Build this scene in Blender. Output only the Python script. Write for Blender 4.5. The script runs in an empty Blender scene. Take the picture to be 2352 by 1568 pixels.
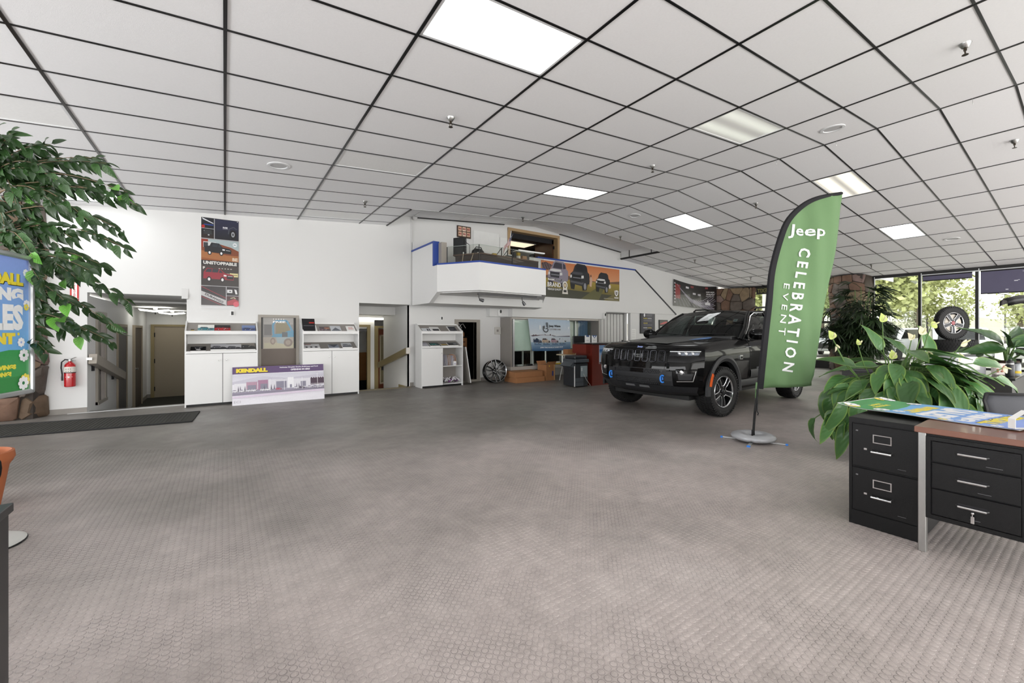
import bpy, bmesh, math, random
from mathutils import Vector, Matrix
random.seed(7)
PI = math.pi
scene = bpy.context.scene
C = scene.collection

# ------------------------------------------------------------------ camera
cam_data = bpy.data.cameras.new('camera')
cam_data.sensor_width = 36.0
cam_data.lens = 954.06 / 2352 * 36.0
cam_data.shift_y = -21.5 / 2352
cam_data.clip_start = 0.05
cam_data.clip_end = 400
cam = bpy.data.objects.new('camera', cam_data)
cam.location = (0, 0, 1.30)
cam.rotation_euler = (PI / 2, 0, -0.6053)
C.objects.link(cam)
scene.camera = cam

# ------------------------------------------------------------------ sky, fill lamps, exposure
world = bpy.data.worlds.new('overcast_sky')
scene.world = world
world.use_nodes = True
wn = world.node_tree
wn.nodes.clear()
w_out = wn.nodes.new('ShaderNodeOutputWorld')
w_bg = wn.nodes.new('ShaderNodeBackground')
w_tc = wn.nodes.new('ShaderNodeTexCoord')
w_sep = wn.nodes.new('ShaderNodeSeparateXYZ')
w_ramp = wn.nodes.new('ShaderNodeValToRGB')
w_ramp.color_ramp.elements[0].position = 0.0
w_ramp.color_ramp.elements[0].color = (1.0, 0.95, 0.86, 1)
w_ramp.color_ramp.elements[1].position = 0.5
w_ramp.color_ramp.elements[1].color = (0.96, 0.98, 1.0, 1)
wn.links.new(w_tc.outputs['Generated'], w_sep.inputs[0])
wn.links.new(w_sep.outputs['Z'], w_ramp.inputs[0])
wn.links.new(w_ramp.outputs[0], w_bg.inputs[0])
wn.links.new(w_bg.outputs[0], w_out.inputs[0])
SKY = 3.4
w_bg.inputs[1].default_value = SKY
LAMP = 5.5            # emission of the fluorescent diffusers


def area(name, loc, rot, sx, sy, power, color=(1, 1, 1)):
    d = bpy.data.lights.new(name, 'AREA')
    d.shape = 'RECTANGLE'
    d.size = sx
    d.size_y = sy
    d.energy = power
    d.color = color
    o = bpy.data.objects.new(name, d)
    o.location = loc
    o.rotation_euler = rot
    C.objects.link(o)
    return o


# added fill lamp in place of shop front daylight, tilted up at the ceiling
area('shopfront_fill', (6.0, -5.7, 1.5), (PI / 2 + 0.55, 0, 0), 22.0, 2.6, 740, (0.97, 0.985, 1.0))
# added fill lamp before the solid left wall, tilted up at the ceiling
area('side_fill', (-6.15, 3.0, 1.5), (PI / 2 + 0.6, 0, -PI / 2), 12.0, 2.6, 880, (0.97, 0.985, 1.0))
scene.view_settings.view_transform = 'Standard'
scene.view_settings.look = 'None'
scene.view_settings.gamma = 1.0
scene.view_settings.use_curve_mapping = False
scene.view_settings.exposure = 0.0
scene.cycles.use_denoising = True
scene.cycles.max_bounces = 8
scene.cycles.diffuse_bounces = 6
scene.cycles.transparent_max_bounces = 12
scene.cycles.sample_clamp_indirect = 6.0


# ------------------------------------------------------------------ colours and materials
def S(h):
    if not isinstance(h, str):
        return tuple(h)
    h = h.lstrip('#')
    out = []
    for k in (0, 2, 4):
        c = int(h[k:k + 2], 16) / 255
        out.append(c / 12.92 if c <= 0.04045 else ((c + 0.055) / 1.055) ** 2.4)
    return tuple(out)


MATS = {}


def M(name, col, rough=0.5, metal=0.0, var=0.06, scale=6.0, bump=0.0, bscale=80.0, spec=0.5, coat=0.0, emit=0.0, alpha=1.0, sheen=0.0, detail=3.0):
    if name in MATS:
        return MATS[name]
    m = bpy.data.materials.new(name)
    m.use_nodes = True
    nt = m.node_tree
    b = nt.nodes['Principled BSDF']
    c = S(col)
    tc = nt.nodes.new('ShaderNodeTexCoord')
    nz = nt.nodes.new('ShaderNodeTexNoise')
    nz.inputs['Scale'].default_value = scale
    nz.inputs['Detail'].default_value = detail
    nt.links.new(tc.outputs['Object'], nz.inputs['Vector'])
    mx = nt.nodes.new('ShaderNodeMix')
    mx.data_type = 'RGBA'
    mx.inputs[6].default_value = tuple(max(0, v * (1 - var)) for v in c) + (1,)
    mx.inputs[7].default_value = tuple(min(1, v * (1 + var)) for v in c) + (1,)
    nt.links.new(nz.outputs['Fac'], mx.inputs[0])
    nt.links.new(mx.outputs[2], b.inputs['Base Color'])
    b.inputs['Roughness'].default_value = rough
    b.inputs['Metallic'].default_value = metal
    b.inputs['Specular IOR Level'].default_value = spec
    b.inputs['Coat Weight'].default_value = coat
    b.inputs['Coat Roughness'].default_value = 0.03
    if emit:
        nt.links.new(mx.outputs[2], b.inputs['Emission Color'])
        b.inputs['Emission Strength'].default_value = emit
    if bump:
        n2 = nt.nodes.new('ShaderNodeTexNoise')
        n2.inputs['Scale'].default_value = bscale
        n2.inputs['Detail'].default_value = 4
        nt.links.new(tc.outputs['Object'], n2.inputs['Vector'])
        bp = nt.nodes.new('ShaderNodeBump')
        bp.inputs['Strength'].default_value = bump
        bp.inputs['Distance'].default_value = 0.01
        nt.links.new(n2.outputs['Fac'], bp.inputs['Height'])
        nt.links.new(bp.outputs[0], b.inputs['Normal'])
    MATS[name] = m
    return m


def glass_mat(name, tint=(1, 1, 1), ior=1.45, rough=0.0):
    """thin pane: clear transmission plus a Fresnel mirror"""
    if name in MATS:
        return MATS[name]
    m = bpy.data.materials.new(name)
    m.use_nodes = True
    nt = m.node_tree
    nt.nodes.clear()
    o = nt.nodes.new('ShaderNodeOutputMaterial')
    mix = nt.nodes.new('ShaderNodeMixShader')
    t = nt.nodes.new('ShaderNodeBsdfTransparent')
    t.inputs[0].default_value = tuple(tint) + (1,)
    g = nt.nodes.new('ShaderNodeBsdfGlossy')
    g.inputs['Roughness'].default_value = rough
    lw = nt.nodes.new('ShaderNodeLayerWeight')      # Schlick reflectance, the same from both sides
    lw.inputs['Blend'].default_value = 0.5
    pw = nt.nodes.new('ShaderNodeMath')
    pw.operation = 'POWER'
    pw.inputs[1].default_value = 5.0
    nt.links.new(lw.outputs['Facing'], pw.inputs[0])
    f0 = ((ior - 1) / (ior + 1)) ** 2
    f = nt.nodes.new('ShaderNodeMath')
    f.operation = 'MULTIPLY_ADD'
    f.inputs[1].default_value = 1 - f0
    f.inputs[2].default_value = f0
    nt.links.new(pw.outputs[0], f.inputs[0])
    nt.links.new(f.outputs[0], mix.inputs[0])
    nt.links.new(t.outputs[0], mix.inputs[1])
    nt.links.new(g.outputs[0], mix.inputs[2])
    nt.links.new(mix.outputs[0], o.inputs[0])
    MATS[name] = m
    return m


def attr_mat(name, rough=0.5, coat=0.0, spec=0.5, trans=0.0, wave=None):
    """colour printed on the thing, read from its colour attribute, with a little paper grain"""
    if name in MATS:
        return MATS[name]
    m = bpy.data.materials.new(name)
    m.use_nodes = True
    nt = m.node_tree
    b = nt.nodes['Principled BSDF']
    a = nt.nodes.new('ShaderNodeAttribute')
    a.attribute_name = 'Col'
    tc = nt.nodes.new('ShaderNodeTexCoord')
    nz = nt.nodes.new('ShaderNodeTexNoise')
    nz.inputs['Scale'].default_value = 40
    nt.links.new(tc.outputs['Object'], nz.inputs['Vector'])
    mr = nt.nodes.new('ShaderNodeMapRange')
    mr.inputs['To Min'].default_value = 0.93
    mr.inputs['To Max'].default_value = 1.05
    nt.links.new(nz.outputs['Fac'], mr.inputs['Value'])
    mx = nt.nodes.new('ShaderNodeMix')
    mx.data_type = 'RGBA'
    mx.blend_type = 'MULTIPLY'
    mx.inputs[0].default_value = 1
    nt.links.new(a.outputs['Color'], mx.inputs[6])
    nt.links.new(mr.outputs[0], mx.inputs[7])
    nt.links.new(mx.outputs[2], b.inputs['Base Color'])
    b.inputs['Roughness'].default_value = rough
    b.inputs['Specular IOR Level'].default_value = spec
    b.inputs['Coat Weight'].default_value = coat
    MATS[name] = m
    return m


# ------------------------------------------------------------------ mesh builder
class MB:
    def __init__(self):
        self.v, self.f, self.c = [], [], []
        self.col = None

    def add(self, vs, fs, M4=None):
        n = len(self.v)
        if M4 is not None:
            vs = [M4 @ Vector(p) for p in vs]
        self.v += [tuple(p) for p in vs]
        self.f += [tuple(i + n for i in f) for f in fs]
        self.c += [self.col] * len(fs)
        return self

    def box(self, x0, x1, y0, y1, z0, z1, M4=None):
        vs = [(x0, y0, z0), (x1, y0, z0), (x1, y1, z0), (x0, y1, z0), (x0, y0, z1), (x1, y0, z1), (x1, y1, z1), (x0, y1, z1)]
        return self.add(vs, [(0, 3, 2, 1), (4, 5, 6, 7), (0, 1, 5, 4), (1, 2, 6, 5), (2, 3, 7, 6), (3, 0, 4, 7)], M4)

    def prism(self, poly, d0, d1, axis='y', M4=None):
        """poly in the plane across axis: y -> (x,z), x -> (y,z), z -> (x,y)"""
        def P(p, d):
            return {'y': (p[0], d, p[1]), 'x': (d, p[0], p[1]), 'z': (p[0], p[1], d)}[axis]
        n = len(poly)
        vs = [P(p, d0) for p in poly] + [P(p, d1) for p in poly]
        fs = [tuple(range(n)), tuple(range(2 * n - 1, n - 1, -1))]
        fs += [(i, i + n, (i + 1) % n + n, (i + 1) % n) for i in range(n)]
        return self.add(vs, fs, M4)

    def tube(self, pts, r, n=8, caps=True, M4=None):
        pts = [Vector(p) for p in pts]
        rs = r if isinstance(r, (list, tuple)) else [r] * len(pts)
        vs, fs = [], []
        up = Vector((0, 0, 1))
        prev = None
        for i, p in enumerate(pts):
            t = (pts[min(i + 1, len(pts) - 1)] - pts[max(i - 1, 0)]).normalized()
            if prev is None:
                a = t.cross(up) if abs(t.z) < 0.95 else t.cross(Vector((1, 0, 0)))
            else:
                a = prev - t * prev.dot(t)
            a.normalize()
            prev = a
            b = t.cross(a)
            for k in range(n):
                th = 2 * PI * k / n
                vs.append(p + (a * math.cos(th) + b * math.sin(th)) * rs[i])
        for i in range(len(pts) - 1):
            for k in range(n):
                fs.append((i * n + k, i * n + (k + 1) % n, (i + 1) * n + (k + 1) % n, (i + 1) * n + k))
        if caps:
            fs.append(tuple(range(n - 1, -1, -1)))
            fs.append(tuple((len(pts) - 1) * n + k for k in range(n)))
        return self.add(vs, fs, M4)

    def lathe(self, prof, n=24, M4=None, caps=True):
        """prof: (radius, z) pairs, turned about z"""
        vs, fs = [], []
        for r, z in prof:
            for k in range(n):
                vs.append((r * math.cos(2 * PI * k / n), r * math.sin(2 * PI * k / n), z))
        for i in range(len(prof) - 1):
            for k in range(n):
                fs.append((i * n + k, i * n + (k + 1) % n, (i + 1) * n + (k + 1) % n, (i + 1) * n + k))
        if caps:
            fs.append(tuple(range(n - 1, -1, -1)))
            fs.append(tuple((len(prof) - 1) * n + k for k in range(n)))
        return self.add(vs, fs, M4)

    def grid(self, rows, closed=False, M4=None):
        """rows: list of equal-length point lists"""
        n = len(rows[0])
        vs = [p for r in rows for p in r]
        fs = []
        for i in range(len(rows) - 1):
            for k in range(n if closed else n - 1):
                fs.append((i * n + k, i * n + (k + 1) % n, (i + 1) * n + (k + 1) % n, (i + 1) * n + k))
        return self.add(vs, fs, M4)

    def mesh(self, name, mat=None, smooth=False, bevel=0.0, seg=1, angle=35):
        me = bpy.data.meshes.new(name)
        me.from_pydata(self.v, [], self.f)
        if bevel:
            bm = bmesh.new()
            bm.from_mesh(me)
            bmesh.ops.bevel(bm, geom=bm.edges[:], offset=bevel, segments=seg, affect='EDGES', profile=0.6, clamp_overlap=True)
            bm.to_mesh(me)
            bm.free()
        elif any(c is not None for c in self.c):
            at = me.color_attributes.new('Col', 'FLOAT_COLOR', 'CORNER')
            flat = []
            for p, c in zip(me.polygons, self.c):
                if c is None:
                    c = (0.8, 0.8, 0.8)
                if isinstance(c[0], (tuple, list)):
                    for q in range(p.loop_total):
                        flat += list(c[q]) + [1.0]
                else:
                    flat += (list(c) + [1.0]) * p.loop_total
            at.data.foreach_set('color', flat)
        if smooth:
            me.polygons.foreach_set('use_smooth', [True] * len(me.polygons))
            me.set_sharp_from_angle(angle=math.radians(angle))
        if mat:
            me.materials.append(mat)
        me.update()
        return me

    def build(self, name, mat, parent=None, loc=(0, 0, 0), rz=0.0, **k):
        o = bpy.data.objects.new(name, self.mesh(name, mat, **k))
        C.objects.link(o)
        o.location = loc
        o.rotation_euler = (0, 0, rz)
        if parent is not None:
            o.parent = parent
        return o


def fix_normals(o):
    bm = bmesh.new()
    bm.from_mesh(o.data)
    bmesh.ops.recalc_face_normals(bm, faces=bm.faces[:])
    bm.to_mesh(o.data)
    bm.free()
    return o


def tag(o, label=None, cat=None, group=None, kind=None):
    if label:
        o['label'] = label
    if cat:
        o['category'] = cat
    if group:
        o['group'] = group
    if kind:
        o['kind'] = kind
    return o


def thing(name, label, cat, loc=(0, 0, 0), rz=0.0, group=None):
    o = bpy.data.objects.new(name, None)
    o.empty_display_size = 0.1
    C.objects.link(o)
    o.location = loc
    o.rotation_euler = (0, 0, rz)
    return tag(o, label, cat, group)


def copy_tree(o, parent=None):
    c = o.copy()
    C.objects.link(c)
    if parent is not None:
        c.parent = parent
    for ch in list(o.children):
        copy_tree(ch, c)
    return c


def inst(name, me, parent, loc=(0, 0, 0), rot=(0, 0, 0), sc=(1, 1, 1)):
    o = bpy.data.objects.new(name, me)
    C.objects.link(o)
    o.parent = parent
    o.location = loc
    o.rotation_euler = rot
    o.scale = sc
    return o


def bx(name, x0, x1, y0, y1, z0, z1, mat, parent=None, bevel=0.0, **k):
    return MB().box(x0, x1, y0, y1, z0, z1).build(name, mat, parent, bevel=bevel, **k)


# ------------------------------------------------------------------ print: flat artwork in its own x-z plane, facing -y
_txt = {}


def text_geo(s, bold=0.0):
    key = (s, bold)
    if key not in _txt:
        cu = bpy.data.curves.new('t', 'FONT')
        cu.body = s
        cu.size = 1.0
        cu.offset = bold
        cu.resolution_u = 2
        ob = bpy.data.objects.new('t', cu)
        me = ob.to_mesh()
        vs = [tuple(v.co) for v in me.vertices]
        fs = [tuple(p.vertices) for p in me.polygons]
        ob.to_mesh_clear()
        bpy.data.objects.remove(ob)
        bpy.data.curves.remove(cu)
        xs = [v[0] for v in vs] or [0]
        ys = [v[1] for v in vs] or [0]
        _txt[key] = (vs, fs, min(xs), max(xs), min(ys), max(ys))
    return _txt[key]


class Art:
    """layers of flat print; x to the right, z up, front towards -y"""
    STEP = 0.00022

    def __init__(self, f=None):
        self.m = MB()
        self.k = 6
        self.f = f            # optional bending of the sheet: (x, y, z) -> point

    def poly(self, pts, col, lift=True):
        y = -self.k * self.STEP
        if lift:
            self.k += 1
        self.m.col = S(col) if isinstance(col, str) else col
        vs = [(p[0], y, p[1]) for p in pts]
        a = sum(pts[i][0] * pts[(i + 1) % len(pts)][1] - pts[(i + 1) % len(pts)][0] * pts[i][1] for i in range(len(pts)))
        idx = tuple(range(len(pts))) if a > 0 else tuple(range(len(pts) - 1, -1, -1))
        if isinstance(self.m.col[0], (tuple, list)) and a <= 0:
            self.m.col = tuple(reversed(self.m.col))
        self.m.add(vs, [idx])
        return self

    def rect(self, x0, z0, x1, z1, col, lift=True):
        return self.poly([(x0, z0), (x1, z0), (x1, z1), (x0, z1)], col, lift)

    def grad(self, x0, z0, x1, z1, c0, c1):
        a, b = S(c0), S(c1)
        return self.poly([(x0, z0), (x1, z0), (x1, z1), (x0, z1)], (a, a, b, b))

    def disc(self, x, z, rx, rz, col, n=16, a0=0.0, a1=2 * PI):
        full = abs(a1 - a0 - 2 * PI) < 1e-6
        pts = [(x + rx * math.cos(a0 + (a1 - a0) * i / n), z + rz * math.sin(a0 + (a1 - a0) * i / n)) for i in range(n if full else n + 1)]
        return self.poly(pts, col)

    def line(self, pts, w, col):
        for (xa, za), (xb, zb) in zip(pts, pts[1:]):
            L = math.hypot(xb - xa, zb - za) or 1e-6
            nx, nz = -(zb - za) / L * w / 2, (xb - xa) / L * w / 2
            self.poly([(xa + nx, za + nz), (xb + nx, zb + nz), (xb - nx, zb - nz), (xa - nx, za - nz)], col, False)
        self.k += 1
        return self

    def text(self, s, x, z, h, col, w=None, align='c', bold=0.0, rot=0.0, shear=0.0):
        """cap text of height h with its lower edge on z; w squeezes it to a width"""
        vs, fs, a, b, c, d = text_geo(s, bold)
        kz = h / max(d - c, 1e-6)
        kx = kz if w is None else w / max(b - a, 1e-6)
        off = {'c': -(a + b) / 2, 'l': -a, 'r': -b}[align]
        y = -self.k * self.STEP
        self.k += 1
        self.m.col = S(col)
        co, si = math.cos(rot), math.sin(rot)
        out = []
        for p in vs:
            px, pz = (p[0] + off) * kx, (p[1] - c) * kz
            px += shear * pz
            out.append((x + px * co - pz * si, y, z + px * si + pz * co))
        self.m.add(out, fs)
        return self

    def car(self, x, z, w, body, dark='#101114', glass='#2a2f36', light='#d8d8d8', flip=False, kind='truck'):
        """small three-quarter picture of a car on the print, w wide, wheels standing on z"""
        s = -1 if flip else 1
        def q(pts, c):
            self.poly([(x + s * (a - 0.5) * w, z + b * w) for a, b in pts], c)
        if kind == 'front':
            q([(0.02, 0.10), (0.06, -0.10), (0.22, -0.12), (0.26, 0.08)], dark)
            q([(0.60, 0.05), (0.64, -0.14), (0.84, -0.12), (0.90, 0.12)], dark)
            q([(0.02, 0.10), (0.62, 0.02), (0.98, 0.12), (1.0, 0.38), (0.98, 0.50), (0.90, 0.56), (0.86, 0.74), (0.76, 0.82), (0.36, 0.84), (0.24, 0.74), (0.16, 0.54), (0.04, 0.46), (0.0, 0.3)], body)
            q([(0.24, 0.56), (0.70, 0.55), (0.68, 0.76), (0.38, 0.78), (0.31, 0.73)], glass)
            q([(0.74, 0.55), (0.87, 0.57), (0.84, 0.72), (0.73, 0.76)], glass)
            q([(0.04, 0.46), (0.20, 0.53), (0.62, 0.52), (0.66, 0.45), (0.34, 0.43)], light if body != light and glass != '#23242a' else '#4a4b52')
            q([(0.12, 0.22), (0.54, 0.20), (0.57, 0.41), (0.10, 0.42)], dark)
            q([(0.15, 0.30), (0.54, 0.29), (0.545, 0.33), (0.15, 0.335)], '#7d7e84')
            q([(0.01, 0.30), (0.10, 0.31), (0.10, 0.41), (0.02, 0.40)], light)
            q([(0.57, 0.30), (0.70, 0.32), (0.69, 0.42), (0.58, 0.41)], light)
            q([(0.02, 0.14), (0.62, 0.08), (0.68, 0.12), (0.68, 0.18), (0.60, 0.15), (0.04, 0.20)], '#55565c')
            self.disc(x + s * 0.26 * w, z + 0.02 * w, 0.07 * w, 0.13 * w, '#8d8e94', 12)
            return self
        top = [(0.02, 0.12), (0.98, 0.1), (0.99, 0.26), (0.93, 0.32), (0.66, 0.37), (0.54, 0.53), (0.26, 0.55), (0.2, 0.4), (0.02, 0.37)]
        if kind == 'suv':
            top = [(0.02, 0.12), (0.98, 0.1), (0.99, 0.26), (0.93, 0.32), (0.7, 0.36), (0.56, 0.5), (0.14, 0.53), (0.03, 0.36)]
        q(top, body)
        q([(0.29, 0.37), (0.47, 0.37), (0.51, 0.5), (0.31, 0.51)], glass)
        q([(0.5, 0.37), (0.64, 0.365), (0.55, 0.49)], glass)
        if kind == 'suv':
            q([(0.08, 0.37), (0.27, 0.37), (0.29, 0.5), (0.15, 0.5)], glass)
        q([(0.76, 0.14), (0.97, 0.13), (0.97, 0.27), (0.76, 0.28)], dark)
        q([(0.79, 0.24), (0.95, 0.235), (0.95, 0.25), (0.79, 0.26)], light)
        q([(0.66, 0.24), (0.75, 0.235), (0.75, 0.29), (0.66, 0.3)], light)
        for cx in (0.2, 0.62):
            self.disc(x + s * (cx - 0.5) * w, z + 0.1 * w, 0.075 * w, 0.105 * w, dark, 12)
            self.disc(x + s * (cx - 0.5) * w, z + 0.1 * w, 0.04 * w, 0.06 * w, light, 10)
        return self

    def build(self, name, mat, parent=None, loc=(0, 0, 0), rz=0.0):
        if self.f:
            self.m.v = [tuple(self.f(*p)) for p in self.m.v]
        return self.m.build(name, mat, parent, loc, rz)


PRINT = attr_mat('printed_sheet', 0.45)
PRINT_GLOSS = attr_mat('printed_gloss_sheet', 0.3, coat=0.2)

# shared finishes
m_wall = M('white_wall_paint', '#dbdbda', 0.55, var=0.015, scale=1.2, bump=0.05, bscale=160)
m_wall_grey = M('grey_soffit_paint', '#cfcfce', 0.6, var=0.02, scale=1.5)
m_lam = M('white_laminate', '#e3e3e2', 0.35, var=0.015, scale=3)
m_greylam = M('grey_laminate', '#8d8883', 0.5, var=0.05, scale=5)
m_black = M('black_powder_coat', '#0e0f11', 0.35, var=0.15, scale=12, bump=0.08, bscale=300)
m_blackp = M('black_plastic', '#121315', 0.4, var=0.1)
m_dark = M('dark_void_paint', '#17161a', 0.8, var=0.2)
m_chrome = M('chrome', '#d8d8d8', 0.14, 1.0, var=0.03)
m_steel = M('brushed_steel', '#b9bab8', 0.3, 1.0, var=0.08, scale=30)
m_alu = M('white_aluminium', '#cfd1d2', 0.35, 0.6, var=0.03)
m_taupe = M('taupe_frame_paint', '#9a948b', 0.45, var=0.03)
m_tan = M('tan_door_paint', '#9b8f7c', 0.45, var=0.04, scale=2)
m_olive = M('olive_frame_paint', '#90815a', 0.45, var=0.05)
m_card = M('brown_cardboard', '#a06f48', 0.8, var=0.08, scale=14, bump=0.08, bscale=120)
m_paper = M('white_paper', '#eeeeec', 0.7, var=0.02)
m_blue = M('blue_trim_paint', '#1c3f93', 0.4, var=0.05)
m_rubber = M('tyre_rubber', '#151516', 0.7, var=0.15, scale=20, bump=0.15, bscale=150)
m_blackframe = M('black_window_frame', '#131211', 0.4, var=0.1)

# ================================================================== THE SETTING
WY = 9.45                      # front face of the long back wall
LH, LS = 3.4986, 0.0813        # ceiling height at x=0 and pitch of its left slope
RX, RS = 7.3676, 0.0887        # ridge and pitch of the right slope
GX, GY, TX, TY = 0.004, 3.6684, 1.2192, 0.6096
WX = 17.85                     # window wall


def ceil_z(x):
    return LH + LS * x if x < RX else LH + LS * RX - RS * (x - RX)


def struct(o, label=None):
    o['kind'] = 'structure'
    if label:
        o['label'] = label
    return o


# ---- floor: studded rubber
def floor_material():
    m = bpy.data.materials.new('studded_rubber_floor')
    m.use_nodes = True
    nt = m.node_tree
    N = nt.nodes.new
    L = nt.links.new
    b = nt.nodes['Principled BSDF']
    geo = N('ShaderNodeNewGeometry')

    def math_(op, a, bb=None, c=None):
        n = N('ShaderNodeMath')
        n.operation = op
        for k, v in enumerate((a, bb, c)):
            if v is None:
                continue
            if isinstance(v, (int, float)):
                n.inputs[k].default_value = v
            else:
                L(v, n.inputs[k])
        return n.outputs[0]

    def noise(scale, detail=3, rough=0.55):
        n = N('ShaderNodeTexNoise')
        n.inputs['Scale'].default_value = scale
        n.inputs['Detail'].default_value = detail
        n.inputs['Roughness'].default_value = rough
        L(geo.outputs['Position'], n.inputs['Vector'])
        return n.outputs['Fac']

    def ramp(fac, *stops):
        r = N('ShaderNodeValToRGB')
        els = r.color_ramp.elements
        while len(els) < len(stops):
            els.new(0.5)
        for e, (p, c) in zip(els, stops):
            e.position = p
            e.color = S(c) + (1,) if isinstance(c, str) else (c, c, c, 1)
        L(fac, r.inputs[0])
        return r.outputs[0]

    def mix(fac, a, bb, mode='MIX'):
        n = N('ShaderNodeMix')
        n.data_type = 'RGBA'
        n.blend_type = mode
        if isinstance(fac, (int, float)):
            n.inputs[0].default_value = fac
        else:
            L(fac, n.inputs[0])
        L(a, n.inputs[6])
        if isinstance(bb, tuple):
            n.inputs[7].default_value = bb
        else:
            L(bb, n.inputs[7])
        return n.outputs[2]
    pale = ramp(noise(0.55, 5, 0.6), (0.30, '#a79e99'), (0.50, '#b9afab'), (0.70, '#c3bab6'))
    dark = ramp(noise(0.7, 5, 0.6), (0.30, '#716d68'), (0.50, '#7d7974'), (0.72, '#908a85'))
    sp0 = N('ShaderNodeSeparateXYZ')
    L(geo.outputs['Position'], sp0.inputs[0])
    # colour runs from pale at the front to darker grey towards the back wall
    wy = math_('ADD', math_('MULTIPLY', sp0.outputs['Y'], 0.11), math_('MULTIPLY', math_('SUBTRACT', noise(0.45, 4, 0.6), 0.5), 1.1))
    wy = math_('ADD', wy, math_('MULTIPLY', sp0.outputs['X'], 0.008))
    back_grey = ramp(wy, (0.22, 0.0), (0.62, 1.0))
    base = mix(back_grey, pale, dark)
    fine = ramp(noise(9, 6, 0.7), (0.25, 0.80), (0.75, 1.12))
    col = mix(1.0, base, fine, 'MULTIPLY')
    speck = ramp(noise(170, 2, 0.8), (0.30, 0.84), (0.55, 1.0), (0.78, 1.14))
    col = mix(1.0, col, speck, 'MULTIPLY')
    sep = N('ShaderNodeSeparateXYZ')
    L(geo.outputs['Position'], sep.inputs[0])
    d = []
    for ax, o in (('X', 0.006), ('Y', 0.009)):
        t = math_('ADD', sep.outputs[ax], 100.0 * 0.0345 * 10 + o)
        t = math_('MODULO', t, 0.0345)
        t = math_('SUBTRACT', t, 0.01725)
        d.append(math_('MULTIPLY', t, t))
    r = math_('SQRT', math_('ADD', d[0], d[1]))
    ring = math_('SUBTRACT', 1.0, math_('DIVIDE', math_('ABSOLUTE', math_('SUBTRACT', r, 0.0142)), 0.0026))
    ring = math_('MAXIMUM', ring, 0.0)
    ring_patches = ramp(noise(1.6, 5, 0.65), (0.40, 0.10), (0.62, 0.85))
    ring_dark = math_('MULTIPLY', ring, math_('MULTIPLY', ring_patches, 0.75))  # dark ring round the foot of each stud, stronger in noise patches
    col = mix(ring_dark, col, (0.035, 0.031, 0.030, 1))
    L(col, b.inputs['Base Color'])
    L(ramp(noise(1.1, 4), (0.3, 0.34), (0.7, 0.52)), b.inputs['Roughness'])
    b.inputs['Specular IOR Level'].default_value = 0.42
    bp = N('ShaderNodeBump')
    bp.inputs['Strength'].default_value = 0.25
    bp.inputs['Distance'].default_value = 0.003
    L(noise(120, 4), bp.inputs['Height'])
    L(bp.outputs[0], b.inputs['Normal'])
    return m


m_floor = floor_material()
floor = struct(bx('floor', -6.4, 18.2, -5.8, 9.62, -0.15, 0.0, m_floor), 'grey studded rubber floor, paler towards the front')
# studs: 34.5 mm square lattice; the nearest stand as pieces, the rest joined
P = 0.0345


def stud_pts(n=12):
    h = 0.0009
    rows = [(0.0148, 0.0), (0.0140, h), (0.0130, h * 1.15)]
    vs = [(r * math.cos(2 * PI * k / n), r * math.sin(2 * PI * k / n), z) for r, z in rows for k in range(n)]
    fs = [(i * n + k, i * n + (k + 1) % n, (i + 1) * n + (k + 1) % n, (i + 1) * n + k) for i in range(2) for k in range(n)]
    fs.append(tuple(2 * n + k for k in range(n)))
    return vs, fs


def in_view(x, y, margin=0.06):
    xc, zc = 0.8223 * x - 0.569 * y, 0.569 * x + 0.8223 * y
    return zc > 0.3 and abs(xc) < (1.233 + margin) * zc, zc


spots = []
for i in range(-140, 200):
    for j in range(-90, 220):
        x = i * P + P / 2 - 0.006
        y = j * P + P / 2 - 0.009
        ok, zc = in_view(x, y)
        if ok and 1.45 < zc < 4.6:
            spots.append((zc, x, y))
spots.sort()
sv, sf = stud_pts()
stud_me = MB().add(sv, sf).mesh('stud', m_floor)
for zc, x, y in spots[:300]:
    inst('stud', stud_me, floor, (x, y, 0))
import numpy as np
far = np.array([(x, y, 0.0) for zc, x, y in spots[300:]])
V = (far[:, None, :] + np.array(sv)[None, :, :]).reshape(-1, 3)
nv = len(sv)
quads = np.array([f for f in sf if len(f) == 4])
Q = (quads[None] + (np.arange(len(far)) * nv)[:, None, None]).reshape(-1, 4)
cap = (np.array(sf[-1])[None] + (np.arange(len(far)) * nv)[:, None])
me = bpy.data.meshes.new('stud_field')
loops = np.concatenate([Q.ravel(), cap.ravel()])
starts = np.concatenate([np.arange(len(Q)) * 4, len(Q) * 4 + np.arange(len(cap)) * len(sf[-1])])
me.vertices.add(len(V))
me.vertices.foreach_set('co', V.ravel())
me.loops.add(len(loops))
me.loops.foreach_set('vertex_index', loops.astype(np.int32))
me.polygons.add(len(starts))
me.polygons.foreach_set('loop_start', starts.astype(np.int32))
me.update(calc_edges=True)
me.materials.append(m_floor)
o = bpy.data.objects.new('stud_field', me)
C.objects.link(o)
o.parent = floor
o['kind'] = 'stuff'

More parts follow.
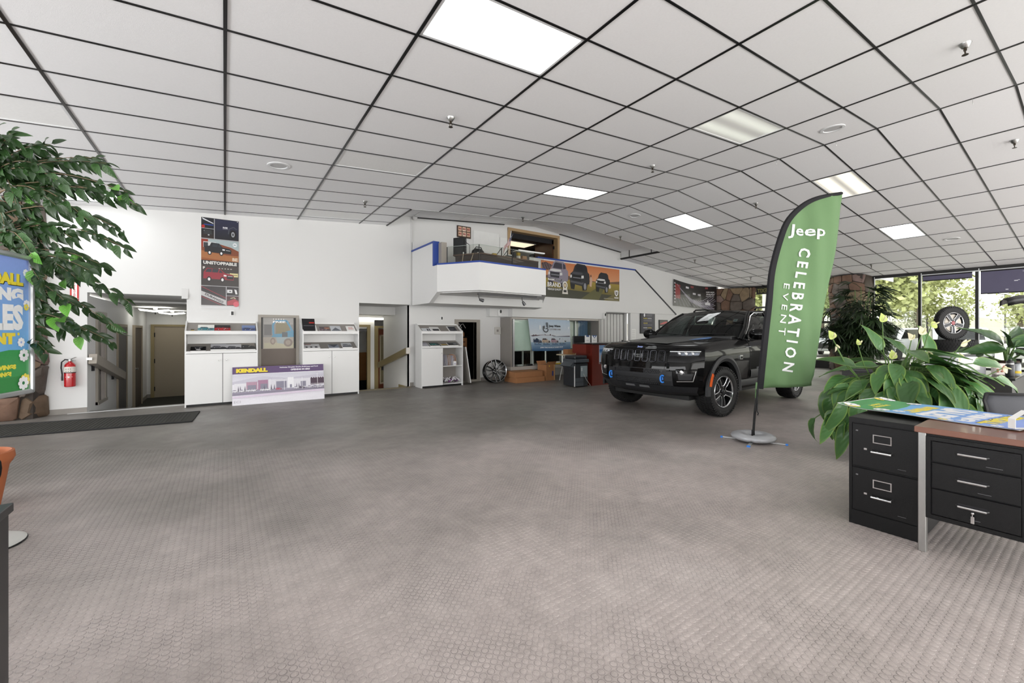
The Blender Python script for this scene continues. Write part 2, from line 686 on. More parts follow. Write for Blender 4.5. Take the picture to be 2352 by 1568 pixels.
# ---- ceiling: black grid with white fissured panels
m_tile = M('fissured_ceiling_panel', '#ebebec', 0.9, var=0.035, scale=55, bump=0.12, bscale=240, detail=6)
m_tee = M('black_ceiling_tee', '#0b0b0c', 0.32, var=0.1, spec=0.5)
ceiling = MB()
ceiling.add([(-6.6, -6, LH - 0.53 + 0.05), (RX, -6, ceil_z(RX) + 0.05), (RX, 8.0, ceil_z(RX) + 0.05), (-6.6, 8.0, LH - 0.53 + 0.05)], [(0, 1, 2, 3)])
ceiling.add([(RX, -6, ceil_z(RX) + 0.05), (18.2, -6, ceil_z(18.2) + 0.05), (18.2, 8.0, ceil_z(18.2) + 0.05), (RX, 8.0, ceil_z(RX) + 0.05)], [(0, 1, 2, 3)])
ceiling.box(-6.6, 18.2, -6, 10.2, 4.75, 4.85)
ceiling = struct(ceiling.build('ceiling', m_dark), 'low pitched white panel ceiling in a black grid')
RAISE = 0.24                   # pocket over the loft
PX0, PX1, PY0 = 3.052, 11.025, GY + 7 * TY


def slope_mesh(name, x0, x1, y0, y1, drop, thick, mat, lift=0.0):
    z0, z1 = ceil_z(x0 + 1e-6) + lift, ceil_z(x1 - 1e-6) + lift
    m = MB()
    vs = [(x0, y0, z0 - drop), (x1, y0, z1 - drop), (x1, y1, z1 - drop), (x0, y1, z0 - drop)]
    vs += [(x, y, z + thick) for x, y, z in vs]
    m.add(vs, [(0, 3, 2, 1), (4, 5, 6, 7), (0, 1, 5, 4), (1, 2, 6, 5), (2, 3, 7, 6), (3, 0, 4, 7)])
    return m


LIGHTS = {('L', 1, -2): 1.0, ('L', 4, -2): 0.42, ('L', 4, 3): 1.0, ('R', 1, -2): 0.95, ('R', 1, 3): 1.0, ('R', 4, -2): 1.0,
          ('R', 7, 3): 1.0, ('L', -2, 8): 1.0, ('L', 1, 3): 0, ('L', -2, 3): 0, ('L', 1, 8): 0, ('L', 5, 7): 0.8}
cols = [('L', i, GX + i * TX, GX + (i + 1) * TX) for i in range(-5, 5)]
cols += [('L', 5, GX + 5 * TX, RX)] + [('R', i, RX + i * TX, RX + (i + 1) * TX) for i in range(0, 9)]
cells = []
for side, i, xa, xb in cols:
    for j in range(-15, 10):
        xa = (GX + i * TX) if side == 'L' else (RX + i * TX)
        ya, yb = GY + j * TY, GY + (j + 1) * TY
        yb = min(yb, 9.5)
        xb2 = min(xb, WX)
        if (side, i, j) in LIGHTS:
            continue
        lift = 0.0
        if j >= 7 and xb > PX0 + 0.4 and xa < PX1 - 0.2:
            lift = RAISE
            if xa < PX0 - 0.1:
                cells.append((0, 8.9, xa, PX0, ya, yb, 0.0))
                xa = PX0
        xc, yc = (xa + xb) / 2, (ya + yb) / 2
        vis, zc = in_view(xc, yc, 0.35)
        cells.append((0 if vis else 1, math.hypot(xc, yc), xa, xb2, ya, yb, lift))
cells.sort()
rest = MB()
tile_cache = {}
for n, (v, dd, xa, xb, ya, yb, lift) in enumerate(cells):
    if v == 0 and n < 300:
        key = ('L' if xa < RX - 0.1 else 'R', round(xb - xa, 3), round(yb - ya, 3))
        if key not in tile_cache:
            k = LS if key[0] == 'L' else -RS
            w, d = xb - xa - 0.012, yb - ya - 0.012
            vs = [(-w / 2, -d / 2, -k * w / 2), (w / 2, -d / 2, k * w / 2), (w / 2, d / 2, k * w / 2), (-w / 2, d / 2, -k * w / 2)]
            vs += [(x, y, z + 0.018) for x, y, z in vs]
            tile_cache[key] = MB().add(vs, [(0, 3, 2, 1), (4, 5, 6, 7), (0, 1, 5, 4), (1, 2, 6, 5), (2, 3, 7, 6), (3, 0, 4, 7)]).mesh('ceiling_tile', m_tile)
        xc, yc = (xa + xb) / 2, (ya + yb) / 2
        zc = (ceil_z(xa + 1e-6) + ceil_z(xb - 1e-6)) / 2
        inst('ceiling_tile', tile_cache[key], ceiling, (xc, yc, zc + lift))
    else:
        t = slope_mesh('t', xa + 0.006, xb - 0.006, ya + 0.006, yb - 0.006, 0, 0.018, None, lift)
        rest.add(t.v, t.f)
o = rest.build('ceiling_panels', m_tile, ceiling)
o['kind'] = 'stuff'
TW = 0.012                     # half width of a tee
for side, i, xa, xb in cols:                       # tees along the ridge direction
    x = xa
    y1 = PY0 if PX0 + 0.2 < x < PX1 - 0.2 else WY
    z = ceil_z(x)
    bx('ceiling_tee', x - TW, x + TW, -5.6, y1, z - 0.007, z + 0.03, m_tee, ceiling)
for j in range(-15, 10):                           # tees across, one per slope
    y = GY + j * TY
    spans = [(-6.1, RX), (RX, WX)]
    if j > 7:
        spans = [(-6.1, PX0), (PX1, WX)]
    for xa, xb in spans:
        slope_mesh('tee', xa, xb, y - TW * 0.8, y + TW * 0.8, 0.005, 0.03, None).build('cross_tee', m_tee, ceiling)
# edge of the raised pocket: white upstands with black angles
bx('pocket_upstand', PX0 - 0.02, PX0, PY0, WY, ceil_z(PX0), ceil_z(PX0) + RAISE + 0.02, m_wall, ceiling)
bx('pocket_upstand', PX1, PX1 + 0.02, PY0, WY, ceil_z(PX1) - 0.02, ceil_z(PX1) + RAISE + 0.02, m_wall, ceiling)
bx('pocket_angle', PX1 - 0.012, PX1 + 0.012, PY0, WY, ceil_z(PX1) - 0.03, ceil_z(PX1) + 0.0, m_tee, ceiling)
bx('pocket_angle', PX0 - 0.012, PX0 + 0.012, PY0, WY, ceil_z(PX0) - 0.02, ceil_z(PX0) + 0.01, m_tee, ceiling)
for y in (PY0 + 0.3, WY - 0.35):
    bx('pocket_angle', PX1 - 0.012, PX1 + 0.0, y - 0.012, y + 0.012, ceil_z(PX1), ceil_z(PX1) + RAISE, m_tee, ceiling)
slope_mesh('p', PX0, RX, PY0 - 0.01, PY0 + 0.01, 0.005, RAISE + 0.03, None).build('pocket_upstand', m_wall, ceiling)
slope_mesh('p', RX, PX1, PY0 - 0.01, PY0 + 0.01, 0.005, RAISE + 0.03, None).build('pocket_upstand', m_wall, ceiling)
slope_mesh('p', PX0, 6.3, WY + 0.005, WY + 0.05, 0.02, 0.03, None, RAISE).build('wall_angle', m_tee, ceiling)
slope_mesh('p', 8.3, PX1, WY + 0.005, WY + 0.05, 0.02, 0.03, None, RAISE).build('wall_angle', m_tee, ceiling)


# ---- walls: plates with openings
def plate(name, y0, y1, xs, zs, holes, mat, parent=None):
    xs = sorted(set(list(xs) + [h[k] for h in holes for k in (0, 1)]))
    zs = sorted(set(list(zs) + [h[k] for h in holes for k in (2, 3)]))
    m = MB()
    for a, b in zip(xs, xs[1:]):
        run = None
        for c, d in zip(zs, zs[1:]):
            solid = not any(h[0] - 1e-6 <= a and b <= h[1] + 1e-6 and h[2] - 1e-6 <= c and d <= h[3] + 1e-6 for h in holes)
            if solid:
                run = [c, d] if run is None else [run[0], d]
            if (not solid or d == zs[-1]) and run:
                m.box(a, b, y0, y1, run[0], run[1])
                run = None
    return m.build(name, mat, parent)


LF = -0.58                     # level of the lower hallways
HDR = 1.945
wall_back = struct(plate('wall_back', WY, WY + 0.15, (-6.2, 3.64), (LF, 4.72), [(-1.83, -0.56, LF, HDR), (0.555, 1.235, 0.0, 1.635), (2.44, 3.64, LF, HDR)], m_wall),
                   'white back wall with two hallway openings')
# seam and its bead where the left wall ends
bx('corner_bead', 3.615, 3.645, WY - 0.012, WY, 1.93, 4.2, m_wall_grey, wall_back)
wall_upper = struct(plate('wall_loft', WY + 0.05, WY + 0.2, (3.64, 17.2), (1.95, 4.72), [(6.42, 8.30, 2.36, 4.17)], m_wall), 'white upper wall behind the loft')
# half wall of the stairs, with its sloping top
hw = MB().prism([(3.66, 1.96), (14.06, 1.96), (11.69, 3.43), (3.66, 3.43)], WY - 0.04, WY + 0.05)
wall_half = struct(hw.build('wall_half', m_wall), 'white half wall of the stairs with a sloping top')
rail_pts = [(7.4, 3.43), (11.69, 3.43), (11.69, 3.475), (7.4, 3.475)]
MB().prism(rail_pts, WY - 0.06, WY + 0.05).build('blue_capping', m_blue, wall_half)
MB().prism([(11.69, 3.43), (14.05, 1.95), (14.09, 1.98), (11.70, 3.475)], WY - 0.06, WY + 0.05).build('dark_capping', M('dark_capping_paint', '#161a24', 0.4), wall_half)
wall_lower = struct(plate('wall_lower', WY + 0.15, WY + 0.27, (3.64, 11.52), (-0.1, 1.96), [(4.95, 5.49, 0.0, 1.56), (6.32, 9.62, 0.36, 1.66), (10.02, 11.46, 0, 1.95)], m_wall), 'white lower wall under the loft')
bx('soffit_lower', 3.66, 11.5, WY - 0.04, WY + 0.2, 1.95, 1.965, m_wall_grey, wall_lower)
wall_side = struct(plate('wall_far', WY + 0.0, WY + 0.12, (11.5, 17.2), (-0.1, 1.97), [(14.3, 16.9, 0, 1.96)], m_wall), 'white wall beside the stairs')
bx('recess', 14.2, 17.0, WY + 1.0, WY + 1.1, 0, 2.0, m_wall_grey, wall_side)
bx('recess_side', 14.2, 14.3, WY + 0.1, WY + 1.0, 0, 2.0, m_wall_grey, wall_side)
# side and front walls out of the picture, the front one open like a shop front
wall_left = struct(bx('wall_left', -6.35, -6.2, -5.8, 9.6, 0, 4.72, m_wall), 'white left wall')
wl = struct(plate('wall_front', -5.95, -5.8, (-6.4, 18.2), (0, 4.72), [(-5.5, 17.4, 0.25, 2.95)], m_wall), 'shop front wall behind the photographer')
# baseboards
m_base = M('grey_rubber_base', '#8f8a84', 0.5, var=0.04)
struct(MB().box(-2.4, -1.83, WY - 0.012, WY, 0, 0.085).build('baseboard_left', m_base), 'grey rubber base below the fire extinguisher')
bb = struct(MB().box(5.62, 6.2, WY + 0.138, WY + 0.15, 0, 0.09).box(3.66, 3.75, WY + 0.138, WY + 0.15, 0, 0.09).build('baseboard_right', m_base), 'grey rubber base of the lower wall')
struct(MB().box(-0.56, -0.5, WY - 0.012, WY, 0, 0.1).build('baseboard_middle', m_base))
# front edge of the floor at the two hallways
trim = struct(bx('trim_1', -2.05, -0.55, WY - 0.03, WY + 0.05, 0.0, 0.006, m_alu), 'pale metal nosing at the left hallway')
struct(bx('trim_2', 2.42, 3.64, WY - 0.02, WY + 0.05, 0.0, 0.005, m_olive), 'tan nosing at the right hallway')

# ---- left hallway, a few steps down
m_carpet = M('dark_olive_carpet', '#24231b', 0.95, var=0.2, scale=60, bump=0.2, bscale=300)
m_hall = M('hall_wall_paint', '#dededd', 0.55, var=0.02)
hall = struct(MB().box(-1.95, -0.3, WY + 0.15, 15.8, LF - 0.1, LF).build('floor_hall', m_carpet), 'dark carpet of the left hallway')
hl = struct(MB().box(-1.95, -1.83, WY + 0.15, 15.8, LF, 1.9).build('wall_hall_left', m_hall), 'left wall of the left hallway')
struct(MB().box(-0.42, -0.3, WY + 0.15, 15.8, LF, 1.9).build('wall_hall_right', m_hall), 'right wall of the left hallway')
hb = struct(MB().box(-1.95, -0.3, 15.7, 15.82, LF, 1.95).build('wall_hall_back', m_hall), 'end wall of the left hallway')
hc = struct(MB().box(-1.95, -0.3, 11.35, 15.8, 1.9, 1.95).box(-1.95, -0.3, WY + 0.15, 11.35, 1.945, 2.0).build('ceiling_hall', m_wall_grey), 'grey ceiling of the left hallway')
bx('soffit_edge', -1.83, -0.42, 11.32, 11.35, 1.905, 1.94, m_lam, hc)
MB().box(-1.83, -1.815, 12.7, 13.4, LF, LF + 0.1).box(-1.83, -1.815, 14.7, 15.7, LF, LF + 0.1).box(-1.83, -1.72, 15.685, 15.7, LF, LF + 0.1).build('baseboard', m_base, hl)
bx('step', -1.83, -0.42, WY + 0.15, WY + 0.45, LF, -0.19, m_carpet, hall)
bx('step', -1.83, -0.42, WY + 0.45, WY + 0.75, LF, -0.38, m_carpet, hall)


def door_x(name, x, y0, y1, z0, z1, mat, frame, label, depth=0.03, hinge_red=False):
    """door in a wall that runs along y, seen from +x"""
    t = struct(bpy.data.objects.new(name, None), label)
    C.objects.link(t)
    t.location = (x, (y0 + y1) / 2, z0)
    w, h = (y1 - y0) / 2, z1 - z0
    bx('door_leaf', 0.0, depth * 0.5, -w + 0.06, w - 0.06, 0, h - 0.06, mat, t)
    bx('door_jamb', 0, depth, -w, -w + 0.06, 0, h, frame, t)
    bx('door_jamb', 0, depth, w - 0.06, w, 0, h, frame, t)
    bx('door_head', 0, depth, -w + 0.06, w - 0.06, h - 0.06, h, frame, t)
    for k in (0.25, 1.0, 1.8):
        bx('hinge', depth * 0.5, depth * 0.5 + 0.01, -w + 0.055, -w + 0.09, k - 0.05, k + 0.05, M('red_brown_hinge', '#6b2a16', 0.5) if hinge_red else m_steel, t)
    return t


m_dgrey = M('dark_grey_door', '#4b494a', 0.45, var=0.08, scale=3)
door_x('door_1', -1.83, 11.66, 12.66, LF, 1.47, m_dgrey, m_tan, 'dark grey door on the left side of the hallway', hinge_red=True)
d2 = door_x('door_2', -1.83, 13.45, 14.6, LF, 1.47, M('dark_brown_door', '#4a3f36', 0.5), m_tan, 'tan framed door near the end of the hallway', 0.05)
MB().lathe([(0.0, 0), (0.03, 0.0), (0.03, 0.02), (0.015, 0.04), (0.03, 0.06), (0.0, 0.075)], 12, Matrix.Translation((0.02, -0.42, 0.98)) @ Matrix.Rotation(PI / 2, 4, 'Y')).build('door_knob', m_steel, d2)
slit = struct(bpy.data.objects.new('window_1', None), 'tall narrow side window in the hallway wall')
C.objects.link(slit)
slit.location = (-1.83, 10.32, 0.04)
bx('window_frame', 0, 0.03, -0.35, -0.25, 0, 1.62, m_taupe, slit)
bx('window_frame', 0, 0.03, 0.25, 0.35, 0, 1.62, m_taupe, slit)
bx('window_frame', 0, 0.03, -0.25, 0.25, 1.56, 1.62, m_taupe, slit)
bx('window_sill', 0, 0.04, -0.35, 0.35, 0, 0.05, m_taupe, slit)
bx('pane', 0.0, 0.012, -0.25, -0.02, 0.05, 1.56, M('dim_glass', '#565052', 0.15), slit)
bx('pane', 0.0, 0.014, -0.02, 0.25, 0.05, 1.56, M('pale_blind', '#b8b0ab', 0.5), slit)
t = struct(bpy.data.objects.new('door_3', None), 'tan door closing the end of the left hallway')
C.objects.link(t)
t.location = (-1.29, 15.7, LF)
bx('door_leaf', -0.37, 0.44, -0.02, 0, 0, 2.04, m_tan, t)
bx('door_jamb', -0.45, -0.37, -0.05, 0, 0, 2.1, m_olive, t)
bx('door_head', -0.37, 0.5, -0.05, 0, 2.04, 2.1, m_olive, t)
for k in (0.25, 1.05, 1.8):
    bx('hinge', -0.375, -0.355, -0.06, -0.02, k - 0.06, k + 0.06, m_dark, t)
o = thing('handrail', 'square taupe handrail sloping down the left side of the left hallway', 'handrail', (-1.76, WY - 0.05, 0.87))
m_railp = M('taupe_rail_paint', '#9c958b', 0.4, var=0.04)
MB().prism([(0, -0.08), (0.05, 0.075), (2.45, -0.41), (2.40, -0.565)], -0.05, 0.05, axis='x').build('rail', m_railp, o, bevel=0.004)
bx('bracket', -0.07, -0.04, 0.3, 0.36, -0.22, -0.1, m_dark, o)
bx('bracket', -0.07, -0.04, 1.8, 1.86, -0.5, -0.4, m_dark, o)
bx('bracket', -0.07, 0.0, -0.02, 0.0, -0.02, 0.02, m_steel, o)
o = thing('handrail', 'blunt end of a taupe handrail on the right of the left hallway', 'handrail', (-0.47, 12.0, 0.35))
bx('rail', -0.09, 0.0, -0.3, 0.0, -0.08, 0.06, m_railp, o, bevel=0.004)
bx('upright', -0.09, -0.06, -0.3, 0.0, 0.06, 0.22, m_railp, o)
MB().prism([(-0.09, -0.08), (0.0, -0.08), (0.0, -0.35)], -0.28, -0.02).build('bracket', m_dgrey, o)

# ---- right hallway
hall2 = struct(MB().box(2.2, 4.5, WY + 0.15, 14.3, LF - 0.1, LF).build('floor_hall_right', m_carpet), 'dark floor of the right hallway')
h2r = struct(MB().box(3.64, 3.76, WY + 0.153, 11.55, LF, 1.95).build('wall_hall_stair', m_hall), 'white wall beside the right hallway steps')
struct(MB().box(2.2, 2.32, WY + 0.15, 14.2, LF, 1.95).build('wall_hall_west', m_hall), 'left wall of the right hallway')
h2b = struct(plate('wall_hall_north', 12.0, 12.1, (2.2, 3.52), (LF, 1.95), [(2.7, 3.33, LF, 1.40)], m_hall), 'end wall of the right hallway')
struct(MB().box(2.2, 4.6, 13.9, 14.0, LF, 1.95).build('wall_hall_room', M('room_wall', '#d9dad9', 0.6)), 'far wall seen through the hallway door')
hc2 = struct(MB().box(2.2, 4.6, 10.6, 14.2, 1.75, 1.8).box(2.2, 3.76, WY + 0.15, 10.6, 1.945, 2.0).build('ceiling_hall_right', m_wall_grey), 'grey ceiling of the right hallway')
struct(MB().box(4.45, 4.55, 11.5, 14.0, LF, 1.95).build('wall_hall_east', m_hall))
struct(MB().box(2.2, 3.76, 10.58, 10.6, 1.74, 1.95).build('trim_3', m_wall_grey), 'soffit step in the right hallway')
bx('stair_skirting', 3.625, 3.64, WY + 0.1, 10.3, -0.14, -0.02, m_olive, h2r)
df = struct(bpy.data.objects.new('door_4', None), 'olive framed doorway with wood panelling beyond')
C.objects.link(df)
df.location = (3.02, 12.0, LF)
bx('door_jamb', 0.29, 0.38, -0.04, 0.04, 0, 2.02, m_olive, df)
bx('door_head', -0.4, 0.38, -0.045, 0.04, 2.02, 2.09, m_olive, df)
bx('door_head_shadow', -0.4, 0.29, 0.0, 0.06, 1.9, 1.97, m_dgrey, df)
m_wood = M('golden_wood_panel', '#a3733a', 0.5, var=0.18, scale=9)
wd = thing('wood_panelling', 'golden wood wainscot seen through the olive framed doorway', 'panelling', (3.5, 13.88, LF))
for k in range(5):
    bx('board', -0.9 + k * 0.3, -0.605 + k * 0.3, -0.02, 0.0, 0.32, 1.22, m_wood, wd)
bx('dark_base', -0.9, 0.6, -0.03, 0.0, 0.0, 0.32, m_dark, wd)
pd = thing('paper_dispenser', 'white wall dispenser above the wood panelling', 'dispenser', (3.42, 13.899, 0.665))
bx('housing', -0.1, 0.06, -0.12, 0, -0.02, 0.26, m_lam, pd, bevel=0.01)
bx('slot', -0.06, 0.02, -0.125, -0.1, 0.04, 0.14, m_dark, pd)
d5 = struct(bpy.data.objects.new('door_5', None), 'red brown door with a tall glazed panel')
C.objects.link(d5)
d5.location = (3.60, 12.1, LF)
d5.rotation_euler = (0, 0, math.radians(38))
m_redw = M('red_brown_wood', '#5d2c16', 0.45, var=0.15, scale=7)
bx('door_jamb', -0.1, 0.06, -0.03, 0.05, 0, 2.0, m_olive, d5)
bx('door_head', -0.1, 0.95, -0.03, 0.05, 2.0, 2.06, m_olive, d5)
bx('door_leaf', 0.06, 0.9, 0.0, 0.04, 0, 1.97, m_redw, d5)
bx('glazing_bead', 0.16, 0.20, -0.02, 0.0, 0.38, 1.8, m_tan, d5)
bx('glazing_bead', 0.16, 0.8, -0.02, 0.0, 1.76, 1.8, m_tan, d5)
bx('glazing_bead', 0.16, 0.8, -0.02, 0.0, 0.36, 0.4, m_tan, d5)
bx('glass_panel', 0.20, 0.8, -0.012, 0.0, 0.4, 1.76, M('striped_glass', '#6d6750', 0.15, var=0.3, scale=4), d5)
o = thing('handrail', 'olive handrail sloping down the wall of the right hallway', 'handrail', (3.56, WY + 0.05, 0.86))
MB().prism([(0, -0.07), (0, 0.075), (2.2, -0.41), (2.2, -0.555)], -0.04, 0.05, axis='x').build('rail', m_olive, o, bevel=0.004)
bx('end_cap', -0.04, 0.05, -0.05, 0.0, -0.07, 0.075, M('pale_end_cap', '#cfcac2', 0.5), o)
bx('bracket', 0.04, 0.08, 2.05, 2.1, -0.62, -0.5, m_dark, o)

# ---- tan door with a window, between the two white cabinets
d6 = struct(bpy.data.objects.new('door_6', None), 'taupe door with a half window between two white brochure cabinets')
C.objects.link(d6)
d6.location = (0.89, WY, 0)
bx('door_jamb', -0.355, -0.305, -0.02, 0.1, 0, 1.64, m_taupe, d6)
bx('door_jamb', 0.305, 0.355, -0.02, 0.1, 0, 1.64, m_taupe, d6)
bx('door_head', -0.305, 0.305, -0.02, 0.1, 1.59, 1.64, m_taupe, d6)
bx('door_leaf', -0.305, 0.305, 0.05, 0.09, 0, 0.97, M('brown_taupe_leaf', '#6e6259', 0.45), d6)
bx('window_surround', -0.305, -0.27, 0.05, 0.09, 0.97, 1.59, M('black_window_trim', '#1a1817', 0.4), d6)
bx('window_surround', 0.27, 0.305, 0.05, 0.09, 0.97, 1.59, M('black_window_trim', '#1a1817', 0.4), d6)
a = Art()
a.rect(-0.27, 0.97, 0.27, 1.59, '#77736f')
for k in range(6):
    a.rect(-0.26, 1.46 + k * 0.022, 0.26, 1.47 + k * 0.022, '#a4a19c', False)
a.rect(-0.25, 1.24, -0.12, 1.45, '#3b3634')
a.rect(-0.05, 1.26, 0.2, 1.5, '#6f6337')
a.line([(-0.09, 1.26), (-0.1, 1.44), (-0.06, 1.52), (0.14, 1.53), (0.2, 1.42), (0.25, 1.31)], 0.035, '#1d7fa6')
a.poly([(-0.12, 1.2), (0.27, 1.2), (0.27, 1.33), (0.18, 1.33), (0.05, 1.27), (-0.1, 1.26)], '#1f7fa3')
a.rect(0.06, 1.2, 0.16, 1.3, '#1d2a33')
a.rect(-0.27, 0.97, 0.27, 1.2, '#9a8f7f')
a.rect(-0.25, 0.98, 0.27, 1.09, '#a8a082')
a.poly([(-0.05, 1.2), (0.2, 1.2), (0.18, 1.05), (-0.02, 1.08)], '#8d9c9f')
a.disc(-0.1, 1.12, 0.045, 0.07, '#7a6657')
a.disc(-0.1, 1.12, 0.025, 0.04, '#98897a')
a.disc(0.17, 1.09, 0.08, 0.085, '#6f5b4d')
a.disc(0.17, 1.09, 0.045, 0.05, '#8d7d6e')
a.build('window_view', PRINT_GLOSS, d6, (0, 0.062, 0))
a = Art()
for k in range(5):
    a.text('!', -0.09 + k * 0.045, 1.54, 0.03, '#f0f0ee', 0.012)
a.text('FREE', 0.01, 1.485, 0.035, '#f0f0ee', 0.22, bold=0.03)
a.build('window_lettering', PRINT_GLOSS, d6, (0, 0.056, 0))

# ---- doorway to the store room, right of the third cabinet
d7 = struct(bpy.data.objects.new('door_7', None), 'grey framed doorway to a dark store room')
C.objects.link(d7)
d7.location = (5.22, WY + 0.15, 0)
bx('door_jamb', -0.37, -0.27, -0.03, 0.14, 0, 1.63, m_taupe, d7)
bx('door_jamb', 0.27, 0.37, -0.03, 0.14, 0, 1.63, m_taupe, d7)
bx('door_head', -0.27, 0.27, -0.03, 0.14, 1.56, 1.63, m_taupe, d7)
bx('threshold', -0.27, 0.27, -0.04, 0.14, 0, 0.05, m_taupe, d7)
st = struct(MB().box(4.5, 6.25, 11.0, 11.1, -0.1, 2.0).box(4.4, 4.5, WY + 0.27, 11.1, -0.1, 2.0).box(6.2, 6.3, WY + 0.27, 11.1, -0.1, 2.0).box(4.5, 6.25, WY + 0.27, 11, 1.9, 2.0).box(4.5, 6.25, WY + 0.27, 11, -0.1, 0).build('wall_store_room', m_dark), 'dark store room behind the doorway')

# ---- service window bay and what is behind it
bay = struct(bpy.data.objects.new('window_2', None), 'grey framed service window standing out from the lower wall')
C.objects.link(bay)
bay.location = (6.25, 9.1, 0)
m_bay = M('bay_grey_paint', '#8e8984', 0.45, var=0.04)
m_bay2 = M('bay_light_paint', '#b4afa8', 0.45, var=0.04)
bx('side_board', 0, 0.05, 0.0, 0.5, 0.37, 1.7, m_bay, bay)
bx('side_board', 3.32, 3.37, 0.0, 0.5, 0.37, 1.7, m_bay, bay)
bx('head_board', 0.05, 3.32, -0.002, 0.5, 1.65, 1.7, m_bay2, bay)
bx('window_sill', -0.004, 3.374, -0.01, 0.62, 0.28, 0.37, m_bay2, bay)
bx('stile', 0.1, 0.16, 0.04, 0.1, 0.37, 1.65, m_alu, bay)
bx('stile', 0.75, 0.79, 0.08, 0.12, 0.37, 1.65, m_alu, bay)
for x in (0.62, 0.98, 1.45, 2.1, 2.62):
    bx('mullion', x, x + 0.03, 0.3, 0.34, 0.37, 1.0 if x < 2.3 else 1.65, m_alu, bay)
bx('pane', 0.16, 0.75, 0.06, 0.068, 0.4, 1.62, glass_mat('green_glass', (0.93, 0.97, 0.95)), bay)
bx('pane', 0.79, 3.3, 0.31, 0.318, 0.4, 1.62, glass_mat('clear_glass', (0.9, 0.95, 0.93)), bay)
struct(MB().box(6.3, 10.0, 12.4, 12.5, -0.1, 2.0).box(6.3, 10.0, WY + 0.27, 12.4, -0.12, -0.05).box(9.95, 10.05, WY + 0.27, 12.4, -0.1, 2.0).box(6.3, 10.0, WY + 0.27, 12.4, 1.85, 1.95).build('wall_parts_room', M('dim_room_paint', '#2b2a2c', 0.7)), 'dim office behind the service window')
bl = thing('window_blind', 'pale green roller blind behind the left pane of the service window', 'blind', (6.43, 9.19, 0.8))
bx('cloth', 0, 0.88, 0, 0.006, 0, 0.84, M('pale_green_blind', '#dde5de', 0.7, var=0.05), bl)
bx('bottom_bar', 0, 0.88, -0.008, 0.012, -0.02, 0.0, m_alu, bl)
cu = thing('window_curtain', 'grey and blue curtain at the right end of the service window', 'curtain', (8.72, 9.55, 0.8))
m = MB()
m.grid([[(0.6 * k / 20, 0.03 * math.sin(k * 1.4), z) for k in range(21)] for z in (0.0, 0.85)])
m.build('cloth', M('blue_grey_curtain', '#6f83a6', 0.8), cu, (0.42, 0, 0))
m.build('lining', M('pale_curtain', '#b9bdb6', 0.8), cu, (-0.2, 0.02, 0))
# header with its ceiling boxes
hd = struct(bpy.data.objects.new('trim_4', None), 'white header above the service window')
C.objects.link(hd)
hd.location = (6.4, WY, 1.72)
bx('header', 0, 3.65, -0.22, 0.15, -0.005, 0.235, m_wall, hd)
bx('return', -0.6, 0.0, -0.02, 0.15, 0.0, 0.235, m_wall, hd)
# folding door in its opening
fd = struct(bpy.data.objects.new('door_8', None), 'white folding accordion door right of the service window')
C.objects.link(fd)
fd.location = (10.02, WY + 0.3, 0)
m_fold = M('white_folding_panel', '#dadad7', 0.5, var=0.03)
for k in range(9):
    x = 0.02 + k * 0.157
    MB().add([(x, 0.0, 0), (x + 0.078, -0.05, 0), (x + 0.157, 0.0, 0), (x, 0.0, 1.92), (x + 0.078, -0.05, 1.92), (x + 0.157, 0.0, 1.92)],
             [(0, 1, 4, 3), (1, 2, 5, 4)]).build('panel', m_fold, fd)
    bx('seam', x - 0.004, x + 0.004, -0.012, 0.002, 0, 1.92, m_dgrey, fd)
bx('track', 0, 1.44, -0.03, 0.03, 1.92, 1.945, m_dgrey, fd)
bx('pull_handle', 1.33, 1.36, -0.09, -0.04, 0.86, 1.02, m_black, fd)
struct(MB().box(9.9, 11.6, 10.3, 10.4, 0, 2.0).box(11.46, 11.56, WY + 0.25, 10.3, 0, 2).build('wall_folding_recess', m_wall_grey))

# ---- loft balcony
bal = struct(bpy.data.objects.new('wall_balcony', None), 'white angled loft balcony with a blue capping')
C.objects.link(bal)
m_bal = m_wall
A0, A1, B1, C1, D1 = (3.64, WY - 0.04), (3.64, 8.02), (4.19, 7.19), (6.0, 7.32), (7.6, WY - 0.04)


def band(name, p, q, z0, z1, th, mat, parent=bal):
    d = Vector((q[0] - p[0], q[1] - p[1], 0)).normalized()
    n = Vector((-d.y, d.x, 0)) * th
    return MB().prism([(p[0], p[1]), (q[0], q[1]), (q[0] + n.x, q[1] + n.y), (p[0] + n.x, p[1] + n.y)], z0, z1, axis='z').build(name, mat, parent)


# left return: tall parapet whose lower front corner is cut back
MB().prism([(WY - 0.04, 1.93), (8.42, 1.93), (8.0, 2.14), (8.0, 2.70), (8.2, 2.70), (8.2, 3.19), (WY - 0.04, 3.19)], 3.64, 3.74, axis='x').build('side_parapet', m_bal, bal)
bx('side_capping', 3.62, 3.76, 8.18, WY - 0.04, 3.19, 3.225, m_blue, bal)
bx('post_capping', 3.62, 3.76, 8.15, 8.19, 2.70, 3.225, m_blue, bal)
bx('side_liner', 3.74, 3.86, 8.0, 8.2, 2.70, 3.19, m_taupe, bal)
band('fascia', A1, B1, 2.14, 2.70, 0.1, m_bal)
band('fascia', B1, C1, 2.14, 2.70, 0.1, m_bal)
band('fascia', C1, D1, 2.14, 2.70, 0.1, m_bal)
for p, q in ((A1, B1), (B1, C1), (C1, D1)):
    band('capping', p, q, 2.70, 2.735, 0.12, m_blue)
MB().prism([(3.72, WY - 0.05), (3.72, 8.1), (4.24, 7.28), (5.96, 7.40), (7.45, WY - 0.05)], 2.145, 2.19, axis='z').build('deck', m_wall_grey, bal)
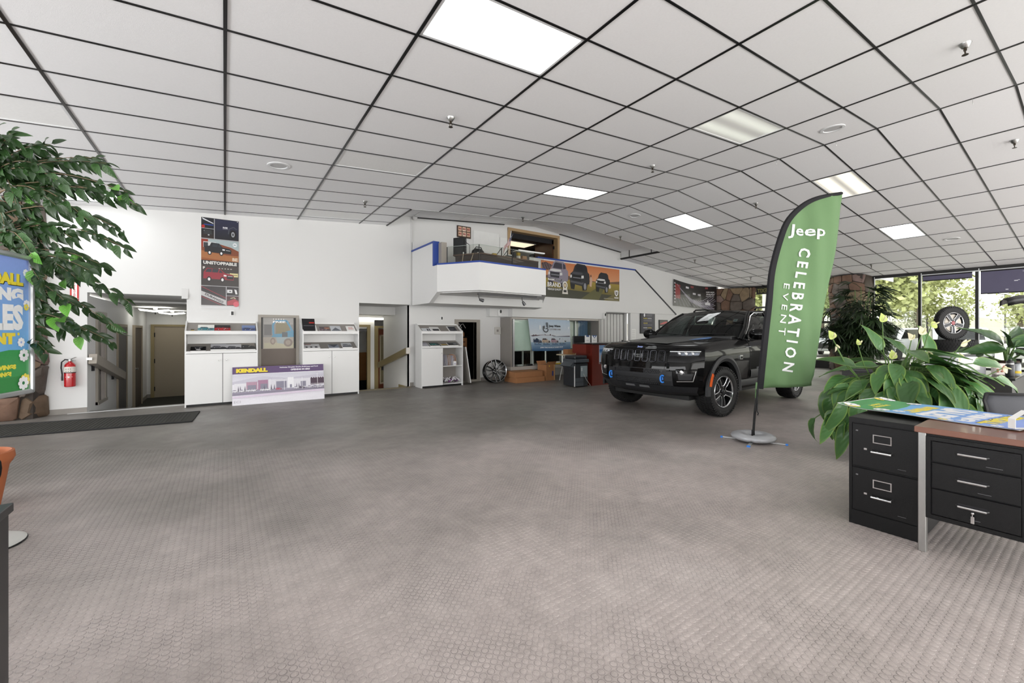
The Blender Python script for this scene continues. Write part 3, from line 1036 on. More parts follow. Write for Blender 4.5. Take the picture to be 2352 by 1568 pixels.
# flat soffit, then a lower box set back towards the wall
MB().prism([(3.745, 8.45), (3.745, 8.06), (4.25, 7.29), (5.95, 7.41), (6.7, 8.45)], 2.12, 2.144, axis='z').build('soffit', m_bal, bal)
MB().prism([(3.745, 8.45), (6.82, 8.45), (7.25, WY - 0.045), (3.745, WY - 0.045)], 1.935, 2.144, axis='z').build('soffit_box', m_bal, bal)

# ---- window wall on the right
ww = struct(bpy.data.objects.new('wall_right', None), 'glazed window wall on the right')
C.objects.link(ww)
HEAD = ceil_z(WX) - 0.02
bx('head_rail', WX - 0.04, WX + 0.08, -5.8, 9.3, HEAD - 0.07, HEAD + 0.2, m_blackframe, ww)
bx('sill_wall', WX - 0.04, WX + 0.12, -5.8, 9.3, 0, 0.28, m_blackframe, ww)
ys = [9.3, 7.75, 6.6, 5.45, 4.55, 3.42, 2.22, 1.02, -0.2, -1.4, -2.6, -3.8, -5.0]
for y in ys:
    bx('mullion', WX - 0.03, WX + 0.07, y - 0.035, y + 0.035, 0.28, HEAD, m_blackframe, ww)
    bx('mullion_cover', WX - 0.045, WX - 0.03, y - 0.05, y - 0.03, 0.28, HEAD - 0.02, m_alu, ww)
bx('head_cover', WX - 0.05, WX - 0.035, -5.8, 3.38, HEAD - 0.105, HEAD - 0.07, m_alu, ww)
m_glass = glass_mat('shop_glass', (0.96, 0.98, 0.95))
for a_, b_ in zip(ys, ys[1:]):
    bx('pane', WX, WX + 0.01, b_ + 0.035, a_ - 0.035, 0.28, HEAD - 0.07, m_glass, ww)
bx('transom', WX - 0.03, WX + 0.07, 5.5, 9.3, 1.62, 1.70, m_blackframe, ww)


# ---- stone facing: irregular flat stones with recessed joints
m_stone = [M('stone_' + n, c, 0.8, var=0.4, scale=7, bump=0.9, bscale=14, detail=8) for n, c in
           (('brown', '#62503f'), ('rust', '#6a5142'), ('tan', '#7d6c55'), ('grey_brown', '#595049'), ('dark', '#42382f'), ('rose', '#74605a'))]
m_mortar = M('dark_mortar', '#3a332e', 0.9, var=0.2, scale=20)


def clip(poly, p, n):
    out = []
    for k in range(len(poly)):
        a, b = poly[k], poly[(k + 1) % len(poly)]
        da = (a[0] - p[0]) * n[0] + (a[1] - p[1]) * n[1]
        db = (b[0] - p[0]) * n[0] + (b[1] - p[1]) * n[1]
        if da <= 0:
            out.append(a)
        if (da < 0) != (db < 0) and abs(da - db) > 1e-9:
            t = da / (da - db)
            out.append((a[0] + (b[0] - a[0]) * t, a[1] + (b[1] - a[1]) * t))
    return out


def stone_column(label, path, z0, z1, size, seed, name='stone_column'):
    """path: plan of the faced sides, stones laid along it; a core behind them"""
    rnd = random.Random(seed)
    core = MB().prism(path, z0, z1, axis='z')
    col = fix_normals(core.build(name, m_mortar))
    col['kind'] = 'structure'
    col['label'] = label
    segs = []
    tot = 0
    for p, q in zip(path, path[1:] + path[:1]):
        L = math.hypot(q[0] - p[0], q[1] - p[1])
        if len(segs) < len(path) - 1:
            segs.append((tot, tot + L, p, q))
            tot += L

    def to3(s, z, out):
        s = min(max(s, 0), tot - 1e-6)
        for a, b, p, q in segs:
            if a <= s <= b:
                t = (s - a) / (b - a)
                d = ((q[0] - p[0]) / (b - a), (q[1] - p[1]) / (b - a))
                return (p[0] + (q[0] - p[0]) * t + d[1] * out, p[1] + (q[1] - p[1]) * t - d[0] * out, z)
    n = max(4, int(tot * (z1 - z0) / size ** 2))
    pts = [(rnd.uniform(0, tot), rnd.uniform(z0, z1)) for _ in range(n)]
    box = [(0, z0), (tot, z0), (tot, z1), (0, z1)]

    def cell(i, shrink=0.0):
        poly = box
        for j, q in enumerate(pts):
            if j == i:
                continue
            p = pts[i]
            dx, dz = q[0] - p[0], q[1] - p[1]
            L = math.hypot(dx, dz)
            if L > size * 3.5:
                continue
            poly = clip(poly, ((p[0] + q[0]) / 2 - dx / L * shrink, (p[1] + q[1]) / 2 - dz / L * shrink), (dx / L, dz / L))
            if len(poly) < 3:
                break
        return poly
    for _ in range(2):
        pts = [(sum(v[0] for v in c) / len(c), sum(v[1] for v in c) / len(c)) if len(c := cell(i)) > 2 else pts[i] for i in range(n)]
    for i in range(n):
        c = cell(i, 0.006)
        if len(c) < 3:
            continue
        for _ in range(1):
            c = [(a[0] * (1 - t) + b[0] * t, a[1] * (1 - t) + b[1] * t) for a, b in zip(c, c[1:] + c[:1]) for t in (0.1, 0.9)]
        h = rnd.uniform(0.02, 0.06)
        cx, cz = sum(v[0] for v in c) / len(c), sum(v[1] for v in c) / len(c)
        k = len(c)
        rings = [(1.0, -0.01), (0.99, h * 0.7), (0.94, h * 0.98), (0.5, h * 1.03)]
        m = MB()
        tilt = (rnd.uniform(-0.12, 0.12), rnd.uniform(-0.12, 0.12))
        vs = []
        for f, o in rings:
            for v in c:
                jx, jz = rnd.uniform(-0.006, 0.006), rnd.uniform(-0.006, 0.006)
                s_, z_ = cx + (v[0] - cx) * f + jx, cz + (v[1] - cz) * f + jz
                oo = o + ((s_ - cx) * tilt[0] + (z_ - cz) * tilt[1] if o > 0 else 0) + rnd.uniform(-0.008, 0.008)
                vs.append(to3(s_, min(max(z_, z0), z1), oo))
        fs = [(a * k + b, a * k + (b + 1) % k, (a + 1) * k + (b + 1) % k, (a + 1) * k + b) for a in range(3) for b in range(k)]
        fs.append(tuple(3 * k + b for b in range(k)))
        m.add(vs, fs)
        so = fix_normals(m.build('stone', rnd.choice(m_stone), col, smooth=True, angle=50))
    return col


stone_column('brown stone column behind the leafy tree and the poster stand', [(-3.9, 9.44), (-3.9, 9.2), (-2.36, 9.2), (-2.30, 9.44)], 0, 3.25, 0.40, 3)
stone_column('brown stone corner between the end of the back wall and the windows', [(17.02, 9.58), (17.05, 9.38), (17.42, 8.9), (17.62, 8.42), (17.88, 8.32), (17.9, 9.58)], 0, 3.12, 0.42, 5)
stone_column('brown stone column rising behind the potted palm', [(17.84, 5.62), (17.4, 5.62), (17.02, 5.2), (17.02, 4.86), (17.12, 4.64), (17.84, 4.62)], 0, 3.2, 0.40, 9)

# ================================================================== CEILING FIXTURES
m_frame = M('white_fixture_frame', '#d6d7d8', 0.4, var=0.02)
m_unlit = M('unlit_prismatic_panel', '#ebebea', 0.7, var=0.05, scale=40)


def lamp_mat(name, k, warm):
    m = bpy.data.materials.new(name)
    m.use_nodes = True
    nt = m.node_tree
    b = nt.nodes['Principled BSDF']
    tc = nt.nodes.new('ShaderNodeTexCoord')
    sp = nt.nodes.new('ShaderNodeSeparateXYZ')
    nt.links.new(tc.outputs['Object'], sp.inputs[0])
    # two tubes lying along the fixture behind the diffuser
    w = nt.nodes.new('ShaderNodeMath')
    w.operation = 'MULTIPLY'
    w.inputs[1].default_value = 2 * PI / 0.29
    nt.links.new(sp.outputs['Y'], w.inputs[0])
    co = nt.nodes.new('ShaderNodeMath')
    co.operation = 'COSINE'
    nt.links.new(w.outputs[0], co.inputs[0])
    mr = nt.nodes.new('ShaderNodeMapRange')
    mr.inputs['From Min'].default_value = -1
    mr.inputs['From Max'].default_value = 1
    mr.inputs['To Min'].default_value = LAMP * k
    mr.inputs['To Max'].default_value = LAMP * k * (0.75 if k > 0.9 else 0.12)
    nt.links.new(co.outputs[0], mr.inputs['Value'])
    nt.links.new(mr.outputs[0], b.inputs['Emission Strength'])
    b.inputs['Emission Color'].default_value = warm + (1,)
    b.inputs['Base Color'].default_value = (0.8, 0.8, 0.78, 1)
    return m


lamp_cool = lamp_mat('lit_diffuser_cool', 1.0, (0.97, 1.0, 1.0))
lamp_warm = lamp_mat('lit_diffuser_warm', 0.3, (1.0, 0.93, 0.74))
lamp_dim = lamp_mat('lit_diffuser_dim', 0.075, (0.94, 1.0, 0.84))
FIX = [('L', 1, -2, lamp_cool, 'largest lit ceiling light panel, straight overhead at the top of the view'),
       ('L', 4, -2, lamp_dim, 'dim greenish ceiling light panel just before the ridge'),
       ('R', 1, -2, lamp_warm, 'ceiling light panel with a dark middle band above the feather flag tip'),
       ('L', 4, 3, lamp_cool, 'lit ceiling light panel in front of the loft, left of the ridge'),
       ('R', 1, 3, lamp_cool, 'lit ceiling light panel above the parked black car'),
       ('R', 4, -2, lamp_cool, 'lit ceiling light panel above the window wall end of the room'),
       ('R', 7, 3, lamp_cool, 'sliver of a lit ceiling light panel behind the edge of the feather flag'),
       ('L', -2, 8, lamp_cool, 'lit ceiling light panel partly hidden by the leafy tree branches'),
       ('L', 1, 3, m_unlit, 'switched off ceiling light panel above the middle of the white wall'),
       ('L', -2, 3, m_unlit, 'switched off ceiling light panel above the leafy tree'),
       ('L', 1, 8, m_unlit, 'switched off ceiling light panel against the top of the white wall'),
       ('L', 5, 7, lamp_warm, 'warm ceiling light panel in the raised pocket over the loft')]
for side, i, j, mat, lab in FIX:
    xa = GX + i * TX if side == 'L' else RX + i * TX
    xb = min(xa + TX, RX) if side == 'L' else xa + TX
    ya, yb = GY + j * TY, GY + (j + 1) * TY
    lift = RAISE if (i, j) == (5, 7) else 0.0
    xc, yc = (xa + xb) / 2, (ya + yb) / 2
    k = LS if side == 'L' else -RS
    zc = ceil_z(xc) + lift
    t = thing('ceiling_light', lab, 'ceiling light', (xc, yc, zc))
    t.rotation_euler = (0, -math.atan(k), 0)
    w, d = (xb - xa) / 2 - 0.012, TY / 2 - 0.010
    m = MB().box(-w, w, -d, -d + 0.022, -0.003, 0.03).box(-w, w, d - 0.022, d, -0.003, 0.03).box(-w, -w + 0.022, -d, d, -0.003, 0.03).box(w - 0.022, w, -d, d, -0.003, 0.03)
    m.build('frame', m_frame, t)
    bx('diffuser', -w + 0.022, w - 0.022, -d + 0.022, d - 0.022, 0.004, 0.02, mat, t)
# round loudspeakers
for (x, y), lab in zip([(0.60, 6.40), (6.75, 2.15), (7.95, 6.41), (14.1, 2.15), (14.06, 6.41)],
                       ['round white ceiling speaker above the tall vehicle poster wall', 'round white ceiling speaker beside the dim greenish light panel',
                        'round white ceiling speaker left of the light above the car', 'round white ceiling speaker near the window wall lights', 'round white ceiling speaker close to the black edge of the feather flag']):
    t = thing('ceiling_speaker', lab, 'speaker', (x, y, ceil_z(x)))
    t.rotation_euler = (0, -math.atan(LS if x < RX else -RS), 0)
    MB().lathe([(0.10, 0.0), (0.105, -0.012), (0.135, -0.010), (0.14, 0.0)], 28, caps=False).build('rim', m_frame, t, smooth=True)
    MB().lathe([(0.0001, -0.004), (0.10, -0.002)], 28, caps=False).build('grille', M('speaker_grille', '#bdbdbe', 0.6, var=0.1, scale=200), t)
# fire sprinklers
SP = [(2.05, 4.15, 'fire sprinkler before the middle of the white wall, under bare panels'), (2.09, 7.70, 'fire sprinkler nearest the top of the white wall'),
      (5.61, 4.17, 'fire sprinkler between the loft light and the ridge'), (5.66, 7.74, 'fire sprinkler hanging just before the loft pocket'),
      (5.60, 0.77, 'largest and nearest fire sprinkler in the ceiling'), (8.99, 0.77, 'fire sprinkler past the ridge at the edge of the view'),
      (8.99, 4.17, 'fire sprinkler left of the tip of the feather flag'), (9.0, 7.74, 'fire sprinkler above the corner of the loft pocket'),
      (12.5, 7.68, 'fire sprinkler above the dark banner by the stairs'), (15.98, 7.60, 'small far fire sprinkler above the stone corner'), (15.98, 4.12, 'fire sprinkler in front of the stone column by the palm')]
m_bronze = M('sprinkler_bronze', '#4a4238', 0.3, 0.9, var=0.1)
proto = None
for x, y, lab in SP:
    if proto is None:
        proto = t = thing('sprinkler', lab, 'sprinkler', group='ceiling sprinklers')
        MB().lathe([(0.045, 0.0), (0.04, -0.012), (0.022, -0.04), (0.018, -0.042)], 16).build('cup', m_steel, t, smooth=True)
        MB().lathe([(0.012, -0.04), (0.012, -0.065)], 10).build('nozzle', m_bronze, t)
        m = MB()
        for s in (-1, 1):
            m.tube([(s * 0.01, 0, -0.06), (s * 0.018, 0, -0.075), (s * 0.004, 0, -0.098)], 0.004, 6)
        m.build('yoke', m_bronze, t)
        MB().lathe([(0.003, -0.096), (0.022, -0.100), (0.024, -0.104), (0.003, -0.104)], 14).build('deflector', m_bronze, t)
    else:
        t = copy_tree(proto)
        t['label'] = lab
    t.location = (x, y, ceil_z(x) - 0.003)
# ceiling hooks left along the ridge
for n, (x, y) in enumerate(((7.36, 0.95), (7.36, 2.3), (7.36, 3.1), (7.36, 4.75), (7.36, 6.2))):
    z = ceil_z(7.36)
    h = MB().tube([(x, y, z), (x, y, z - 0.05), (x + 0.012, y, z - 0.07), (x + 0.024, y, z - 0.055)], 0.0025, 5).build('ceiling_hook', m_steel)
    tag(h, 'small wire hook on the ceiling ridge, %s from the near end' % ('first', 'second', 'third', 'fourth', 'fifth')[n], 'hook', 'wire hooks along the ridge')
# security cameras
t = thing('security_camera', 'small white dome camera on the wall beside the top of the loft parapet', 'camera', (3.70, WY - 0.01, 4.02))
MB().lathe([(0.05, 0), (0.05, 0.03), (0.03, 0.05)], 16, Matrix.Rotation(PI / 2, 4, 'X')).build('mount', m_lam, t)
MB().lathe([(0.0, -0.06), (0.03, -0.055), (0.05, -0.03), (0.055, 0.0), (0.05, 0.02), (0.0, 0.02)], 16, Matrix.Translation((0, -0.07, -0.01)) @ Matrix.Rotation(0.5, 4, 'X')).build('dome', m_lam, t, smooth=True)
MB().lathe([(0.0, -0.064), (0.02, -0.058), (0.02, -0.05)], 12, Matrix.Translation((-0.008, -0.085, -0.01)) @ Matrix.Rotation(0.7, 4, 'X')).build('lens', m_black, t)
MB().tube([(0.0, 0.0, 0.03), (0.05, 0.0, 0.10), (0.06, 0.0, 0.22), (0.04, 0.0, 0.30)], 0.006, 6).build('cable', m_black, t)
t = thing('security_camera', 'tiny white camera on the wall at the right end of the loft pocket', 'camera', (10.9, WY - 0.02, 3.75))
MB().lathe([(0.03, 0), (0.03, 0.05), (0.02, 0.06)], 12, Matrix.Rotation(PI / 2, 4, 'X')).build('body', m_lam, t)
MB().lathe([(0.018, 0.06), (0.018, 0.07)], 12, Matrix.Rotation(PI / 2, 4, 'X')).build('lens', m_black, t)

# hallway lamps
for (x, y), lab in (((-1.38, 13.2), 'nearer ceiling lamp in the left hallway'), ((-1.2, 14.9), 'farther ceiling lamp in the left hallway')):
    t = thing('hall_light', lab, 'ceiling light', (x, y, 1.9))
    m = MB()
    m.grid([[(-0.28, -0.28, -0.05), (0, -0.28, -0.085), (0.28, -0.28, -0.05)], [(-0.28, 0, -0.085), (0, 0, -0.12), (0.28, 0, -0.085)], [(-0.28, 0.28, -0.05), (0, 0.28, -0.085), (0.28, 0.28, -0.05)]])
    m.build('shade', M('hall_lamp_glass', '#e9e7df', 0.3, emit=5.0), t, smooth=True)
    MB().lathe([(0.05, 0.0), (0.04, -0.05)], 12).build('canopy', m_steel, t)
    MB().lathe([(0.014, -0.11), (0.014, -0.16), (0.003, -0.17)], 8).build('finial', m_black, t)
t = thing('hall_light', 'tube lamp on the ceiling of the right hallway', 'ceiling light', (3.45, 12.0, 1.75))
bx('housing', -0.75, 0.33, -0.1, 0.1, -0.04, 0, m_lam, t)
bx('diffuser', -0.75, 0.31, -0.11, 0.08, -0.10, -0.04, M('lit_tube_cover', '#f4f1e2', 0.3, emit=5.0), t, bevel=0.012)

# ================================================================== BROCHURE CABINETS
CY = 9.065          # plane of the fronts


def cabinet(x0, label, right_open=False, n=0):
    W = 1.075
    t = thing('brochure_cabinet', label, 'cabinet', (x0, CY, 0))
    D = WY - CY - 0.004
    side = [(0, 0.0), (D, 0.0), (D, 1.50), (0.335, 1.50), (0, 1.325)]
    for x in (0, W - 0.02):
        MB().prism(side, x, x + 0.02, axis='x').build('side_panel', m_lam, t)
    bx('back_panel', 0.02, W - 0.02, D - 0.012, D, 0.06, 1.50, m_lam, t)
    bx('top_rail', 0.02, W - 0.02, D - 0.05, D - 0.012, 1.46, 1.50, m_lam, t)
    bx('front_lip', 0.02, W - 0.02, 0, 0.022, 1.262, 1.322, m_lam, t)
    bx('front_lip', 0.02, W - 0.02, 0, 0.022, 0.925, 0.968, m_lam, t)
    MB().prism([(0.022, 1.268), (D - 0.05, 1.455), (D - 0.05, 1.470), (0.022, 1.283)], 0.02, W - 0.02, axis='x').build('display_shelf', m_greylam, t)
    MB().prism([(0.022, 0.930), (D - 0.012, 1.075), (D - 0.012, 1.090), (0.022, 0.945)], 0.02, W - 0.02, axis='x').build('display_shelf', m_greylam, t)
    bx('toe_kick', 0.02, W - 0.02, 0.05, 0.07, 0.0, 0.06, m_black, t)
    bx('base_board', 0.02, W - 0.02, 0.02, D - 0.012, 0.05, 0.068, m_lam, t)
    h = W / 2

    def door(xa, xb, kx):
        d = bx('door', xa, xb, -0.006, 0.012, 0.045, 0.918, m_lam, t)
        k = MB().lathe([(0.0, 0.028), (0.008, 0.027), (0.013, 0.02), (0.012, 0.013), (0.006, 0.008), (0.006, 0.0)], 14, Matrix.Translation((kx, -0.006, 0.80)) @ Matrix.Rotation(PI / 2, 4, 'X')).build('knob', m_chrome, d, smooth=True)
    if not right_open:
        door(0.004, h - 0.004, h - 0.055)
        door(h + 0.004, W - 0.004, h + 0.055)
        bx('centre_post', h - 0.012, h + 0.012, 0.012, 0.03, 0.05, 0.92, m_black, t)
    else:
        door(0.004, h - 0.004, h - 0.04)
        bx('divider', h - 0.006, h + 0.006, 0.0, D - 0.012, 0.05, 0.925, m_greylam, t)
        bx('shelf', h, W - 0.02, 0.01, D - 0.012, 0.475, 0.493, m_lam, t)
        bx('inner_back', h + 0.006, W - 0.02, D - 0.02, D - 0.012, 0.068, 0.92, m_greylam, t)
    return t


cabinet(-0.565, 'white brochure cabinet beside the left hallway, left of the taupe door')
cabinet(1.262, 'white brochure cabinet right of the taupe door, beside the right hallway')
cabinet(3.735, 'white brochure cabinet under the loft with an open shelf and one door', True)
SL1, SL2 = math.atan2(0.187, 0.313), math.atan2(0.145, 0.35)


def brochure(x, upper, w, h, label, items, th=0.008, tilt=0.0, stand=0.0, group=None):
    """a leaflet lying on the sloping display shelf, its foot against the lip"""
    sl = SL1 if upper else SL2
    z = 1.287 if upper else 0.949
    t = thing('brochure', label, 'brochure', (x, CY + 0.05, z + 0.024 * (1 if upper else 0.7)), 0, group)
    t.rotation_euler = (0, 0, tilt)
    a = math.pi / 2 - sl - stand           # lean back from upright
    R = Matrix.Rotation(-a, 4, 'X')
    bx('pages', -w / 2, w / 2, -th, 0.0, 0.0, h, m_paper, t).matrix_local = R
    ar = Art()
    for f in items:
        f(ar, w, h)
    ar.build('cover', PRINT_GLOSS, t).matrix_local = R @ Matrix.Translation((0, -th, 0))
    return t


def full(c):
    return lambda a, w, h: a.rect(-w / 2, 0, w / 2, h, c)


def band_(z0, z1, c, x0=0.0, x1=1.0):
    return lambda a, w, h: a.rect(-w / 2 + x0 * w, z0 * h, -w / 2 + x1 * w, z1 * h, c)


def carpic(z, c, kind='suv', s=0.85):
    return lambda a, w, h: a.car(0, z * h, s * w, c, kind=kind)


def txt(s, z, hh, c, ww=0.7):
    return lambda a, w, h: a.text(s, 0, z * h, hh * h, c, ww * w, bold=0.03)


brochure(-0.27, True, 0.235, 0.20, 'white brochure with a teal car, upper shelf of the left cabinet', [full('#e9e9e4'), band_(0.0, 0.45, '#5f8f97'), carpic(0.08, '#3f7f8b')], 0.02)
brochure(-0.46, True, 0.05, 0.07, 'small dark card in the far left corner of the left cabinet', [full('#2d2c25'), band_(0.2, 0.5, '#b79c3f')])
brochure(-0.03, True, 0.235, 0.20, 'red and black brochure on the upper shelf of the left cabinet', [full('#1c1618'), band_(0.0, 0.5, '#a5222c'), carpic(0.1, '#b92a33')], 0.018)
brochure(0.37, True, 0.21, 0.20, 'blue brochure at the right of the upper shelf, left cabinet', [full('#3d4f88'), band_(0.55, 1, '#6f83b0'), carpic(0.1, '#2b3a6e')], 0.014)
brochure(-0.38, False, 0.22, 0.13, 'black brochure on the lower shelf of the left cabinet', [full('#121214'), txt('TREK', 0.12, 0.3, '#e5e5e5', 0.35), carpic(0.5, '#34363c', s=0.6)], 0.012, 0, 0.15)
brochure(-0.09, False, 0.23, 0.23, 'grey car brochure stack, second on the lower shelf of the left cabinet', [full('#c9c9cf'), band_(0, 0.35, '#2c2c33'), carpic(0.2, '#71727c')], 0.03)
brochure(0.14, False, 0.23, 0.22, 'grey car brochure stack, third on the lower shelf of the left cabinet', [full('#d3d3d8'), band_(0, 0.28, '#37373d'), carpic(0.15, '#63646c')], 0.026)
brochure(0.35, False, 0.25, 0.28, 'brown grey brochure at the right end of the lower shelf, left cabinet', [full('#8c8479'), band_(0, 0.4, '#3c3a38'), carpic(0.3, '#2c2c2e')], 0.02)
brochure(1.42, True, 0.24, 0.24, 'white leaflet lying under a black folder on the right cabinet', [full('#ebebea'), band_(0.1, 0.2, '#8f8f92', 0.1, 0.8)], 0.01)
brochure(1.385, True, 0.235, 0.29, 'black folder with red print standing on the right cabinet', [full('#17171a'), band_(0.62, 0.72, '#b3342b', 0.55, 0.95), band_(0.4, 0.46, '#58585c', 0.1, 0.9)], 0.02, 0.0, 0.5)
brochure(1.68, True, 0.19, 0.17, 'brown and purple brochure on the upper shelf of the right cabinet', [full('#4a3a41'), band_(0.45, 0.8, '#a06a4c', 0.5, 1.0), carpic(0.1, '#6b4a55')], 0.016)
brochure(1.90, True, 0.20, 0.20, 'pale grey folded brochure on the upper shelf of the right cabinet', [full('#b9bcc2'), lambda a, w, h: a.poly([(-w / 2, 0), (w / 2, 0), (0, h * 0.7)], '#585c66')], 0.016)
brochure(2.20, True, 0.17, 0.21, 'white rounded card with red print at the right end of the right cabinet', [full('#ecebe8'), txt('2023', 0.35, 0.2, '#b8433c', 0.6), txt('SALE', 0.62, 0.16, '#b8433c', 0.5)], 0.01)
brochure(1.44, False, 0.30, 0.19, 'white brochure with dark windows on the lower shelf of the right cabinet', [full('#d9d9dc'), band_(0.05, 0.35, '#202024', 0.12, 0.25), band_(0.05, 0.35, '#202024', 0.4, 0.53), band_(0.05, 0.35, '#202024', 0.68, 0.85), band_(0.8, 0.95, '#9d4a42', 0.1, 0.5)], 0.02)
brochure(1.86, False, 0.20, 0.17, 'folded slate blue leaflet on the lower shelf of the right cabinet', [full('#8d94a3'), lambda a, w, h: a.poly([(-w / 2, h), (w / 2, h), (0, 0.2 * h)], '#39404f')], 0.012)
brochure(2.12, False, 0.19, 0.21, 'silver car brochure at the right of the lower shelf, right cabinet', [full('#c3c6cb'), band_(0.0, 0.3, '#5b5e65'), carpic(0.3, '#7d8088')], 0.024)
brochure(3.90, True, 0.22, 0.14, 'pale blue and black leaflet on the upper shelf of the open cabinet', [full('#dfe3e8'), band_(0.1, 0.8, '#23242a', 0.55, 0.7), band_(0.1, 0.8, '#23242a', 0.78, 0.9)], 0.012)
brochure(4.12, True, 0.23, 0.19, 'white brochure with a dark photograph on the open cabinet', [full('#e7e7e6'), band_(0.05, 0.5, '#2c2d31', 0.2, 0.9)], 0.018)
brochure(4.58, True, 0.22, 0.24, 'dark framed brochure at the right of the upper shelf, open cabinet', [full('#e2e2e2'), band_(0.06, 0.94, '#393b42', 0.12, 1.0), carpic(0.3, '#5b5e66', s=0.6)], 0.01)
brochure(3.86, False, 0.17, 0.20, 'pale lilac leaflet on the lower shelf of the open cabinet', [full('#c9c8d3'), band_(0.7, 0.9, '#8f8fa0')], 0.012)
brochure(4.10, False, 0.24, 0.17, 'teal car brochure on the lower shelf of the open cabinet', [full('#1d2b30'), carpic(0.15, '#2c8f8b')], 0.016)
brochure(4.36, False, 0.17, 0.12, 'narrow yellow leaflet on the lower shelf of the open cabinet', [full('#6b6658'), band_(0.35, 0.7, '#c9a53c')], 0.012, 0.1)
brochure(4.58, False, 0.26, 0.16, 'black brochure at the right of the lower shelf, open cabinet', [full('#1d1d20'), band_(0.3, 0.7, '#8d8f94', 0.6, 0.9)], 0.018)
# folders and lanyards in the open half
m_lilac = M('lilac_paper', '#cfcbd9', 0.7, var=0.04)
m_peach = M('peach_folder', '#d9a27a', 0.7, var=0.05)
m_pink = M('pale_pink_folder', '#d8c2b8', 0.7, var=0.05)
fold = [(4.33, m_lilac, 0.25, 0.05, 'lilac papers at the left end of the folder row'), (4.41, m_lilac, 0.26, -0.14, 'white papers bowed open in the folder row'), (4.50, m_pink, 0.25, -0.10, 'pale pink folder in the middle of the folder row'),
        (4.575, m_lilac, 0.24, 0.02, 'thin lilac folder right of the pink one'), (4.66, m_peach, 0.26, -0.22, 'peach folder leaning at the right end of the folder row')]
for x, mat, h, lean, lab in fold:
    t = thing('folder', lab, 'folder', (x, CY + 0.06, 0.494), 0, 'folders on the open cabinet shelf')
    for k in range(4):
        m = MB()
        c = 0.012 * (k - 1.5)
        m.grid([[(c + math.sin(v * PI) * 0.012 * (k - 1.5) + lean * v * h - (lean * h if lean < 0 else 0) * 0.0, 0.0, v * h) for v in (0, 0.35, 0.7, 1)], [(c + math.sin(v * PI) * 0.012 * (k - 1.5) + lean * v * h, 0.24, v * h) for v in (0, 0.35, 0.7, 1)]])
        m.build('sheet' if k % 2 else 'cover', mat if k % 2 == 0 else m_paper, t)
t = thing('pen_box', 'small white box in front of the peach folder', 'box', (4.60, CY + 0.035, 0.494))
bx('body', -0.035, 0.035, -0.02, 0.02, 0, 0.1, m_paper, t)
bx('label_patch', -0.025, 0.025, -0.022, -0.02, 0.02, 0.06, m_lilac, t)
rnd = random.Random(4)
for k in range(16):
    x, y = 4.34 + (k % 8) * 0.052 + rnd.uniform(-0.012, 0.012), CY + 0.06 + (k // 8) * 0.1
    pts = []
    rad = rnd.uniform(0.03, 0.048)
    ph = rnd.uniform(0, 6)
    for q in range(13):
        an = ph + q / 12 * 2 * PI * 0.92
        pts.append((x + rad * math.cos(an), y + rad * 0.6 * math.sin(an), 0.085 + 0.045 + 0.035 * math.sin(an * 1.0 + ph) + (k % 3) * 0.02))
    o = MB().tube(pts, 0.011, 6).build('ribbon_coil', M('white_ribbon', '#dcdae0', 0.5) if k % 3 else (M('purple_ribbon', '#6d2f78', 0.5) if k % 2 else M('black_ribbon', '#26242a', 0.5)), smooth=True)
    tag(o, '%s ribbon coil, %s from left in the %s row, open cabinet bottom' % ('white' if k % 3 else ('purple' if k % 2 else 'black'), ('first', 'second', 'third', 'fourth', 'fifth', 'sixth', 'seventh', 'eighth')[k % 8], 'front' if k < 8 else 'back'), 'ribbon', 'ribbon heap in the open cabinet')

# loose cabinet door leaning beside the third cabinet
t = thing('spare_cabinet_door', 'grey spare cabinet door leaning against the store room door frame', 'spare door', (4.86, 9.04, 0.0))
m = MB().prism([(0, 0.0), (0.40, 0.0), (0.40, 0.9), (0, 0.9)], 0, 0.018, axis='x')
m.build('board', m_greylam, t).matrix_local = Matrix.Rotation(math.radians(-9), 4, 'Y') @ Matrix.Translation((0.15, 0, 0.02))
MB().box(-0.002, 0.02, -0.003, 0.0, 0, 0.9).build('edge_banding', m_lam, t).matrix_local = Matrix.Rotation(math.radians(-9), 4, 'Y') @ Matrix.Translation((0.15, 0, 0.02))

# ================================================================== THINGS ON THE WHITE WALL
# tall parts poster
t = thing('vehicle_poster', 'tall dark vehicle poster reading BE UNSTOPPABLE on the white wall', 'poster', (-0.065, WY - 0.002, 1.735))
PW, PH = 0.57, 1.665
bx('sheet', -PW / 2, PW / 2, -0.006, 0, 0, PH, m_paper, t)
a = Art()
x0, x1 = -PW / 2, PW / 2
a.rect(x0, 0.06, x1, PH, '#17161a')
a.rect(x0, 0, x1, 0.055, '#c9c9ca')
a.grad(x0 + 0.005, 1.47, x0 + 0.19, 1.655, '#0b0c14', '#20222c')
a.poly([(x0 + 0.02, 1.63), (x0 + 0.18, 1.56), (x0 + 0.18, 1.575), (x0 + 0.03, 1.65)], '#dcdde2')
a.rect(x0 + 0.04, 1.53, x0 + 0.18, 1.545, '#2c4aa0')
a.disc(x0 + 0.03, 1.50, 0.025, 0.03, '#b3241f')
a.grad(x0 + 0.005, 1.29, x0 + 0.19, 1.46, '#2b1a14', '#15181c')
for p in ((x0 + 0.05, 1.42), (x0 + 0.1, 1.39), (x0 + 0.14, 1.41), (x0 + 0.11, 1.35)):
    a.disc(p[0], p[1], 0.014, 0.012, '#b9bec2', 8)
a.poly([(x0 + 0.03, 1.36), (x0 + 0.16, 1.36), (x0 + 0.15, 1.44), (x0 + 0.05, 1.45)], '#2f3134')
a.grad(x0 + 0.20, 1.29, x1, 1.655, '#0d0e18', '#272a45')
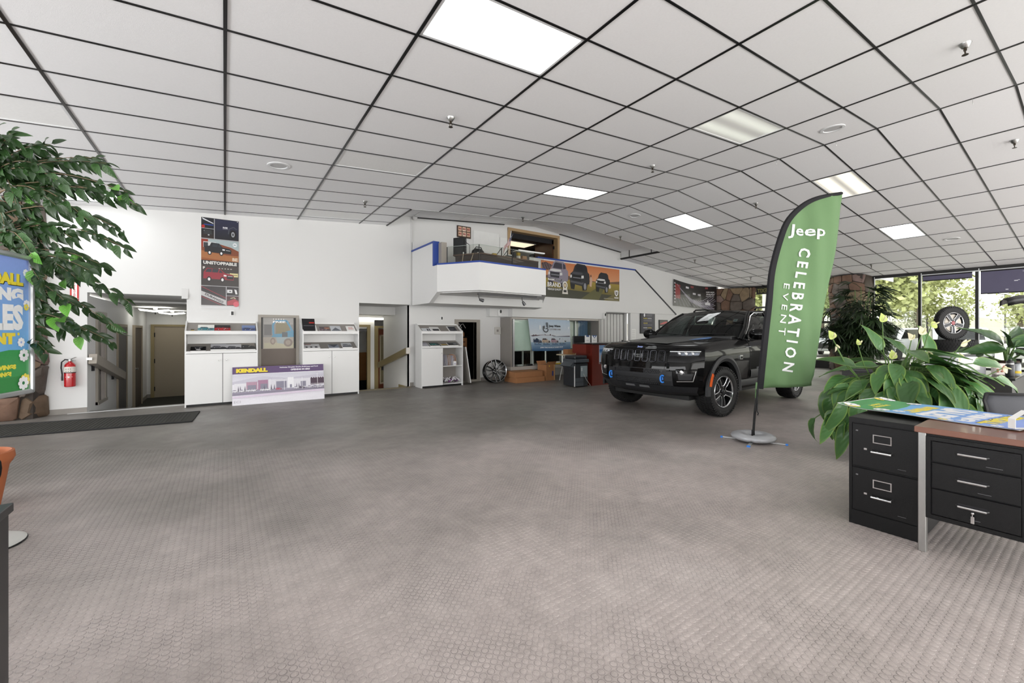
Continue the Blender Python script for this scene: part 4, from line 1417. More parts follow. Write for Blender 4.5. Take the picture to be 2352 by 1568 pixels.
a.poly([(x0 + 0.22, 1.53), (x0 + 0.46, 1.56), (x1, 1.60), (x1, 1.5), (x0 + 0.22, 1.45)], '#23253d')
a.disc(x1 - 0.09, 1.40, 0.055, 0.085, '#08080a')
a.disc(x1 - 0.09, 1.40, 0.028, 0.05, '#9da0a4')
a.disc(x1 - 0.09, 1.40, 0.014, 0.024, '#3a3b40')
a.line([(x1 - 0.16, 1.40), (x1 - 0.15, 1.5), (x1 - 0.08, 1.54), (x1 - 0.03, 1.5)], 0.014, '#4a4c55')
a.text('RAM', x0 + 0.36, 1.50, 0.028, '#e9e9ec', 0.07, bold=0.05)
a.rect(x0 + 0.32, 1.485, x0 + 0.40, 1.492, '#a0a0a8')
a.grad(x0, 0.88, x1, 1.275, '#8a4a20', '#c98a54')
a.poly([(x0, 1.13), (x0 + 0.12, 1.2), (x0 + 0.3, 1.19), (x1, 1.08), (x1, 1.275), (x0, 1.275)], '#a5b3b5')
a.poly([(x0, 1.12), (x0 + 0.10, 1.215), (x0 + 0.26, 1.2), (x1 - 0.12, 1.15), (x1, 1.09), (x1, 1.0), (x0, 1.0)], '#7d3f22')
a.poly([(x0, 1.12), (x0 + 0.1, 1.15), (x0 + 0.1, 1.27), (x0, 1.27)], '#8f2f1a')
a.poly([(x0, 0.93), (x1, 0.88), (x1, 0.97), (x0, 1.06)], '#a2673a')
a.rect(x0 + 0.03, 1.12, x0 + 0.22, 1.225, '#c9cbc9')
a.rect(x0 + 0.035, 1.12, x0 + 0.1, 1.21, '#33363a')
a.car(x0 + 0.25, 0.985, 0.42, '#1b1c20', light='#e6e6e8')
a.disc(x1 - 0.06, 1.205, 0.033, 0.036, '#e9ebec')
a.text('m', x1 - 0.06, 1.19, 0.028, '#8fa0a6', 0.042, bold=0.06)
a.text('BE', x1 - 0.015, 0.90, 0.06, '#d9c6b0', 0.085, 'r', bold=0.05)
a.rect(x0, 0.80, x1, 0.885, '#1a1618')
a.text('UNSTOPPABLE', 0, 0.81, 0.062, '#cfcdc9', PW * 0.9, bold=0.06)
a.grad(x0, 0.42, x1, 0.80, '#241c1b', '#3d3330')
a.rect(x1 - 0.14, 0.60, x1 - 0.01, 0.67, '#d3c690')
a.rect(x1 - 0.13, 0.63, x1 - 0.02, 0.64, '#4a4234', False)
a.rect(x0 + 0.3, 0.60, x0 + 0.42, 0.66, '#bdb8b0')
for k in range(5):
    a.disc(x0 + 0.27 + k * 0.045, 0.745, 0.014, 0.008, '#b9b3aa', 8)
a.text('F', x0 + 0.04, 0.72, 0.045, '#d8d4cc', 0.03, bold=0.05)
a.car(x0 + 0.26, 0.49, 0.48, '#8e1f30', kind='suv', light='#e3dfe0')
a.grad(x0, 0.06, x0 + 0.37, 0.41, '#3a3438', '#2c282b')
a.poly([(x0, 0.32), (x0, 0.24), (x0 + 0.37, 0.07), (x0 + 0.37, 0.16)], '#b9b7b8')
a.line([(x0, 0.40), (x0 + 0.37, 0.2)], 0.008, '#a12c3c')
a.line([(x0, 0.22), (x0 + 0.3, 0.07)], 0.008, '#a12c3c')
a.text('DURANGO', x0 + 0.185, 0.175, 0.04, '#3c3a3e', 0.31, bold=0.04, rot=-0.50)
a.rect(x0 + 0.38, 0.25, x1, 0.41, '#262226')
a.rect(x0 + 0.39, 0.30, x0 + 0.47, 0.36, '#d7d7d8')
a.disc(x0 + 0.435, 0.33, 0.02, 0.01, '#4a484c')
a.poly([(x0 + 0.50, 0.37), (x0 + 0.535, 0.36), (x0 + 0.55, 0.28), (x0 + 0.52, 0.28)], '#d7d7d8')
a.rect(x0 + 0.38, 0.06, x1, 0.24, '#3f1a20')
a.poly([(x0 + 0.39, 0.14), (x0 + 0.5, 0.19), (x1, 0.15), (x1, 0.08), (x0 + 0.39, 0.07)], '#a02436')
a.disc(x1 - 0.04, 0.09, 0.045, 0.05, '#c9485a')
a.line([(x0 + 0.44, 0.2), (x0 + 0.5, 0.215), (x0 + 0.52, 0.19)], 0.012, '#cfcfa8')
for z in (1.28, 0.415):
    a.rect(x0, z - 0.004, x1, z + 0.004, '#c5c4c6')
a.rect(x0 + 0.19, 1.28, x0 + 0.2, 1.655, '#b9b8bc', False)
a.rect(x0, 1.46, x0 + 0.19, 1.468, '#b9b8bc', False)
a.rect(x0 + 0.37, 0.06, x0 + 0.38, 0.41, '#b9b8bc', False)
a.rect(x0 + 0.38, 0.24, x1, 0.248, '#b9b8bc', False)
a.disc(x0 + 0.02, PH - 0.02, 0.008, 0.008, '#e8e8e8', 8)
a.disc(x1 - 0.02, PH - 0.02, 0.008, 0.008, '#e8e8e8', 8)
a.build('artwork', PRINT_GLOSS, t, (0, -0.006, 0))
for n, (x, z, lab) in enumerate(((0.12, 1.66, 'small black thermostat on the white wall under the tall vehicle poster'), (4.49, 1.655, 'small black thermostat on the wall above the open cabinet'))):
    t = thing('thermostat', lab, 'thermostat', (x, WY if n == 0 else WY + 0.15, z))
    bx('wall_plate', -0.04, 0.04, -0.012, 0, -0.052, 0.052, m_lam, t, bevel=0.003)
    bx('body', -0.017, 0.017, -0.03, -0.012, -0.038, 0.028, m_black, t, bevel=0.003)
t = thing('leaflet_holder', 'clear plastic holder on the wall corner of the left hallway', 'holder', (-0.585, WY, 1.89))
bx('back_plate', -0.045, 0.05, -0.008, 0, 0, 0.19, M('frosted_plastic', '#d4d4d3', 0.25), t)
bx('pocket', -0.04, 0.045, -0.03, -0.024, 0, 0.1, M('frosted_plastic', '#d4d4d3', 0.25), t)
bx('pocket_floor', -0.04, 0.045, -0.03, 0.0, 0, 0.005, M('frosted_plastic', '#d4d4d3', 0.25), t)
# fire extinguisher and its sign
t = thing('fire_extinguisher', 'red fire extinguisher hung on the white wall by the stone column', 'extinguisher', (-2.01, WY - 0.075, 0.44))
m_red = M('red_enamel', '#b3141c', 0.25, var=0.04, coat=0.4)
MB().lathe([(0.0, 0.0), (0.06, 0.0), (0.066, 0.008), (0.066, 0.31), (0.060, 0.345), (0.04, 0.375), (0.022, 0.385), (0.022, 0.40), (0.0, 0.40)], 28).build('cylinder', m_red, t, smooth=True)
MB().lathe([(0.0668, 0.23), (0.0668, 0.315)], 28, caps=False).build('paper_label', M('extinguisher_label', '#d9d4cc', 0.6, var=0.3, scale=60), t, smooth=True)
MB().lathe([(0.068, 0.215), (0.068, 0.228)], 28, caps=False).build('strap', m_black, t)
MB().lathe([(0.02, 0.395), (0.024, 0.41), (0.02, 0.43), (0.0, 0.432)], 16).build('valve', m_steel, t, smooth=True)
m = MB()
m.add([(-0.012, -0.02, 0.43), (0.012, -0.02, 0.43), (0.012, -0.10, 0.46), (-0.012, -0.10, 0.46), (-0.012, -0.02, 0.436), (0.012, -0.02, 0.436), (0.012, -0.10, 0.466), (-0.012, -0.10, 0.466)],
      [(0, 3, 2, 1), (4, 5, 6, 7), (0, 1, 5, 4), (1, 2, 6, 5), (2, 3, 7, 6), (3, 0, 4, 7)])
m.build('upper_lever', m_steel, t, rz=0.9)
m = MB().box(-0.01, 0.01, -0.09, 0.0, 0.405, 0.412)
m.build('carry_handle', m_steel, t, rz=0.9)
MB().tube([(-0.01, -0.01, 0.42), (-0.05, -0.02, 0.43), (-0.085, -0.03, 0.39), (-0.09, -0.03, 0.30), (-0.08, -0.025, 0.20)], 0.009, 8).build('hose', m_rubber, t, smooth=True)
MB().lathe([(0.009, 0.0), (0.012, -0.05), (0.012, -0.10)], 10, Matrix.Translation((-0.08, -0.025, 0.2))).build('nozzle', m_black, t)
a = Art(lambda x, y, z: (math.sin(x / 0.0672) * (0.0675 - y), -math.cos(x / 0.0672) * (0.0675 - y), z))
for k in range(6):
    a.disc(-0.03 + (k % 3) * 0.025, 0.245 + (k // 3) * 0.035, 0.006, 0.009, '#7d746a', 8)
a.build('label_marks', PRINT, t, (0, 0, 0))['kind'] = 'stuff'
a = Art(a.f)
a.poly([(-0.045, 0.155), (0.0, 0.142), (0.045, 0.155), (0.0, 0.168)], '#e5e2de')
a.build('diamond_mark', PRINT, t, (0, 0, 0))
bx('wall_hook', -0.02, 0.02, 0.03, 0.075, 0.36, 0.42, m_steel, t)
t = thing('extinguisher_sign', 'red bordered arrow sign pointing down to the fire extinguisher', 'sign', (-1.975, WY - 0.002, 1.765))
bx('plate', -0.05, 0.05, -0.004, 0, 0, 0.4, M('red_sign_plate', '#c8231f', 0.4), t)
a = Art()
a.rect(-0.03, 0.06, 0.03, 0.39, '#eeeeec')
a.poly([(-0.046, 0.075), (0.046, 0.075), (0.0, 0.004)], '#eeeeec')
a.poly([(-0.03, 0.072), (0.03, 0.072), (0.0, 0.018)], '#c8231f')
for k, ch in enumerate('FIRE EXTINGUISHER'):
    if ch != ' ':
        a.text(ch, 0, 0.365 - k * 0.0175, 0.013, '#c8231f', 0.022 if ch != 'I' else 0.006, bold=0.04)
a.build('lettering', PRINT, t, (0, -0.004, 0))
# wall boxes under the loft
for (x, lab) in ((6.1, 'small white wall speaker left of the service window header'), (9.95, 'small white wall speaker at the right end of the header')):
    t = thing('wall_speaker', lab, 'speaker', (x, WY - 0.03 if x < 7 else WY - 0.225, 1.80))
    bx('box', -0.05, 0.05, -0.04, 0.0, -0.06, 0.11, m_lam, t, bevel=0.006)
    MB().lathe([(0.0, 0.0), (0.026, 0.0), (0.03, 0.006), (0.0, 0.008)], 14, Matrix.Translation((0.02, -0.04, 0.055)) @ Matrix.Rotation(PI / 2, 4, 'X') @ Matrix.Scale(1.6, 4, (0, 1, 0))).build('driver', m_black, t)
t = thing('wall_panel_box', 'small grey control box on the wall beside the service window', 'box', (6.16, WY + 0.15, 1.33))
bx('body', -0.1, 0.08, -0.05, 0, -0.09, 0.11, M('pale_grey_box', '#c9c7c1', 0.5), t, bevel=0.005)
bx('plate', -0.06, 0.0, -0.055, -0.05, -0.02, 0.04, m_greylam, t)

# ================================================================== THE CAR
# local frame: x to the tail from the front axle, y across (driver's side negative), z up
m_paint = M('black_car_paint', '#030304', 0.5, 0.0, var=0.1, coat=0.42, spec=0.05)
m_gloss = M('gloss_black_trim', '#040405', 0.5, var=0.1, coat=0.6, spec=0.05)
m_clad = M('dark_grey_cladding', '#1e1f22', 0.55, var=0.06, bump=0.05, bscale=400)
m_matte = M('matte_charcoal_hood_film', '#242524', 0.42, var=0.05)
m_hblue = M('blue_hood_accent', '#2f6fb4', 0.35, var=0.04)
m_hook = M('bright_blue_hook', '#2f86e8', 0.35, var=0.03)
m_carglass = glass_mat('dark_car_glass', (0.10, 0.12, 0.12), 1.45)
m_wind = glass_mat('windscreen_glass', (0.30, 0.34, 0.33), 1.45)
m_lens = glass_mat('headlamp_lens', (0.85, 0.87, 0.9), 1.5)
m_int = M('black_interior', '#0d0d0e', 0.6, var=0.2)
car = thing('car', 'black sport utility car with blue tow hooks parked in front of the reception desk', 'car', (6.25, 4.33, 0.0), math.radians(3.1))

LV = [(0.34, -0.70, 0.82), (0.41, -0.80, 0.89), (0.52, -0.875, 0.925), (0.66, -0.89, 0.94), (0.80, -0.88, 0.95), (0.92, -0.865, 0.952), (1.00, -0.845, 0.942), (1.05, -0.815, 0.92), (1.078, -0.76, 0.875)]


def rise(x):
    if x < -0.8:
        return 0.0
    if x < 0.75:
        return 0.105 * (x + 0.8) / 1.55
    return 0.105 + 0.035 * min(1, (x - 0.75) / 3.0)


def level(zf, xf, ym, k):
    pts = []
    c = 0.27
    for i in range(11):
        y = ym * i / 10
        pts.append([xf + c * (i / 10) ** 3.2, y])
    x0 = xf + c
    for i in range(1, 29):
        x = x0 + (3.86 - x0) * i / 28
        yy = ym
        if x > 3.2:
            yy = ym - 0.07 * ((x - 3.2) / 0.66) ** 2
        pts.append([x, yy])
    for i in range(1, 7):
        a = i / 6
        pts.append([3.86 + 0.12 * a, (ym - 0.07) * (1 - a)])
    w = max(0, (k - 4) / 4)
    low = 0.06 * max(0, (3 - k) / 3)
    out = []
    for x, y in pts:
        z = zf + rise(x) * w
        if 0.4 < x < 2.5 and k < 2:
            z = zf + 0.02
        out.append((x, y, z))
    return out


half = [level(zf, xf, ym, k) for k, (zf, xf, ym) in enumerate(LV)]
top = half[-1]
for f, dz in ((0.82, 0.018), (0.55, 0.032), (0.27, 0.040), (0.0, 0.043)):
    half.append([(x + (0.03 * (1 - f) if x < -0.4 else 0), y * f, z + dz * (1 - 0.2 * (x > 0.7))) for x, y, z in top])
bottom = [[(x, y * f, z) for x, y, z in half[0]] for f in (0.0, 0.5)]
rows = bottom + half
m = MB()
m.grid(rows)
m.grid([[(x, -y, z) for x, y, z in r] for r in rows])
body = m.build('body', m_paint, car, smooth=True, angle=40)
bm = bmesh.new()
bm.from_mesh(body.data)
bmesh.ops.remove_doubles(bm, verts=bm.verts[:], dist=0.0005)
bmesh.ops.dissolve_degenerate(bm, edges=bm.edges[:], dist=0.0005)
bmesh.ops.recalc_face_normals(bm, faces=bm.faces[:])
bm.to_mesh(body.data)
bm.free()
# wheel arches cut out of the solid body
cut = MB()
for wx in (0.0, 2.964):
    for s in (-1, 1):
        cut.lathe([(0.0001, 0.60), (0.455, 0.60), (0.475, 1.1), (0.0001, 1.1)], 40, Matrix.Translation((wx, 0, 0.40)) @ Matrix.Rotation(-s * PI / 2, 4, 'X'))
cut_o = fix_normals(cut.build('arch_cutter', m_int))
mod = body.modifiers.new('arches', 'BOOLEAN')
mod.operation = 'DIFFERENCE'
mod.object = cut_o
mod.solver = 'EXACT'
cut_o.matrix_world = Matrix.Translation(car.location) @ Matrix.Rotation(car.rotation_euler.z, 4, 'Z')
bpy.context.view_layer.update()
dg = bpy.context.evaluated_depsgraph_get()
me2 = bpy.data.meshes.new_from_object(body.evaluated_get(dg))
body.modifiers.clear()
body.data = me2
bpy.data.objects.remove(cut_o)
if len(me2.materials) == 0:
    me2.materials.append(m_paint)


def F(y, z):
    """front surface of the car: x for a given height and distance from the middle"""
    a = abs(y)
    for (z0, x0, y0), (z1, x1, y1) in zip(LV, LV[1:]):
        if z <= z1 or (z1, x1, y1) == LV[-1]:
            t = min(1, max(0, (z - z0) / (z1 - z0)))
            xf, ym = x0 + (x1 - x0) * t, y0 + (y1 - y0) * t
            return xf + 0.27 * min(1.15, a / ym) ** 3.2
    return LV[-1][1]


def patch(name, poly, off, mat, parent=car, depth=0.02, n=6, **k):
    """panel on the nose; poly: four corners (y,z): lower left, lower right, upper right, upper left"""
    m = MB()
    (a, b, c, d) = poly
    for sgn, o in ((1, off), (-1, off - depth)):
        rws = []
        for i in range(4):
            v = i / 3
            r = []
            for j in range(n + 1):
                u = j / n
                y = (a[0] * (1 - u) + b[0] * u) * (1 - v) + (d[0] * (1 - u) + c[0] * u) * v
                z = (a[1] * (1 - u) + b[1] * u) * (1 - v) + (d[1] * (1 - u) + c[1] * u) * v
                r.append((F(y, z) - o, y, z))
            rws.append(r)
        m.grid(rws)
    N = 4 * (n + 1)
    edge = [j for j in range(n + 1)] + [i * (n + 1) + n for i in range(1, 4)] + [3 * (n + 1) + j for j in range(n - 1, -1, -1)] + [i * (n + 1) for i in range(2, 0, -1)]
    fs = [(edge[i], edge[(i + 1) % len(edge)], edge[(i + 1) % len(edge)] + N, edge[i] + N) for i in range(len(edge))]
    m.add([], [])
    m.f += fs
    m.c += [None] * len(fs)
    return fix_normals(m.build(name, mat, parent, **k))


def mir(p):
    a, b, c, d = p
    return [(-b[0], b[1]), (-a[0], a[1]), (-d[0], d[1]), (-c[0], c[1])]


# grille: dark panel with seven framed slots
gr = patch('grille', [(-0.50, 0.835), (0.50, 0.835), (0.505, 1.03), (-0.505, 1.03)], 0.004, m_gloss, n=12)
m_ring = M('grille_ring', '#4a4b50', 0.25, 0.8)
for k in range(7):
    yc = (k - 3) * 0.138
    pts = [(yc + sy * 0.046, z) for sy, z in ((-1, 0.86), (-1, 1.005), (-0.7, 1.015), (0.7, 1.015), (1, 1.005), (1, 0.86), (0.7, 0.85), (-0.7, 0.85), (-1, 0.86))]
    MB().tube([(F(y, z) - 0.010, y, z) for y, z in pts], 0.009, 6, caps=False).build('slot_ring', m_ring, gr, smooth=True)
    mm = MB()
    for q in range(5):
        for r in range(2):
            z = 0.872 + q * 0.03
            y = yc - 0.018 + r * 0.036
            mm.lathe([(0.001, 0.0), (0.010, 0.0), (0.012, 0.004), (0.006, 0.007)], 6, Matrix.Translation((F(y, z) - 0.006, y, z)) @ Matrix.Rotation(-PI / 2, 4, 'Y'), caps=False)
    o = mm.build('mesh_insert', m_blackp, gr)
    o['kind'] = 'stuff'
# hood badge
t_ = Art()
t_.text('Jeep', 0, 0, 0.042, '#8f9fd8', 0.105, bold=0.05)
bo = t_.build('badge', PRINT_GLOSS, car)
bo.location = (F(0, 1.055) - 0.004, 0.0, 1.048)
bo.rotation_euler = (math.radians(-25), 0, -PI / 2)
# headlights
for s in (-1, 1):
    p = [(0.515, 0.915), (0.90, 0.925), (0.92, 1.045), (0.515, 1.04)]
    q = p if s > 0 else mir(p)
    hl = patch('headlight', q, 0.006, m_gloss, n=8)
    p2 = [(0.535, 0.945), (0.885, 0.955), (0.90, 1.02), (0.535, 1.015)]
    patch('lens', p2 if s > 0 else mir(p2), 0.016, m_lens, hl, 0.006, n=8)
    pr_ = [(0.68, 0.955), (0.885, 0.962), (0.895, 1.0), (0.68, 0.998)]
    patch('reflector_panel', pr_ if s > 0 else mir(pr_), 0.009, M('lamp_silver', '#a9adb2', 0.25, 0.8, var=0.5, scale=30), hl, 0.004, n=6)
    p3 = [(0.53, 1.005), (0.90, 1.01), (0.90, 1.022), (0.53, 1.017)]
    patch('light_strip', p3 if s > 0 else mir(p3), 0.019, M('daytime_strip', '#e6e8ec', 0.25), hl, 0.006, n=8)
    for y, w in ((0.65, 0.03), (0.73, 0.035), (0.81, 0.03)):
        MB().lathe([(0.001, 0.006), (w * 0.7, 0.004), (w, 0.0)], 16, Matrix.Translation((F(s * y, 0.98) - 0.007, s * y, 0.98)) @ Matrix.Rotation(-PI / 2, 4, 'Y'), caps=False).build('reflector', m_chrome, hl, smooth=True)
    p4 = [(0.40, 0.50), (0.585, 0.50), (0.585, 0.72), (0.44, 0.72)]
    patch('bumper_pillar', p4 if s > 0 else mir(p4), 0.022, m_clad, n=4, depth=0.04)
    hk = []
    for a_ in range(-6, 7):
        th = a_ / 6 * 2.2 + (0 if True else 0)
        hk.append((F(s * 0.475, 0.60) - 0.075, s * 0.475 + 0.034 * math.cos(th), 0.605 + 0.052 * math.sin(th)))
    MB().tube(hk, 0.0115, 8).build('tow_hook', m_hook, car, smooth=True)
    bx('hook_mount', F(s * 0.475, 0.60) - 0.035, F(s * 0.475, 0.6) + 0.02, s * 0.475 + 0.018, s * 0.475 + 0.040, 0.58, 0.63, m_hook, car, bevel=0.006)
    p5 = [(0.64, 0.575), (0.83, 0.585), (0.87, 0.735), (0.63, 0.735)]
    fg = patch('fog_bezel', p5 if s > 0 else mir(p5), 0.010, m_gloss, n=5)
    p6 = [(0.665, 0.595), (0.815, 0.603), (0.845, 0.69), (0.655, 0.69)]
    patch('vent_insert', p6 if s > 0 else mir(p6), 0.017, m_clad, fg, 0.01, n=5)
    MB().lathe([(0.001, 0.008), (0.03, 0.006), (0.036, 0.0)], 16, Matrix.Translation((F(s * 0.70, 0.70) - 0.016, s * 0.70, 0.706)) @ Matrix.Rotation(-PI / 2, 4, 'Y'), caps=False).build('fog_lamp', m_chrome, fg, smooth=True)
    MB().tube([(F(s * y, z) - 0.02, s * y, z) for y, z in ((0.64, 0.57), (0.835, 0.58), (0.875, 0.735))], 0.006, 6).build('bright_edge', m_chrome, fg, smooth=True)
patch('upper_intake', [(-0.44, 0.665), (0.44, 0.665), (0.50, 0.745), (-0.50, 0.745)], 0.004, m_blackp, n=10)
patch('crash_bar', [(-0.44, 0.60), (0.44, 0.60), (0.44, 0.672), (-0.44, 0.672)], 0.03, m_clad, n=10, depth=0.05)
patch('lower_intake', [(-0.42, 0.50), (0.42, 0.50), (0.42, 0.60), (-0.42, 0.60)], 0.004, m_blackp, n=10)
mm = MB()
for k in range(26):
    for r in range(6):
        y = -0.40 + k * 0.032
        z = (0.515 + r * 0.026) if r < 3 else (0.68 + (r - 3) * 0.022)
        y += 0.016 * (r % 2)
        mm.lathe([(0.012, 0.0), (0.014, 0.004), (0.008, 0.006)], 6, Matrix.Translation((F(y, z) - 0.005, y, z)) @ Matrix.Rotation(-PI / 2, 4, 'Y'), caps=False)
o = mm.build('intake_mesh', M('mesh_plastic', '#222327', 0.4), car)
o['kind'] = 'stuff'
patch('sensor_plate', [(-0.12, 0.675), (0.12, 0.675), (0.12, 0.735), (-0.12, 0.735)], 0.014, m_gloss, n=4)
patch('lower_bumper', [(-0.80, 0.355), (0.80, 0.355), (0.87, 0.495), (-0.87, 0.495)], 0.012, m_clad, n=16)
for y0, y1 in ((-0.20, -0.02), (0.06, 0.24)):
    patch('skid_slot', [(y0, 0.44), (y1, 0.44), (y1 - 0.01, 0.472), (y0 + 0.01, 0.472)], 0.022, M('skid_silver', '#8d8f92', 0.35, 0.6), n=3)
# bonnet film and blue accent, lying just above the metal


def hood_z(x, y):
    base = LV[-1][0] + rise(x)
    a = min(1, abs(y) / 0.875)
    f = [(0.0, 0.043), (0.27, 0.040), (0.55, 0.032), (0.82, 0.018), (1.0, 0.0)]
    for (p, d), (p2, d2) in zip(f, f[1:]):
        if a <= p2:
            return base + d + (d2 - d) * (a - p) / (p2 - p)
    return base


def hood_sheet(name, rows_, lift, mat):
    m = MB()
    m.grid([[(x, y, hood_z(x, y) + lift) for x, y in r] for r in rows_])
    return m.build(name, mat, car, smooth=True)


hood_sheet('hood_film', [[(-0.70 + 0.02 * abs(v) * 3, v * 0.46 * (0.80 + 0.2 * u)) if False else (-0.68 + u * 1.32, v * (0.40 + 0.14 * u)) for v in (-1, -0.75, -0.5, -0.25, 0, 0.25, 0.5, 0.75, 1)] for u in [k / 12 for k in range(13)]], 0.004, m_matte)
hood_sheet('hood_accent', [[(0.02 + u * 0.60, -0.36 - 0.03 * u - v * (0.02 + 0.14 * math.sin(PI * (0.12 + 0.80 * u)))) for v in (0, 0.33, 0.66, 1)] for u in [k / 8 for k in range(9)]], 0.007, m_hblue)
# raised bonnet shoulders and shut lines
for s in (-1, 1):
    MB().tube([(x, s * 0.80 * (1 + 0.03 * (x < -0.3)), hood_z(x, 0.80) + 0.001) for x in (-0.50, -0.2, 0.1, 0.4, 0.66)], 0.004, 5).build('hood_gap', m_int, car)
MB().tube([(F(y, 1.062) - 0.001, y, 1.062) for y in [-0.85 + 0.17 * k for k in range(11)]], 0.004, 5).build('hood_gap', m_int, car)
bx('cowl', 0.60, 0.80, -0.78, 0.78, 1.17, 1.235, m_blackp, car, bevel=0.01)
# windscreen
base = [(0.64 + 0.15 * (k / 8) ** 2, 0.80 * k / 8, 1.238 - 0.03 * (k / 8) ** 2) for k in range(-8, 9)]
topc = [(1.47 + 0.10 * (k / 8) ** 2, 0.63 * k / 8, 1.712 - 0.045 * (k / 8) ** 2) for k in range(-8, 9)]
rws = []
for i in range(7):
    v = i / 6
    rws.append([(a[0] * (1 - v) + b[0] * v - 0.035 * math.sin(PI * v), a[1] * (1 - v) + b[1] * v, a[2] * (1 - v) + b[2] * v + 0.035 * math.sin(PI * v)) for a, b in zip(base, topc)])
m = MB()
m.grid(rws)
m.build('windshield', m_wind, car, smooth=True)
st_ = Art()
st_.rect(-0.035, 0, 0.035, 0.07, '#e7ece9')
st_.rect(-0.025, 0.02, 0.02, 0.05, '#7aa8ad')
so = st_.build('window_sticker', PRINT, car)
so.location = (1.26, -0.54, 1.49)
so.rotation_euler = (math.radians(-48), 0, -PI / 2)
for s in (-1, 1):
    MB().tube([(0.66, s * 0.05, 1.25), (0.70, s * 0.45, 1.275), (0.72, s * 0.66 - 0.0, 1.27)], 0.008, 6).build('wiper', m_blackp, car)
# roof
rr = []
for k in range(13):
    u = k / 12
    x = 1.47 + (3.72 - 1.47) * u
    zc = 1.712 + 0.035 * math.sin(PI * min(1, u * 1.1)) - 0.06 * u ** 3
    hw_ = 0.63 + 0.03 * math.sin(PI * u)
    rr.append([(x + 0.10 * (v ** 2) * (1 - u), hw_ * v, zc - 0.045 * v ** 2) for v in [q / 6 for q in range(-6, 7)]])
m = MB()
m.grid(rr)
m.build('roof', m_paint, car, smooth=True)
for s in (-1, 1):
    e = [r[12 if s > 0 else 0] for r in rr]
    MB().tube([(p[0], p[1], p[2] - 0.012) for p in e], 0.028, 8).build('cant_rail', m_paint, car, smooth=True)
    MB().tube([(1.95, s * 0.60, 1.725), (2.02, s * 0.60, 1.765), (2.4, s * 0.60, 1.785), (3.3, s * 0.58, 1.755), (3.45, s * 0.58, 1.70)], 0.017, 8).build('roof_rail', m_gloss, car, smooth=True)
    MB().tube([(0.72, s * 0.86, 1.165), (1.05, s * 0.80, 1.36), (1.35, s * 0.70, 1.56), (1.58, s * 0.635, 1.665)], [0.04, 0.036, 0.032, 0.03], 8).build('windscreen_pillar', m_paint, car, smooth=True)
    MB().tube([(0.80, s * 0.885, 1.185), (1.12, s * 0.825, 1.38), (1.43, s * 0.725, 1.585), (1.68, s * 0.685, 1.655), (2.4, s * 0.69, 1.67)], 0.008, 6).build('window_brightwork', m_chrome, car, smooth=True)
    MB().tube([(0.86, s * 0.925, 1.175), (1.5, s * 0.93, 1.185), (2.6, s * 0.925, 1.205)], 0.008, 6).build('belt_brightwork', m_chrome, car, smooth=True)
    m = MB()
    m.add([(0.92, s * 0.895, 1.185), (1.98, s * 0.90, 1.195), (2.06, s * 0.69, 1.655), (1.66, s * 0.68, 1.645), (1.42, s * 0.73, 1.56)], [(0, 1, 2, 3, 4)])
    m.build('side_window', m_carglass, car)
    m = MB()
    m.add([(2.10, s * 0.90, 1.195), (3.05, s * 0.90, 1.215), (3.0, s * 0.68, 1.65), (2.16, s * 0.69, 1.655)], [(0, 1, 2, 3)])
    m.add([(3.12, s * 0.90, 1.22), (3.75, s * 0.84, 1.24), (3.55, s * 0.65, 1.61), (3.06, s * 0.68, 1.65)], [(0, 1, 2, 3)])
    m.build('rear_side_window', m_carglass, car)
    MB().tube([(2.03, s * 0.905, 1.18), (2.07, s * 0.81, 1.42), (2.12, s * 0.69, 1.665)], 0.035, 6).build('door_pillar', m_gloss, car)
    # door panel, lower cladding and shut lines
    ms = MB()
    rws = []
    for (zf, xf, ym) in LV[2:8]:
        rws.append([(x, s * (ym + 0.004), zf + rise(x) * max(0, (LV.index((zf, xf, ym)) - 4) / 4)) for x in (0.90, 1.2, 1.5, 1.8, 1.97)])
    ms.grid(rws)
    ms.build('front_door', m_paint, car, smooth=True)
    rws = []
    for (zf, xf, ym) in LV[2:8]:
        rws.append([(x, s * (ym + 0.004), zf + rise(x) * max(0, (LV.index((zf, xf, ym)) - 4) / 4)) for x in (1.985, 2.2, 2.45)])
    md = MB()
    md.grid(rws)
    md.build('rear_door', m_paint, car, smooth=True)
    for x in (0.893, 1.978):
        MB().tube([(x, s * (ym + 0.002), zf + rise(x) * max(0, (k - 4) / 4)) for k, (zf, xf, ym) in enumerate(LV) if k > 1], 0.004, 5).build('door_gap', m_int, car)
    MB().tube([(x, s * 0.957, 1.03 + 0.03 * x) for x in (0.3, 0.9, 1.6, 2.4)], 0.004, 5).build('shoulder_crease', m_gloss, car)
    m = MB()
    m.grid([[(x, s * y, z) for x in (0.48, 1.2, 2.0, 2.52)] for y, z in ((0.88, 0.40), (0.945, 0.43), (0.955, 0.50), (0.94, 0.53))])
    m.build('sill_cladding', m_clad, car, smooth=True)
    m = MB()
    m.grid([[(x, s * y, z) for x in (0.90, 1.3, 1.7, 1.97)] for y, z in ((0.951, 0.545), (0.957, 0.56), (0.962, 0.66), (0.956, 0.68))])
    m.build('door_cladding', m_clad, car, smooth=True)
    MB().box(1.70, 1.90, s * 0.965 - 0.012, s * 0.965 + 0.012, 1.02, 1.045).build('door_handle', m_gloss, car, bevel=0.006)
    # mirror
    mi = MB()
    mi.lathe([(0.0, -0.13), (0.055, -0.125), (0.085, -0.09), (0.095, -0.02), (0.09, 0.06), (0.06, 0.11), (0.0, 0.125)], 16, Matrix.Translation((1.0, s * 1.03, 1.265)) @ Matrix.Rotation(PI / 2, 4, 'X') @ Matrix.Scale(0.75, 4, (1, 0, 0)))
    mo = mi.build('mirror', m_gloss, car, smooth=True)
